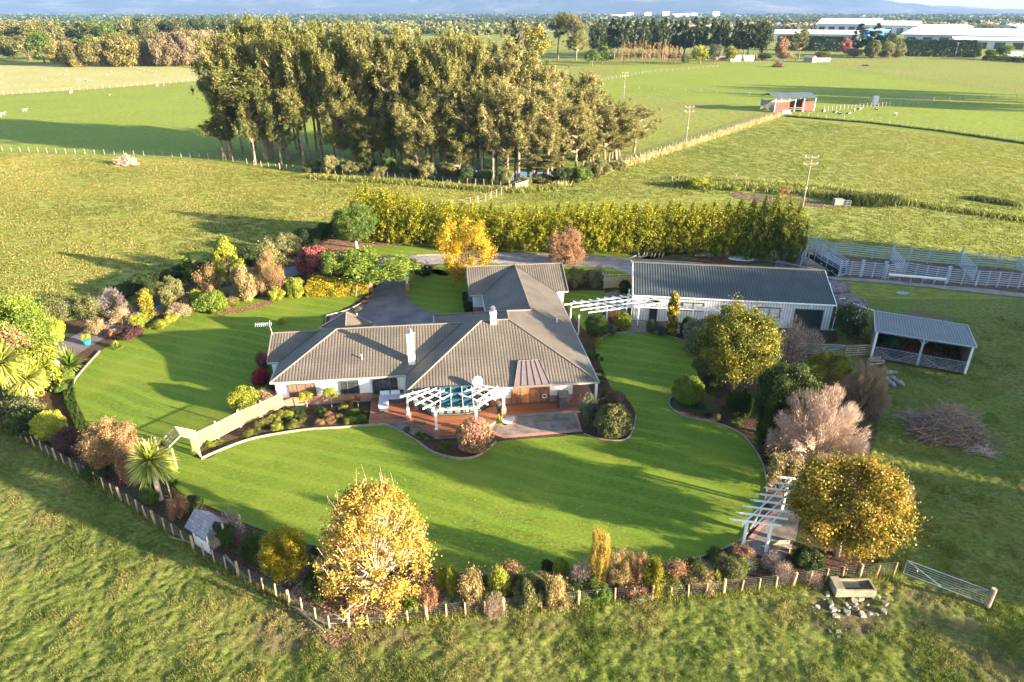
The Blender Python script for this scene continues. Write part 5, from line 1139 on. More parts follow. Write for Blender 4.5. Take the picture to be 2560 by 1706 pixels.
m.build('beam',M['white'],dp)
# ================================================================ PLANTS
S='shrub';B='bush';T='tree'
def p(*a,**k): return plant(*a,**k)
# --- left end and lane border
p('tree','tree','bright','large bright green tree filling the upper left photo edge above the palms',T,25,925,215,738,seed=1)
p('shrub','loose','lime','broad lime green foliage mass between the left palms',S,70,985,190,850,seed=3)
p('shrub','loose','bright','bright green weeping shrub at the left photo edge above the palms',S,95,890,120,790,seed=2)
p('shrub','loose','tan','pale tan tangle of foliage at the left edge behind the palms',S,25,960,150,815)
p('shrub','shrub','lime','yellow green shrub between the left palms and the lane',S,120,865,80,790)
p('cabbage_palm','palm','strap','tallest yellow green cabbage palm at the left photo edge','palm',42,1018,150,838,bark='palebark')
p('cabbage_palm','palm','strap','cabbage palm in front of the left edge group','palm',90,1015,120,905,bark='palebark')
p('flax_plant','strap','strapgreen','big arching flax clump right of the left edge palms','flax',165,920,110,855)
p('shrub','shrub','bright','low bright leafy shrub on the bed left of the side lawn',S,165,955,45,922)
p('shrub','shrub','green','small leafy shrub left of the clipped strip hedge',S,150,985,40,958)
p('shrub','shrub','olive','dark olive shrub at the left edge above the fence',S,40,1070,150,1000)
p('shrub','shrub','dark','very dark shrub left of the rounded yellow green ball',S,70,1100,110,1025)
p('shrub','ball','lime','rounded yellow green ball shrub by the near left fence',S,120,1108,88,1028)
p('shrub','shrub','maroon','dark purple leaved shrub right of the yellow green ball',S,170,1140,85,1068)
p('shrub','tree','peach','large peach tan domed shrub behind the single palm',S,272,1195,155,1055)
p('shrub','loose','copper','orange brown shrub left of the single palm trunk',S,322,1215,85,1125)
p('shrub','shrub','dark','dark green shrub under the peach domed shrub',S,240,1205,90,1150)
p('cabbage_palm','palm','strap','single bright cabbage palm beside the garden arch','palm',402,1250,150,1090,bark='palebark')
p('shrub','loose','green','leafy green climber under the arch post',S,425,1225,50,1175)
p('shrub','shrub','green','green shrub at the foot of the single palm',S,375,1262,55,1215)
p('shrub','loose','copper','brown leaved shrub left of the shingled arbour',S,442,1300,70,1238)
p('shrub','shrub','dark','dark green shrub behind the shingled arbour',S,480,1285,60,1240)
p('shrub','twiggy','twiggrey','bare pale twigs right of the shingled arbour',S,575,1345,70,1262)
p('rose_bush','loose','whiterose','dark bush dotted with white flowers right of the arbour','rose bush',625,1405,85,1338)
p('shrub','shrub','green','green foliage over the lattice side of the arbour',S,565,1365,60,1310)
p('shrub','loose','rose','small red leaved shrub beside the arbour',S,597,1368,30,1340)
p('shrub','tree','goldflower','round shrub half dark and half yellow left of the pale gold tree',S,712,1480,140,1325)
p('shrub','shrub','dark','dark shrub under the left side of the pale gold tree',S,800,1505,100,1420)
p('maple_tree','vase','goldpale','big pale gold autumn tree with bare twigs in the near foreground',T,930,1535,325,1205,seed=2,bark='palebark')
p('shrub','loose','copper','low reddish brown shrub right of the pale gold tree',S,1073,1525,60,1468)
p('shrub','shrub','bright','leafy bright green clump at the fence under the pale gold tree',S,1028,1535,50,1488)
p('shrub','loose','lime','tall thin lime shoots left of the tan shrub on the near border',S,1128,1500,35,1420)
p('shrub','loose','tan','tan leaved shrub, first of the near border right of the leaf litter',S,1180,1512,85,1425)
p('shrub','loose','lime','yellow green shrub behind the tan shrub on the near border',S,1250,1500,80,1422)
p('shrub','twiggy','twig','low pink twig clump at the fence below the yellow green shrub',S,1240,1535,70,1478)
p('shrub','shrub','olive','dark green shrub with tan flower heads in the middle of the near border',S,1325,1528,100,1440)
p('shrub','loose','tan','buff flowered shrub left of the narrow orange tree',S,1390,1530,80,1445)
p('shrub','ball','lime','small yellow green ball behind the near border',S,1402,1445,48,1400)
p('shrub','shrub','dark','small dark round shrub touching the near lawn edge',S,1368,1435,42,1402)
p('narrow_tree','spread','goldpale','narrow orange yellow tree rising from the near border',T,1498,1478,62,1322)
p('shrub','twiggy','twiggrey','mauve grey twiggy shrub left of the narrow orange tree',S,1455,1470,75,1385)
p('shrub','spread','tan','pale tan feathery shrub right of the narrow orange tree',S,1545,1480,85,1376)
p('shrub','spread','copper','pinkish feathery shrub in the right half of the near border',S,1592,1478,65,1384)
p('shrub','loose','gold2','orange and green shrub at the end of the near border shrubs',S,1632,1485,75,1390)
p('shrub','shrub','green','low leafy shrub at the fence below the narrow orange tree',S,1500,1510,75,1465)
p('shrub','shrub','greygreen','low pale leafy shrub at the fence below the pinkish shrub',S,1600,1505,70,1470)
p('shrub','shrub','green','round leafy plant on the dark soil right of the near border',S,1690,1460,55,1418)
p('shrub','loose','green','loose green plant beside the round leafy plant on dark soil',S,1745,1450,60,1412)
p('shrub','strap','lime','yellow green rosette plant near the fence on dark soil',S,1794,1458,42,1420)
p('shrub','shrub','green','low green plant beside the lawn edge left of the right pergola',S,1790,1400,55,1375)
p('shrub','loose','green','low plant between the rosette and the lavender bush',S,1850,1440,60,1400)
p('lavender_bush','twiggy','twiggrey','grey mauve lavender bush below the right pergola','lavender',1932,1418,65,1375)
p('shrub','twiggy','twig','pale pink twig bush at the fence below the lavender',S,1962,1448,65,1402)
p('shrub','shrub','dark','dark shrub under the left side of the ochre maple',S,2020,1430,90,1375)
p('shrub','twiggy','twig','pale twigs at the fence under the ochre maple',S,2035,1462,60,1430)
p('maple_tree','tree','maple','big ochre and gold domed maple in the right foreground',T,2125,1430,340,1158,seed=3)
p('shrub','loose','greygreen','pale green bushy shoots behind the ochre maple',S,2225,1235,70,1160)
p('shrub','twiggy','twig','pale pink twigs behind the right side of the ochre maple',S,2262,1290,60,1195)
p('shrub','bare','twig','large pink beige dome of bare twigs on the right of the lawn',S,2052,1195,262,972,seed=1,bark='palebark')
p('shrub','loose','tan','pale shrub with bare forked branches below the pink beige dome',S,1960,1225,110,1128)
p('tree','tree','dark','dense dark green tree with a pale yellow crown tip behind the pink dome',T,1968,1110,180,905,seed=1)
p('shrub','loose','lime','pale yellow crown tip on the dark green tree behind the pink dome',S,2040,960,110,905) if False else None
p('shrub','loose','dark','dark column like shrub in front of the dark green tree',S,1915,1120,75,965)
p('tree','tree','gold2','tall yellow topped tree between the lawn and the shed',T,1848,1000,235,762,seed=2)
p('shrub','shrub','greygreen','grey green shrub left of the yellow topped tree',S,1762,895,130,790)
p('shrub','shrub','olive','olive shrub low on the left of the yellow topped tree',S,1775,960,90,880)
p('shrub','shrub','dark','dark spotted shrub under the yellow topped tree',S,1852,1052,72,965)
p('shrub','shrub','dark','dark low shrub beside the winding brick edging',S,1780,985,60,935)
p('topiary_tree','ball','bright','round bright green ball tree on a short trunk in the right bed','topiary',1722,1018,90,940)
p('shrub','spread','gold2','thin orange leaved shrub behind the dark green tree',S,2080,985,120,880)
p('shrub','bare','twigbrown','brown bare domed shrub left of the branch pile',S,2165,1045,130,905,seed=2)
p('shrub','twiggy','twig','pink bare birch like shrub by the pipe gate',S,1985,905,95,780)
p('shrub','twiggy','twig','pink bare shrub in front of the roller door',S,2030,880,85,815)
p('shrub','loose','whiterose','dark bush dotted with white flowers between tank and shelter',S,2130,845,110,762)
# --- right of the house
p('shrub','ball','green','round dark green shrub beside the trellis pergola',S,1493,845,68,786)
p('shrub','ball','lime','yellow green clipped ball right of the trellis pergola',S,1559,828,48,782)
p('shrub','loose','greygreen','small grey lavender between the two round shrubs by the pergola',S,1532,840,30,812)
p('column_conifer','column','gold2','tall narrow columnar shrub in front of the shed door wall','conifer',1683,838,46,730)
p('shrub','shrub','greygreen','grey rosemary bush beside the shed path',S,1630,835,36,797)
p('shrub','shrub','greygreen','second grey bush left of the columnar shrub',S,1655,840,36,803)
p('shrub','shrub','dark','dark shrub right of the columnar shrub',S,1722,845,50,790)
p('shrub','ball','dark','dark green shrub against the left end of the shed',S,1562,735,34,700)
p('shrub','loose','lime','low yellow shrub at the shed corner below the dark one',S,1560,752,26,735)
p('shrub','loose','lime','yellow green clump on the bed beside the house roof edge',S,1494,868,30,840)
p('shrub','loose','green','green clump on the bed beside the house wall',S,1478,905,26,880)
p('shrub','loose','copper','orange leaves under the trellis pergola',S,1535,800,60,775)
p('azalea_bush','loose','pinkdark','bush with bright pink flowers right of the veranda post','azalea',1530,1032,80,978)
p('shrub','ball','olive','large dark rounded clipped bush right of the patio',S,1535,1102,108,1012)
p('shrub','loose','greygreen','straggly grey green bush at the patio corner',S,1472,1065,70,988)
p('shrub','loose','green','small grey green bush by the veranda post',S,1512,1000,26,975)
p('flower_bush','ball','pinkbush','round bush covered in pink flowers in front of the deck',B,1187,1140,104,1045,seed=2)
p('flax_plant','strap','strapgreen','green and yellow flax beside the white pebbles','flax',1248,1060,32,1030)
p('flax_plant','strap','strapgreen','round tufted flax in the triangular bed below the deck','flax',1045,1090,38,1070)
p('shrub','shrub','greygreen','small grey shrub at the left of the triangular bed',S,1018,1080,20,1066)
p('shrub','loose','bright','small bright shrub in the triangular bed',S,1066,1102,18,1092)
p('shrub','loose','green','leafy green and orange shrub in the triangular bed beside the pink bush',S,1112,1130,44,1105)
# --- left of the house
p('shrub','shrub','crimson','crimson red maple bush at the left house corner',S,650,968,56,922)
p('rose_bush','loose','pinkdark','loose pink and white rose bush at the left gable','rose bush',658,930,55,878)
p('shrub','shrub','lime','yellow green leafy shrub behind the lattice fence',S,608,1035,85,965)
p('shrub','loose','hydrangea','faded pink hydrangea between lattice fence and house','hydrangea',668,1012,62,972)
p('shrub','shrub','dark','dark green shrub at the left house wall',S,690,985,50,955)
p('young_tree','loose','lime','small pale leaved sapling on the side lawn behind the aerial',T,704,810,30,795,bark='palebark')
for i,(x,top,w_,mt,lb) in enumerate(((768,978,48,'lime','standard rose left of the three by the bedroom wall'),(830,966,50,'whiterose','middle and tallest standard rose by the bedroom wall'),(897,985,26,'copper','standard rose with coppery leaves nearest the deck'))):
    X,Y=at(x,1024); d=depth(Y); t=thing('standard_rose',lb,'rose',(X,Y,0),i,'standard roses in front of the bedroom wall'); h=topz(Y,top); r=w_/2*d/FP
    om,wm=proto('loose',1+i); cr=bpy.data.objects.new('crown',om); COL.objects.link(cr); cr.parent=t; cr.scale=(r,r,h*.5); cr.location=(0,0,h*.48); cr.material_slots[0].link='OBJECT'; cr.material_slots[0].material=L['lime' if i==1 else mt]
    MB().tube([(0,0,0),(.05,0,h*.3),(0,0,h*.6)],[.035,.03,.025],6).build('stem',M['palebark'],t)
# lane border shrubs
BL=[('golden','gold2' if 0 else 'lime','golden upright conifer with feathery tips on the lane border','conifer',566,715,100,590,1),
('loose','olive','tall olive shrub behind the pinkish one on the lane border',S,672,705,90,597,2),('spread','peach','tall peach pink feathery shrub on the lane border',S,675,748,80,628,1),
('shrub','tan','speckled red and green shrub beside the orange litter',S,612,752,90,658,2),('column','bright','small upright green tree left of the golden conifer',T,468,706,46,638,1),
('loose','peach','pinkish brown variegated shrub left of the golden conifer',S,515,738,80,658,3),('shrub','bright','glossy bright green shrub at the side lawn edge',S,525,785,95,728,1),
('shrub','olive','rounded olive green shrub beside the lane',S,425,775,82,690,2),('column','gold2','leaning yellow green upright shrub on the lane border',S,365,800,52,722,3),
('loose','variegated','pale pink variegated low shrub at the lawn edge',S,447,794,75,760,1),('loose','lime','small yellow shrub under the variegated pink one',S,488,760,45,725,2),
('twiggy','twiggrey','mauve grey bare shrub behind the lane',S,275,778,75,712,1),('loose','olive','olive bush far left behind the lane',S,140,810,85,745,2),('loose','olive','second olive bush behind the lane beside the grey twigs',S,215,800,85,738,3),
('loose','hydrangea','yellow pink flowering shrub beside the lane bend',S,298,812,72,770,1),('loose','lime','pale flowered yellow green shrub at the lawn edge',S,345,818,65,785,2),
('loose','hydrangea','hydrangea with round peach heads beside the blue pot',S,238,840,62,795,3),('shrub','maroon','low dark maroon shrub at the left end of the side lawn',S,325,850,75,816,1),
('shrub','copper','small orange shrub beside the maroon shrub',S,282,848,28,822,2),('strap','strapgreen','small green flax at the top left corner of the side lawn','flax',290,872,42,845,1),
('shrub','dark','dark hedge shrub behind the lane, left part of the dark run',S,350,735,90,690,1),('shrub','dark','dark hedge shrub behind the lane, middle of the dark run',S,405,718,90,672,2),('shrub','dark','dark hedge shrub behind the lane beside the upright green tree',S,455,700,70,660,3),
('shrub','olive','olive hedge bush at the back of the lane, nearest the peach shrub',S,715,645,85,582,1),('shrub','dark','dark hedge bush at the back of the lane, next to the olive one',S,765,622,80,566,2),('shrub','dark','dark hedge bush beside the white trunked tree',S,812,600,70,556,3),
('shrub','dark','dark hedge shrub between the mauve twigs and the dark hedge run',S,305,752,75,712,1),('shrub','olive','olive hedge shrub behind the pinkish brown shrub',S,508,690,70,648,2),('shrub','dark','dark hedge shrub behind the golden conifer',S,625,668,85,615,3),('shrub','dark','dark hedge bush behind the white trunked tree',S,845,588,60,548,2),('shrub','olive','olive hedge shrub behind the two mauve and olive bushes',S,180,782,70,745,1),('shrub','rose','wide dusky red shrub beside the lane',S,788,692,115,617,1),('shrub','lime','soft yellow green mound right of the peach shrub',S,735,745,60,690,2),('shrub','lime','smaller yellow green mound at the lawn edge',S,690,752,55,715,3),
('loose','greygreen','grey green shrub above the golden hedge',S,838,700,75,640,1),('shrub','dark','dark shrub left of the driveway pergola',S,893,712,60,660,2),('loose','bright','pale green foliage spilling left of the driveway pergola',S,862,690,80,632,3),
('loose','olive','olive mound behind the golden hedge',S,790,712,60,680,1),('shrub','dark','low dark shrub right of the driveway pergola',S,1055,690,70,668,2)]
for k,mt,lb,ct,px,py,wp,tp,sdd in BL: p('shrub' if ct==S else ct if ct!=T else 'tree',k,mt,lb,ct,px,py,wp,tp,seed=sdd)
def block(name,mat,label,a,b,w_,top,cat='hedge'):
    a=at(*a);b=at(*b); cx,cy=(a[0]+b[0])/2,(a[1]+b[1])/2; L_=math.hypot(b[0]-a[0],b[1]-a[1]); h=topz(cy,top)
    return plantw(name,'block',mat,label,cat,cx,cy,L_/2,h,rot=math.atan2(b[1]-a[1],b[0]-a[0]),ry=w_/2)
block('hedge','goldflower','golden orange clipped hedge along the side lawn',(772,735),(865,735),2.4,700)
block('hedge','goldflower','low dark and yellow hedge beside the left driveway pier',(862,735),(922,732),1.7,712)
block('hedge','green','narrow clipped hedge strip round the left end of the lawn',(172,958),(178,1010),.9,973); block('hedge','green','lower part of the clipped hedge strip near the timber edging',(178,1010),(208,1078),.9,1032)
block('hedge','dark','dark clipped hedge under the left wall of the back gable',(1165,752),(1172,786),.9,745)
t=plantw('creeper','climber','bright','bright green creeper sprawling over the driveway pergola','creeper',(pl[0][0]+pl[1][0])/2-.3,(pl[0][1]+pl[3][1])/2-1.3,4.6,3.9,ry=3.6,rot=.05)
plantw('creeper','climber','bright','creeper mass hanging on the left of the driveway pergola','creeper',pl[0][0]-3.0,pl[0][1]+2.5,3.4,4.4,ry=2.6,rot=.3)
p('magnolia_tree','tree','green','glossy round topped tree with a white trunk at the left hedge end',T,886,628,125,508,seed=1,bark='white')
p('autumn_tree','spread','gold','rounded golden yellow tree behind the house',T,1166,712,158,556,seed=2)
p('copper_tree','spread','copper','copper brown tree with a thin bare top behind the back gable',T,1415,668,115,578,seed=3)
p('shrub','shrub','olive','olive hedge bush right of the back gable',S,1440,722,62,668); p('shrub','shrub','olive','olive hedge bush left of the timber gate',S,1485,720,60,672,seed=2)
p('shrub','twiggy','tan','thin pale shrub above the olive bushes by the gate',S,1497,700,40,655)
x,y=at(219,862); t=thing('flower_pot','glazed blue pot with a yellow green plant beside the lane','pot',(x,y,0)); MB().tube([(0,0,0),(0,0,.25),(0,0,.55),(0,0,.6)],[.24,.36,.42,.44],16).build('pot',M['bluepot'],t)
om,wm=proto('loose',1); c_=bpy.data.objects.new('plant',om); COL.objects.link(c_); c_.parent=t; c_.scale=(.6,.6,.9); c_.location=(0,0,.45); c_.material_slots[0].link='OBJECT'; c_.material_slots[0].material=L['lime']
x,y=at(133,925); t=thing('garden_seat','white bench between the palms and the flax','bench',(x,y,0),.5); MB().box(-.7,.7,-.2,.2,.4,.46).build('seat',M['white'],t); MB().box(-.7,.7,.16,.2,.5,.85).build('backrest',M['white'],t)
for s_ in(-.6,.6): MB().box(s_-.04,s_+.04,-.18,.18,0,.4).build('leg',M['white'],t)
t.name='garden_bench'
# bedding plants
rs=np.random.RandomState(21)
BEDP=inpoly
rose_bed=G([(560,1115),(640,1085),(760,1068),(850,1062),(922,1056),(926,1012),(900,1010),(740,1026),(660,1058),(610,1080),(520,1120),(512,1138)])
n=0
while n<46:
    px=rs.uniform(512,924);py=rs.uniform(1012,1135); g_=at(px,py)
    if not inpoly(np.array([g_[0]]),np.array([g_[1]]),rose_bed)[0]: continue
    n+=1; mt=['fern','green','fern','lime','copper','dark'][rs.randint(6)]; plantw('bedding_plant','loose',mt,'leafy low plant in the soil of the rose bed','plant',*g_,rs.uniform(.35,.75),rs.uniform(.3,.7),group='low plants in the rose bed',parts=False,crown='foliage')
def scatter(poly,n,mats,label,group,r=(.3,.7),h=(.25,.6),kinds=('loose',)):
    g_=G(poly); xs_=[q[0] for q in g_]; ys_=[q[1] for q in g_]; c=0
    while c<n:
        x=rs.uniform(min(xs_),max(xs_));y=rs.uniform(min(ys_),max(ys_))
        if not inpoly(np.array([x]),np.array([y]),g_)[0]: continue
        c+=1; plantw('bedding_plant',kinds[rs.randint(len(kinds))],mats[rs.randint(len(mats))],label,'plant',x,y,rs.uniform(*r),rs.uniform(*h),group=group,parts=False,crown='foliage')
scatter([(1490,870),(1510,905),(1530,960),(1560,1010),(1500,1010),(1480,960),(1465,890)],14,['green','dark','olive','greygreen'],'low leafy plant in the narrow bed beside the house wall','low plants beside the house')
scatter([(640,1335),(800,1385),(960,1415),(1080,1440),(1060,1500),(850,1540),(760,1470)],10,['dark','copper','green'],'low plant on the leaf litter under the pale gold tree','low plants under the pale gold tree',(.3,.6),(.3,.6))
scatter([(1110,1450),(1420,1450),(1640,1440),(1860,1395),(1900,1440),(1680,1480),(1400,1520),(1130,1530)],72,['green','dark','olive','fern','lime','copper','tan','greygreen'],'low leafy plant in the near border beside the fence','low plants of the near border',(.6,1.4),(.4,1.4))
scatter([(1920,1150),(1960,1180),(1950,1290),(1925,1280),(1935,1200)],8,['green','dark','copper'],'low plant between the lawn and the pink beige dome','low plants right of the lawn')
scatter([(1700,1000),(1745,965),(1850,1010),(1900,1090),(1850,1070),(1740,1030)],14,['green','dark','greygreen'],'low plant behind the curved right lawn edging','low plants of the right bed')
scatter([(430,1240),(470,1260),(560,1310),(640,1360),(640,1410),(540,1380),(420,1290)],12,['green','dark','copper'],'low plant in the bed round the shingled arbour','low plants round the arbour')
scatter([(420,820),(470,800),(560,775),(600,765),(560,740),(440,770),(300,850),(220,890),(260,860)],30,['fern','green','peach','lime'],'low plant on the lane border beside the side lawn','low plants of the lane border',(.6,1.4),(.5,1.4))
scatter([(10,1010),(150,990),(200,1090),(330,1110),(380,1180),(330,1240),(200,1190),(100,1110)],18,['dark','green','olive'],'low plant in the left bed behind the near fence','low plants of the left bed',(.4,.9),(.3,.9))
scatter([(822,800),(870,785),(905,765),(915,745),(925,742),(915,770),(880,792),(830,815)],9,['copper','olive','tan'],'low clump between the driveway and the side lawn','low clumps beside the driveway',(.3,.6),(.25,.5))
# --- cypress hedge
hp=[(905,600),(960,603),(1106,611),(1252,620),(1480,626),(1709,632),(1850,640),(1935,650),(2005,652)]; hg=resample(G(hp),1.6)
ORD='first second third fourth fifth sixth seventh eighth ninth tenth eleventh twelfth thirteenth fourteenth fifteenth sixteenth seventeenth eighteenth nineteenth twentieth'.split()
def ordw(i): return ORD[i] if i<20 else ['twenty-','thirty-','forty-','fifty-'][(i+1)//10-2]+ORD[(i+1)%10-1] if (i+1)%10 else ['','','','thirtieth','fortieth','fiftieth'][(i+1)//10]
tops=lambda x:np.interp(x,[905,925,960,1000,1040,1106,1200,1400,1560,1718,1850,1919,1960,2005],[470,466,474,482,492,506,512,512,508,506,500,486,500,520])
for i,(x,y) in enumerate(hg):
    d=depth(y); px=1280+FP*x/d; tz=topz(y,tops(px)+rs.uniform(-4,5))*1.02
    plantw('hedge_conifer','cone','hedge' if px<1850 else 'hedge_shade',('golden green cypress, %s from the left end of the tall hedge' if px<1850 else 'cypress coloured dark green for shade, %s from the left end of the tall hedge')%ordw(i),'conifer',x+rs.uniform(-.2,.2),y+rs.uniform(-.25,.25),rs.uniform(1.95,2.35),tz,group='golden part of the cypress hedge' if px<1850 else 'shaded part of the cypress hedge')
# --- gum grove
topf=lambda x:np.interp(x,[470,520,590,650,760,830,900,1000,1140,1250,1300,1370,1450,1500,1560,1600],[190,85,48,36,40,46,50,62,72,90,125,150,178,230,300,360])
GR=[]
for row,(dy,tadd) in enumerate(((0,0),(14,18),(30,45),(44,120))):
    xs_=np.arange(575 if row<3 else 650,1560,[52,46,48,62][row])
    for x in xs_:
        px=x+rs.uniform(-14,14); base=np.interp(px,[520,700,900,1100,1300,1450,1560],[372,372,385,398,405,395,375])+dy*(.9 if px<1450 else .5)
        tp=topf(px)+tadd*rs.uniform(.4,1.3)+(rs.uniform(0,90) if rs.rand()<.4 else 0)+((50 if px<900 else 110) if row==3 else 0)+(40 if row==2 and px>950 else 0); GR.append((px,base,tp))
gl={'L':'tall gum tree in the shaded left part of the grove','M':'gum tree with olive gold leaves in the middle of the grove','R':'lower grey green gum tree in the sunlit right part of the grove'}
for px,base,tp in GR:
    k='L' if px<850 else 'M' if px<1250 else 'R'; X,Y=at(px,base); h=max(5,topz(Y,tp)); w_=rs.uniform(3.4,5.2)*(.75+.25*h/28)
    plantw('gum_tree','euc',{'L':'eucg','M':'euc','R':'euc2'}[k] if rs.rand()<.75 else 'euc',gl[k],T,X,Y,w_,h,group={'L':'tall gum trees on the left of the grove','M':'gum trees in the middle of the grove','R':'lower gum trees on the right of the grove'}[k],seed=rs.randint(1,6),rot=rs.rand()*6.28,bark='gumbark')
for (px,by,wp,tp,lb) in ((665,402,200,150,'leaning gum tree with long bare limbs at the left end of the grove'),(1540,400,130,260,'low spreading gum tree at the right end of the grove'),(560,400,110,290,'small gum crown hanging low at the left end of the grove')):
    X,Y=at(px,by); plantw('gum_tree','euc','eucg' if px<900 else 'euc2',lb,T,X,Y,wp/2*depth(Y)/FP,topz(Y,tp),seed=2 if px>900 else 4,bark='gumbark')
for i,px in enumerate(range(780,1560,24)):
    by=np.interp(px,[700,850,1000,1300,1450,1560],[424,438,448,466,462,420])-rs.uniform(0,12); X,Y=at(px,by); kd=['shrub','loose'][i%2]; mt=['olive','dark','euc2','green','olive'][i%5]
    if 1150<px<1420 and i%2: continue
    plantw('shrub',kd,mt,'scrubby bush under the gum trees',S,X,Y,rs.uniform(1.6,3.0),rs.uniform(1.5,4.2),group='scrubby bushes under the gum trees')
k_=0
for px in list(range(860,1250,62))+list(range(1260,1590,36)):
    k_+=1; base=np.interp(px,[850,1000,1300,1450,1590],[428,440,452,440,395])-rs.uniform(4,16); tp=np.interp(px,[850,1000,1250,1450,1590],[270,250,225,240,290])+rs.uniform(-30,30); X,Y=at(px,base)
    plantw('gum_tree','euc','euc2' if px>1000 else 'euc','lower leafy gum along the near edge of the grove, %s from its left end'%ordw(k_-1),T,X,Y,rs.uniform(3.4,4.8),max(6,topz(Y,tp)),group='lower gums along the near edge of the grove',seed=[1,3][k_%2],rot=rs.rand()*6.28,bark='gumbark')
# --- weeds along drains and fences (uncountable)
def tufts(name,pts,n,wid,h,mat,label,seed=1,blade=.02,spread=None):
    rs=np.random.RandomState(seed); g_=np.array(G(pts)); seg=np.hypot(*np.diff(g_,axis=0).T); cum=np.concatenate([[0],np.cumsum(seg)]); s_=rs.rand(n)*cum[-1]
    x=np.interp(s_,cum,g_[:,0]);y=np.interp(s_,cum,g_[:,1]); P=np.stack([x+rs.normal(size=n)*wid*.4,y+rs.normal(size=n)*wid*.4,np.zeros(n)],1)
    D=unit(rs.normal(size=(n,3))*.45+np.array([0,0,1.])); side=unit(np.cross(D,rs.normal(size=(n,3))))*blade; H_=(h*rs.uniform(.5,1.2,(n,1)))
    V=np.stack([P-side,P+side,P+D*H_+side*.3,P+D*H_-side*.3],1).reshape(-1,3); o=quads(name,V,rs.rand(n),L[mat]); tag(o,label,kind='stuff'); return o
tufts('dry_grass',[(1385,468),(1490,436),(1600,402),(1700,370),(1800,338),(1900,305),(1950,290)],9000,1.6,1.1,'drygrass','strip of dry straw coloured grass along the long fence',2,.06)
tufts('weeds',[(780,445),(900,452),(1040,460),(1200,475),(1300,480),(1400,470)],6000,2.0,.9,'weeds','weedy grass along the edge of the gum trees',3,.06)
tufts('weeds',[(1960,291),(2180,309),(2350,329),(2560,359),(2750,385)],5000,.9,.7,'dark','dark drain growth along the right fence',4,.06)
tufts('weeds',[(1700,462),(1760,470),(1850,468),(1950,476),(2050,488),(2110,500)],6000,3.0,1.0,'weeds','rank weeds along the right drain',5,.06)
tufts('weeds',[(2110,500),(2170,510),(2230,505)],4000,3.0,1.4,'dark','dark rank weeds beside the white gate',6,.08)
tufts('weeds',[(1690,446),(1820,452),(1950,462),(2080,474),(2200,492)],5000,2.2,.75,'weeds','rank growth added for shade on the far bank of the drain',15,.06)  # this strip and the next are added to make the hollow's shade band
tufts('weeds',[(2200,500),(2300,512),(2420,530),(2600,556)],5000,2.4,.7,'weeds','rank grass added for shade along the hollow in the right field',16,.06)
tufts('weeds',[(2440,498),(2480,503),(2530,512)],2500,2.2,.6,'dark','dark rushes in the right field',7,.06)
tufts('grass',FENCE[:11],7000,.5,.35,'weeds','long grass under the near left fence',8,.012)
tufts('grass',FENCE[10:],9000,.5,.4,'weeds','long grass under the near right fence',9,.012)
for px,py,wp,tp,mt,lb in ((1745,470,85,443,'lime','pale green bushy clump at the left end of the drain'),(1842,478,26,465,'lime','small pale bush in the drain'),(1960,488,36,472,'rose','low reddish weed clump beside the tallest pole'),(2035,488,26,476,'bright','small bright green bush on the drain bank'),(2070,488,28,476,'bright','second bright bush on the drain bank'),(2105,492,34,478,'dark','dark round bush on the drain bank'),(2150,510,50,488,'dark','dark bush behind the white gate')): p('shrub','loose',mt,lb,S,px,py,wp,tp)
X,Y=at(2094,512); t=tag(MB().box(-.8,.8,-.5,.5,0,1.1).build('concrete_trough',M['concrete']),'small grey concrete box beside the white gate in the right field','trough'); t.location=(X,Y,0)
# rough grass blades of the near paddock
def paddock(n,seed):
    rs=np.random.RandomState(seed); y=22.5+ (rs.rand(n)**1.25)*50; x=rs.uniform(-1,1,n)*(.82*(.9*y+14)); nn=vnoise(x+500,y+500,1.3,77)+.5*vnoise(x+500,y+500,.5,78); k=(nn>.3)&(~inpoly(x,y,GARDEN)); x=x[k];y=y[k]; m_=len(x)
    P=np.stack([x,y,fgz(x,y)-.01],1); D=unit(rs.normal(size=(m_,3))*np.array([.55,.55,.2])+np.array([0,0,.7])); cl=vnoise(x+500,y+500,2.7,80); tl=np.clip(nn[k]-.72,0,.45)[:,None]*2.5; side=unit(np.cross(D,rs.normal(size=(m_,3))))*.013; H_=rs.uniform(.04,.12,(m_,1))*(.55+1.5*tl)
    V=np.stack([P-side,P+side,P+D*H_+side*.2,P+D*H_-side*.2],1).reshape(-1,3); T_=np.clip(.55*rs.rand(m_)+.75*cl-.2+.25*vnoise(x+500,y+500,.4,83),0,1); o=quads('grass',V,T_,L['padgrass']); tag(o,'short tufts of paddock grass in the foreground',kind='stuff')
L['padgrass']=lm('paddock_grass_blades',(.045,.08,.01),(.115,.17,.02),(.31,.26,.1),trans=.4)
paddock(1300000,5)
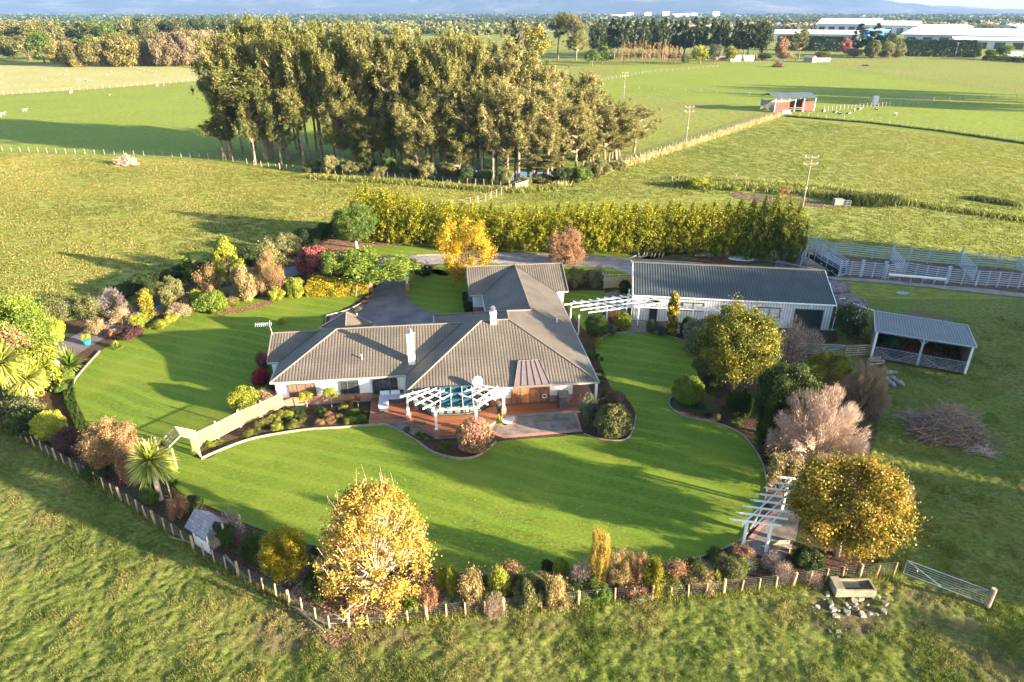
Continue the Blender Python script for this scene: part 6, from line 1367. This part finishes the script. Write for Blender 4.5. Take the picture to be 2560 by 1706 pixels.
def fieldgrass(poly,n,seed,mat,label,w_=.075,h=.17,scale=1.7,th=.42):
    rs=np.random.RandomState(seed); g_=G(poly); xs_=[q[0] for q in g_];ys_=[q[1] for q in g_]; x=rs.uniform(min(xs_),max(xs_),n);y=rs.uniform(min(ys_),max(ys_),n)
    nn=.6*vnoise(x+900,y+900,scale,seed+1)+.4*vnoise(x+900,y+900,scale*.4,seed+2); k=inpoly(x,y,g_)&(nn>th)&(y>70); x=x[k];y=y[k]; m_=len(x); P=np.stack([x,y,np.full(m_,-.02)],1)
    th_=rs.rand(m_)*6.28; side=np.stack([np.cos(th_),np.sin(th_),np.zeros(m_)],1)*w_*rs.uniform(.5,1.2,(m_,1)); D=unit(rs.normal(size=(m_,3))*.35+np.array([0,0,1.])); H_=h*rs.uniform(.4,1.1,(m_,1))
    V=np.stack([P-side,P+side,P+D*H_+side*.6,P+D*H_-side*.6],1).reshape(-1,3); tag(quads('grass',V,np.clip(.6*rs.rand(m_)+.55*vnoise(x+900,y+900,14,seed+5),0,1),L[mat]),label,kind='stuff')
L['fieldtuft']=lm('dry_field_tufts',(.06,.08,.012),(.17,.175,.03),(.34,.27,.09),trans=.45); L['fieldtuft2']=lm('green_field_tufts',(.05,.08,.01),(.13,.165,.02),(.24,.22,.06),trans=.45)
fieldgrass([(-700,388),(-100,380),(150,390),(450,404),(700,429),(1000,452),(1270,476),(1190,512),(930,570),(820,588),(640,645),(430,715),(230,785),(80,805),(-100,850),(-700,920)],700000,41,'fieldtuft','dry tufts standing in the field left of the garden')
fieldgrass([(1290,480),(1500,440),(1960,295),(2560,365),(3000,420),(3000,760),(2560,665),(2040,600),(1900,480),(1560,500),(1200,515)],700000,51,'fieldtuft2','grass tufts in the right middle field',.08,.14,1.5,.45)
# fallen leaves on the lawn
def fallen(poly,n,seed,label,mat):
    rs=np.random.RandomState(seed); g_=G(poly); P=[]; xs_=[q[0] for q in g_];ys_=[q[1] for q in g_]
    x=rs.uniform(min(xs_),max(xs_),n*3);y=rs.uniform(min(ys_),max(ys_),n*3); k=inpoly(x,y,g_); x=x[k][:n];y=y[k][:n]; P=np.stack([x,y,np.full(len(x),.06)],1); D=np.tile([0,0,1.],(len(x),1))
    tag(quads('fallen_leaves',leafquads(rs,P,D,.06,1.4,.9),rs.rand(len(x)),L[mat]),label,kind='stuff')
fallen([(700,1240),(1000,1180),(1300,1200),(1600,1280),(1500,1420),(1100,1425),(800,1350)],420,3,'fallen leaves dotted over the near lawn','peach')
fallen([(1600,860),(1740,880),(1740,960),(1650,990),(1600,930)],90,4,'pale petals on the lawn below the yellow topped tree','variegated')
fallen([(720,1500),(1100,1500),(1080,1600),(900,1620),(760,1590)],900,5,'fallen leaves outside the fence under the pale gold tree','tan')
# ================================================================ BRANCH PILES, ROCKS, TROUGH, TIMBER
def pile(label,px,py,rx,ry,h,n,seed,mat='brush',ln=(1.2,3.2),r=.03,name='branch_pile',up=.35):
    rs=np.random.RandomState(seed); x,y=at(px,py); t=thing(name,label,'branch pile',(x,y,0)); m=MB()
    for i in range(n):
        a=rs.rand()*6.28; q=rs.rand()**.5; cx,cy=q*math.cos(a)*rx,q*math.sin(a)*ry; z=h*(1-q*q)*rs.rand(); l_=rs.uniform(*ln)/2; th=rs.rand()*6.28; el=rs.normal()*up; d=Vector((math.cos(th)*math.cos(el),math.sin(th)*math.cos(el),math.sin(el)))
        c=Vector((cx,cy,max(.08,z))); b=Vector(rs.normal(size=3)*.12*l_); rr=r*rs.uniform(.4,1.5); A_=c-d*l_; A_.z=max(A_.z,.03); E_=c+d*l_; E_.z=max(E_.z,.03); m.tube([tuple(A_),tuple(c+b),tuple(E_)],[rr,rr*.8,rr*.25],4,False)
    m.build('branches',M[mat],t); return t
x,y=at(2352,1090)
pile('large heap of cut branches on the right paddock',2365,1085,2.7,1.8,2.9,1000,3,'brush',(1.0,2.8),.03)
pile('flat scatter of pale cut branches at the left foot of the big heap',2285,1045,1.9,.7,.4,90,4,'palebark',(.8,2.4),.025)
pile('pale forked branches at the right foot of the big heap',2450,1128,1.2,.7,.4,60,6,'palebark',(.8,2.2),.025)
pile('pale upright branches on the front of the big heap',2350,1095,.7,.4,.6,26,8,'palebark',(1.0,2.2),.035,up=.8)
pile('conical heap of logs and branches in the dry left field',318,412,1.9,1.6,1.9,170,5,'palebark',(1.5,3.6),.06,up=.6)
pile('dark conical stump heap on the far bright field',1945,168,3.0,2.5,3.6,160,7,'bark',(2,5),.15,up=.7)
pile('low dark heap near the far fence on the right field',2163,165,2.0,1.0,.8,60,9,'bark',(1,3),.12)
def logs(label,px,py,n,L_,w_,rot,seed,r=.1,mat='oldwood'):
    rs=np.random.RandomState(seed); x,y=at(px,py); t=thing('timber_stack',label,'timber stack',(x,y,0),rot); m=MB()
    for i in range(n): k=i%max(1,n//2); z=r+(i//max(1,n//2))*r*1.9; o=-w_/2+w_*k/max(1,n//2)+rs.normal()*.08; a=rs.normal()*.1; l_=L_*rs.uniform(.8,1.05); m.tube([(-l_/2,o-a,z),(l_/2,o+a,z)],r*rs.uniform(.8,1.1),6)
    m.build('timbers',M[mat],t)
logs('stack of round posts beside the gravel track',1622,638,14,2.0,4.0,1.35,3)
logs('flat stack of pale timber at the foot of the hedge',1772,634,16,4.5,2.2,.0,4,.08,'palebark')
logs('single long pale log beside the post stack',1680,630,2,6,.3,-.05,5,.08,'palebark'); logs('grey blocks of timber beside the open shelter',2185,908,4,1.6,.8,.2,6,.14,'rock')
logs('rails lying inside the fence under the pale gold tree',915,1552,4,4.5,.6,.03,7,.05,'oldwood'); logs('rails lying at the near left fence corner',790,1545,5,3.5,.6,-.65,8,.05,'oldwood')
logs('pale boards lying at the left fence beside the arbour',462,1352,2,2.6,.2,-.3,9,.05,'oldwood'); logs('long board at the fence below the white flowered bush',590,1420,2,3.4,.2,-.75,10,.06,'oldwood')
sheet('gravel_patch',G(smooth([(1820,645),(1850,642),(1890,650),(1870,655),(1830,652)],3)),.09,M['pebbles'],label='pale gravel heap behind the shed',kind='stuff')
X,Y=at(2131,1478); t=thing('water_trough','rectangular concrete water trough below the ochre maple','trough',(X,Y,0),-.01)
m=MB(); m.box(-1.25,1.15,-.5,-.4,0,.55); m.box(-1.25,1.15,.4,.5,0,.55); m.box(-1.25,-1.15,-.4,.4,0,.55); m.box(1.05,1.15,-.4,.4,0,.55); m.box(-1.15,1.05,-.4,.4,0,.1); m.build('trough_body',M['conc2'],t)
MB().box(-1.3,-.78,-.52,.52,.55,.68).build('lid',M['conc2'],t); MB().box(-1.14,1.04,-.39,.39,.36,.4).build('water',M['water'],t)
RK=[(2068,1485,22),(2060,1498,10),(2078,1508,24),(2082,1522,26),(2090,1540,24),(2045,1517,18),(2032,1517,8),(2040,1535,10),(2013,1523,7),(2137,1503,24),(2152,1497,20),(2180,1492,18),(2198,1492,10),(2166,1510,14),(2115,1510,18),(2122,1517,14),(2118,1530,26),(2156,1535,28),(2176,1533,14),(2193,1535,10),(2210,1528,22),(2213,1508,24),(2214,1483,10),(2230,1500,8),(2098,1527,10),(2054,1537,6),(2075,1577,9),(2098,1580,20),(2097,1594,14),(2127,1605,14),(2105,1502,8),(2135,1515,12),(2145,1520,9)]
for i,(px,py,wp) in enumerate(RK):
    x,y=at(px,py); d=depth(y); r=wp/2*d/FP*1.15; rs=np.random.RandomState(i); m=MB(); nn=rs.randint(4,7); an=np.sort(rs.rand(nn)*6.28); an=np.arange(nn)/nn*6.28+rs.uniform(-.4,.4,nn)
    bt=[(r*math.cos(a)*rs.uniform(.7,1.1),r*.8*math.sin(a)*rs.uniform(.7,1.1)) for a in an]; h_=min(.2,r*rs.uniform(.22,.45)); n3=len(bt); tpz=[(bx*.85,by_*.85,h_*rs.uniform(.7,1.1)) for bx,by_ in bt]
    m.poly(tpz); m.poly([(bx,by_,-.05) for bx,by_ in bt][::-1])
    for j in range(n3): k=(j+1)%n3; m.poly([(*bt[j],-.05),(*bt[k],-.05),tpz[k],tpz[j]])
    o=m.build('stone',M['rock']); o.location=(x,y,-.02); o.scale=(.9,.9,.8); o.rotation_euler=(rs.normal()*.12,rs.normal()*.12,rs.rand()*6); tag(o,'broken pale concrete slab on the bare soil below the trough' if i<26 or i>29 else 'stray pale stone on the grass below the slab scatter','stone','broken slabs below the trough' if i<26 or i>29 else 'stray stones in the near paddock')
for i,(px,py,lb) in enumerate(((2222,960,'left one of two grey stone lions lying beside the brown bare shrub'),(2240,958,'right one of two grey stone lions lying beside the brown bare shrub'))):
    x,y=at(px,py); t=MB().tube([(0,-.9,.2),(0,-.5,.28),(0,.2,.22),(0,.5,.35),(.05,.8,.3)],[.12,.24,.17,.2,.12],8).build('fallen_statue',M['concrete']); t.location=(x,y,0); t.rotation_euler=(0,0,.1+i*.2); tag(t,lb.replace('stone lions','stone figures'),'statue')
x,y=at(2228,933); t=tag(MB().prism([(-.6,-.2),(.55,-.25),(.6,.2),(-.5,.25)],0,.15).build('stone_slab',M['rock']),'pale stone slab between the open shelter and the fallen figures','slab'); t.location=(x,y,0)
x,y=at(1950,1225)
# ================================================================ ANIMALS
def loft(m,pts,n=8):
    rings=[]
    for (x,z,ry,rz_) in pts:
        i=len(m.v); rings.append(i)
        for j in range(n): a=2*math.pi*j/n; m.v.append((x,ry*math.cos(a),z+rz_*math.sin(a)))
    for r0,r1 in zip(rings,rings[1:]):
        for j in range(n): m.f.append((r0+j,r0+(j+1)%n,r1+(j+1)%n,r1+j))
    m.f.append(tuple(rings[0]+j for j in range(n))[::-1]); m.f.append(tuple(rings[-1]+j for j in range(n)))
def animal(kind,label,px,py,rot,lying=False,graze=False,group=None,s=1.0,mat='wool'):
    x,y=at(px,py); m=MB()
    if kind=='calf': L_,H_,ly=1.5,1.15,.45
    else: L_,H_,ly=1.05,.72,.32
    zb=(ly if lying else H_)*.78
    loft(m,[(-L_*.5,zb+.04,.08,.1),(-L_*.42,zb+.03,.2,.22),(-L_*.1,zb-.03,.26,.28),(L_*.25,zb-.02,.24,.28),(L_*.42,zb+.06,.17,.2),(L_*.55,zb+(.18 if not graze else -.1),.1,.13),(L_*.68,zb+(.3 if not graze else -.42),.09,.11),(L_*.85,zb+(.24 if not graze else -.58),.05,.06)])
    for sx in(-.38,.32):
        for sy in(-.15,.15):
            if lying: m.tube([(L_*sx,sy,.2),(L_*(sx+.18),sy*1.6,.08),(L_*(sx+.02),sy*1.8,.05)],[.09,.05,.04],5)
            else: m.tube([(L_*sx,sy,zb-.1),(L_*sx+.03,sy,zb*.5),(L_*sx,sy,0)],[.1,.055,.04],5)
    for sy in(-1,1): m.tube([(L_*.63,sy*.07,zb+(.38 if not graze else -.32)),(L_*.6,sy*.2,zb+(.38 if not graze else -.3))],[.04,.02],4)
    m.tube([(-L_*.5,0,zb+.1),(-L_*.55,0,zb-.25)],[.03,.02],4)
    o=m.build(kind,M[mat],None,True); o.location=(x,y,0); o.rotation_euler=(0,0,rot); o.scale=(s,s,s); tag(o,label,'cow' if kind=='calf' else 'sheep',group)
zr=lambda x,y:(1700+x/2.736,y/2.736)
for (x,y,l,rt,lb) in ((980,766,True,.3,'black and white calf lying nearest the red barn'),(1060,774,True,.1,'calf lying second from the barn in the group of four'),(1095,784,True,3.0,'calf lying at the front left of the calf group'),(1150,782,True,.2,'calf lying right of the front left calf'),(1188,769,False,1.0,'standing calf in the middle of the calf group'),(1225,752,True,.2,'calf beside the paling fence above the others'),(1347,754,True,3.2,'calf lying below the grey tank by the paling fence'),(1470,794,False,.6,'standing calf farthest right in the bright field')): animal('calf',lb,*zr(x,y),rt,l,False,'black and white calves',1.1,'cow')
zl=lambda x,y:(x/2.736,y/2.736)
SH=[(405,510,0),(458,489,1),(445,516,1),(466,513,0),(313,549,1),(530,553,0),(548,552,1),(590,555,1),(608,556,0),(628,560,1),(762,497,1),(943,497,0),(733,517,0),(1077,592,1),(1118,590,0),(10,514,1),(6,570,0)]
for i,(x,y,g_) in enumerate(SH): animal('sheep','cream sheep in the pale tan field' if y<585 else 'pale sheep just below the long left fence',*zl(x,y),i*1.3,i%3==0,bool(g_),'sheep in the tan field' if y<585 else 'two sheep below the left fence',.95)
animal('sheep','pale sheep alone in the bright field near the left edge',*zl(171,766),.4,False,False,None,1.25)
animal('sheep','upper sheep of the pair at the left photo edge',*zl(20,792),.4,False,False,None,1.25); animal('sheep','lower sheep of the pair cut by the left photo edge',*zl(4,802),2.4,False,True,None,1.25)
animal('sheep','sheep standing against the long left fence',*zl(487,642),1.4,False,False,None,1.3); animal('sheep','dark animal lying alone in the bright left field',*zl(745,656),.2,True,False,None,1.2,'bark')
x,y=at(2186,262); t=tag(MB().box(-1.0,1.0,-.5,.5,0,3.2).box(-.8,.8,-.56,-.5,1.5,2.9).build('field_tank',M['steel']),'upright grey steel box by the paling fence in the right field','tank'); t.location=(x,y,0)
# ================================================================ FAR TREES, BUILDINGS, TOWN
def far(name,kind,mat,label,px,by,wp,tp,group=None,cat=T,**kw):
    X,Y=at(px,by); d=depth(Y); return plantw(name,kind,mat,label,cat,X,Y,wp/2*d/FP,max(1.5,topz(Y,tp)),group=group,**kw)
rs=np.random.RandomState(99)
def row(x0,x1,step,base,top,w_,mats,kinds,name,label,group,jx=6,jt=8,jb=3):
    x=x0; i=-1
    while x<=x1:
        i+=1
        b=np.interp(x,*zip(*base))+rs.uniform(-jb,jb); t_=np.interp(x,*zip(*top))+rs.uniform(-jt,jt); far(name,kinds[rs.randint(len(kinds))],mats[rs.randint(len(mats))],(label+', '+ordw(i)+' from the left') if i<99 else label,x+rs.uniform(-jx,jx),b,w_*rs.uniform(.8,1.25),t_,group,seed=rs.randint(1,4)); x+=step
# left woodland
row(-60,560,17,[(-60,130),(560,120)],[(-60,56),(120,52),(400,46),(560,44)],60,['olive','green','pine','olive','euc'],['far','far','pine'],'forest_tree','green and olive tree at the back of the left woodland','back trees of the left woodland',jt=7)
row(-60,90,26,[(-60,132),(90,136)],[(-60,80),(90,82)],46,['olive','eucg','olive'],['far','euc'],'forest_tree','tall open crowned tree at the far left edge of the woodland','open trees at the far left')
row(420,700,24,[(420,125),(700,130)],[(420,46),(560,38),(700,60)],40,['pine','dark'],['pine','far'],'pine_tree','dark pine behind the gum grove on the left','dark pines behind the gum grove')
far('forest_tree','far','green','dark rounded tree at the front left of the woodland',112,158,75,76,seed=1); far('forest_tree','far','tan','tan tree beside the dark rounded tree of the woodland',75,150,50,98,seed=2)
for x,b,w_,tp,mt,lb in ((165,163,70,98,'willow','golden tan willow, first in front of the left woodland'),(205,164,60,105,'willow','small golden willow between two larger ones'),(255,163,90,88,'willow','wide tan willow in the middle of the woodland front'),(320,163,95,84,'willow','golden brown willow, tallest of the woodland front'),(385,161,75,100,'willow','tan willow before the pinkish ones'),(425,163,80,78,'willowpink','pinkish bare willow right of the tan willows'),(468,162,75,74,'willowpink','pinkish bare willow left of the gum grove'),(510,160,70,70,'willowpink','pinkish bare willow partly behind the gum grove')): far('willow_tree','shrub',mt,lb,x,b+3,w_*1.25,tp,seed=1+int(x)%3,parts=False)
for x,b,w_,tp,mt in ((-10,150,60,92,'olive'),(30,152,60,95,'eucg'),(190,150,70,92,'olive'),(235,152,70,88,'green'),(290,152,80,82,'willow'),(345,152,80,80,'olive'),(400,152,80,80,'willow'),(445,152,80,76,'willowpink'),(490,150,80,72,'willowpink'),(530,150,80,70,'willowpink')): far('woodland_tree','far',mt,'%s tree in the left woodland second line, %s from the left edge'%({'olive':'olive','eucg':'dark','green':'green','willow':'tan','willowpink':'brown'}[mt],ordw((x+10)//50)),x,b,w_,tp,'second line of the left woodland',parts=False)
# behind the grove / centre
for x,b,w_,tp,mt,k,lb in ((1285,150,50,45,'pine','pine','dark pine left of the tall pale gum'),(1340,150,40,55,'pine','pine','dark pine behind the golden poplars'),(1395,150,60,28,'eucg','euc','tallest rounded gum behind the grove on the right'),(1440,152,60,34,'euc','euc','tall pale gum right of the tallest rounded gum'),(1335,152,90,66,'gold2','far','golden poplar row behind the gum grove'),(1305,155,26,75,'twig','birch','thin bare pale tree left of the golden poplars'),(1480,165,45,120,'green','far','small green tree right of the pale gum')): far('tree',k,mt,lb,x,b,w_,tp,seed=1+int(x)%4)
row(1490,1895,17,[(1490,148),(1700,145),(1895,148)],[(1490,48),(1600,42),(1760,45),(1850,50),(1895,58)],40,['pine','pine','dark'],['pine'],'pine_tree','dark pine of the long shelter belt','dark pine shelter belt',jt=6)
row(1480,1860,21,[(1480,140),(1860,140)],[(1480,52),(1860,52)],44,['pine','dark'],['far','pine'],'pine_tree','dark pine at the back of the long shelter belt','back row of the pine shelter belt',jt=5)
row(1545,1700,8,[(1545,162),(1700,162)],[(1545,108),(1620,102),(1665,100),(1700,118)],15,['birch','peach','birch'],['birch'],'birch_tree','slender pink orange birch in the clump before the pines','pink birch clump',jx=3,jt=8,jb=4)
for x in(1500,1512,1535,1552,1568): far('poplar_tree','birch','twig','slim bare tree in front of the dark pines',x,130,14,70+rs.uniform(-8,8),'slim bare trees before the pines')
for x,b,w_,tp,mt,k,lb in ((1505,158,42,112,'green','far','round green and orange tree left of the birches'),(1750,160,55,112,'lime','far','yellow tree right of the birches'),(1785,160,40,108,'greygreen','far','grey leaved tree beside the yellow tree'),(1825,155,45,116,'gold2','far','yellow green tree under the pines'),(1715,162,32,135,'olive','far','small olive bush at the end of the birches'),(1888,150,36,58,'pine','euc','tall pine with bare trunks at the right end of the belt'),(1905,150,46,42,'pine','far','dark crown at the right end of the shelter belt'),
  (1948,150,42,90,'copper','far','rust red tree beside the bare gum'),(1997,148,40,72,'euc2','euc','pale bare limbed gum before the far hedge'),(1912,152,44,132,'dark','far','dark low bush left of the red tree'),(1960,152,50,128,'tan','far','brown bush below the red tree'),(2055,148,45,128,'olive','far','low brown green bush above the small farm shed'),(2068,148,22,126,'gold2','birch','small yellow tree beside the small farm shed'),
  (2110,142,32,95,'rose','far','deep red tree left of the big dark pine'),(2140,140,70,56,'pine','pine','big dark pine of the right clump'),(2180,140,60,56,'pine','pine','second big dark pine of the right clump'),(2215,142,90,80,'dark','far','wide dark tree behind the clipped green trees'),(2178,146,46,100,'olive','ball','left clipped dome tree before the dark pines'),(2212,146,50,102,'olive','ball','middle clipped dome tree before the dark pines'),(2240,146,44,104,'olive','ball','right clipped dome tree before the dark pines'),(2135,144,50,120,'twigbrown','far','low brown bush left of the clipped domes'),
  (2438,142,34,108,'pine','column','green cylinder end of the far dark hedge'),(2475,147,34,122,'green','far','small round tree right of the far hedge'),(2505,150,44,110,'green','far','larger round tree at the right edge roadside'),(1520,152,36,140,'dark','far','low dark bush before the round green tree')): far('tree',k,mt,lb,x,b,w_,tp,seed=1+int(x)%3)
def fblock(label,a,b,wd,top,mat='dark'):
    a=at(*a);b=at(*b); cx,cy=(a[0]+b[0])/2,(a[1]+b[1])/2; L_=math.hypot(b[0]-a[0],b[1]-a[1]); h=topz(cy,top); n=max(1,round(L_/28)); rt=math.atan2(b[1]-a[1],b[0]-a[0])
    for k in range(n): f=(k+.5)/n; plantw('hedge','block',mat,label if n==1 else label+', %s section from its left'%ordw(k),'hedge',a[0]+(b[0]-a[0])*f,a[1]+(b[1]-a[1])*f,L_/n/2*1.02,h,rot=rt,ry=wd/2,group=label+' sections',parts=False)
fblock('tall clipped dark hedge left of the far pine clump',(1945,124),(2110,130),6,92,'pine'); fblock('tall clipped dark hedge right of the far pine clump',(2240,140),(2435,144),6,102,'pine'); fblock('low dark hedge along the road at the right edge',(2460,150),(2620,160),4,144,'pine')
# small farm shed, white huts, lorry
def hut(label,a,b,dp,hh_,wm_,rm,name='farm_hut',rise=.3,win=False,cat='shed',flat=False):
    a=at(*a);b=at(*b); L_=math.hypot(b[0]-a[0],b[1]-a[1]); t=thing(name,label,cat,(*a,0),math.atan2(b[1]-a[1],b[0]-a[0])); m=MB(); m.box(0,L_,0,dp,0,hh_); r_=hh_+dp*rise/2
    if not flat:
        for u in(0,L_): m.poly([(u,0,hh_),(u,dp,hh_),(u,dp/2,r_)])
    m.build('wall',M[wm_],t); m=MB(); o=.02*L_+.3; e=o*rise
    if flat: m.box(-o*.3,L_+o*.3,-o*.3,dp+o*.3,hh_,hh_+.4)
    else: m.poly([(-o,-o,hh_-e+.1),(L_+o,-o,hh_-e+.1),(L_+o,dp/2,r_+.1),(-o,dp/2,r_+.1)]); m.poly([(L_+o,dp+o,hh_-e+.1),(-o,dp+o,hh_-e+.1),(-o,dp/2,r_+.1),(L_+o,dp/2,r_+.1)])
    m.build('roof',M[rm],t)
    if win:
        nW=max(2,int(L_/win))
        for k in range(nW): x=L_*(k+.5)/nW; MB().box(x-win*.3,x+win*.3,-.3,0.05,0 if hh_>5 else .8,hh_*.72).build('door_opening',M['glass'] if k%2 else M['roller'],t)
    return t
hut('small grey roofed farm shed with pale fence below the far pines',(2008,156),(2030,157),7,3.2,'oldwood','concrete'); hut('white wall like hut right of the small grey shed',(2030,156),(2075,155),2,2.2,'rock','palebark',flat=True); hut('row of white tunnel huts under the far pines',(1825,153),(1852,153),6,2,'white','white',rise=.5); hut('second white hut beside the tunnel huts',(1862,153),(1884,153),6,2,'white','white',rise=.5); hut('low pale shed left of the tunnel huts',(1790,152),(1815,152),5,2,'rock','palebark')
M['farwall']=plain('pale_grey_cladding',(.5,.52,.56),.6,0,.1,.05); M['farroof']=plain('white_metal_roof',(.8,.8,.78),.4,0,.06,.02)
x,y=at(2515,142); t=thing('tanker_truck','white tanker lorry on the road at the right photo edge','truck',(x,y,0),.05); MB().tube([(0,0,2.3),(9,0,2.3)],1.25,12).build('tank',M['white'],t); m=MB(); m.box(9.6,12,-1.2,1.2,.7,3.3); m.box(0,9.4,-1.1,1.1,.6,1.1); m.build('cab',M['white'],t)
for wx in(1.2,2.6,7,11): MB().tube([(wx,-1.25,.55),(wx,1.25,.55)],.55,12).build('wheel',M['black'],t)
for a,b,dp,hh_,lb in (((1935,103),(2145,106),60,topz(at(2000,103)[1],84),'long white roofed warehouse left of the far pine clump'),((2040,84),(2190,86),120,14,'pale grey roofed warehouse behind the left long one'),((2255,112),(2700,124),90,topz(at(2400,112)[1],85),'longest white roofed warehouse at the right'),((2385,121),(2760,128),35,topz(at(2500,122)[1],100),'lower front warehouse wing at the right edge'),((2150,86),(2290,88),90,13,'white warehouse with the bright blue wall'),((2060,70),(2170,71),60,10,'cream topped warehouse far behind the pine clump'),((2290,80),(2430,80),50,8,'grey roofed far warehouse on the right'),((2540,80),(2700,80),60,8,'blue roofed far warehouse at the right edge')):
    hut(lb,a,b,dp,hh_,'farwall','farroof','warehouse',.12,14,'warehouse')
x,y=at(2195,93); t=thing('blue_shed','bright blue walled shed in front of the white warehouse','shed',(x,y,0)); MB().box(-14,14,0,20,0,9).build('wall',plain('bright_blue_cladding',(.05,.25,.6)),t); MB().box(-15,15,-1,21,9,9.6).build('roof',M['farroof'],t)
M['town']=plain('mixed_town_walls',(.3,.27,.25),.9,0,.5,.02)
def town(n,ylo,yhi,seed,label,xr=(-300,2900)):
    rs=np.random.RandomState(seed); m=MB()
    for i in range(n):
        py=ylo+(yhi-ylo)*rs.rand(); px=rs.uniform(*xr); x,y=at(px,py); 
        if y>8300: continue
        w_=rs.uniform(6,14)*(1 if rs.rand()<.93 else 3); d_=rs.uniform(8,16); h_=rs.uniform(2.5,5); m.box(x-w_/2,x+w_/2,y,y+d_,0,h_); m.poly([(x-w_/2,y,h_),(x+w_/2,y,h_),(x+w_/2,y+d_/2,h_+2),(x-w_/2,y+d_/2,h_+2)])
    tag(m.build('town',M['town' if seed%2 else 'rock']),label,kind='stuff')
town(1000,38,56,1,'far-off town houses on the plain'); town(700,38,70,2,'scattered white roofs of the far town',(1500,2900)); town(350,42,60,4,'scattered white roofs on the far plain to the left')
def farwood(n,ylo,yhi,seed,label,mat,hh_=9,xr=(-400,3000),cl=1):
    rs=np.random.RandomState(seed); Vs=[];Ts=[]; k=26
    px=rs.uniform(*xr,n); py=ylo+(yhi-ylo)*rs.rand(n)**.8; t_=CH/(SN-(853-py)/FP*CS); x=t_*(px-1280)/FP; y=t_*(CS+(853-py)/FP*SN); ok=y<8300; x=x[ok];y=y[ok]; m_=len(x)
    P=np.repeat(np.stack([x,y,np.full(m_,hh_*.45)],1),k,0); sz=np.repeat(rs.uniform(.6,1.3,m_),k)[:,None]; D=unit(rs.normal(size=(m_*k,3))); P=P+D*sz*np.array([hh_*.8,hh_*.8,hh_*.5]); V=leafquads(rs,P,D,hh_*.42,1.3,.5); T_=np.clip(np.repeat(rs.rand(m_),k)*.6+rs.rand(m_*k)*.4,0,1)
    tag(quads('distant_trees',V,T_,L[mat]),label,kind='stuff')
farwood(4200,36,62,5,'distant tree belts across the plain','pine',10); farwood(1100,38,75,6,'distant autumn trees across the plain','willow',8); farwood(500,60,92,7,'tree lines before the far town on the left','olive',9,(-400,1300)); farwood(260,62,80,8,'tree lines near the warehouses','pine',7,(1900,2900)); farwood(900,36,45,9,'farthest dark trees of the plain','dark',13)
for i,(px,tp) in enumerate(((1575,33),(1620,32),(1665,30),(1790,31),(1735,34),(1702,36),(1550,38))):
    x,y=at(px,44); t=thing('tower_block','white town building on the skyline above the pines','building',(x,y,0),0,'white town buildings on the skyline'); w_=18 if i<5 else 45; h_=topz(y,tp); MB().box(-w_,w_,0,25,0,h_).build('wall',M['white'],t); MB().box(-w_+2,w_-2,2,20,h_,h_+2).build('roof',M['farwall'],t)
# ================================================================ trees standing outside the frame, whose shadows fall in it
for i in range(24):
    c=28+i*3.6; sd_=56+(i*5%7) if c>58 else 47+(i*3%5); h=(18+(i*7%4)*.6) if c>60 else [9.5,12.5,8,13,10.5][i%5]; x=.914*sd_+.405*c; y=-.405*sd_+.914*c
    if c<58 and i%4==3 or c<42 and i%2: continue
    plantw('shelter_tree','far','dark','shelter tree outside the right edge of the photo',T,x,y,4.6 if c>58 else 3.6,h,group='shelter trees right of the photo',seed=1+i%3)
for i,q in enumerate((0,1,2,3.4,4.4,5.4,6.6)): plantw('shelter_tree','far','pine','tall far shelter tree outside the right edge of the photo',T,219+q*1.2,238+q*9,6.2,27+i%3*1.5,group='tall shelter trees far right of the photo',seed=1+i%3)
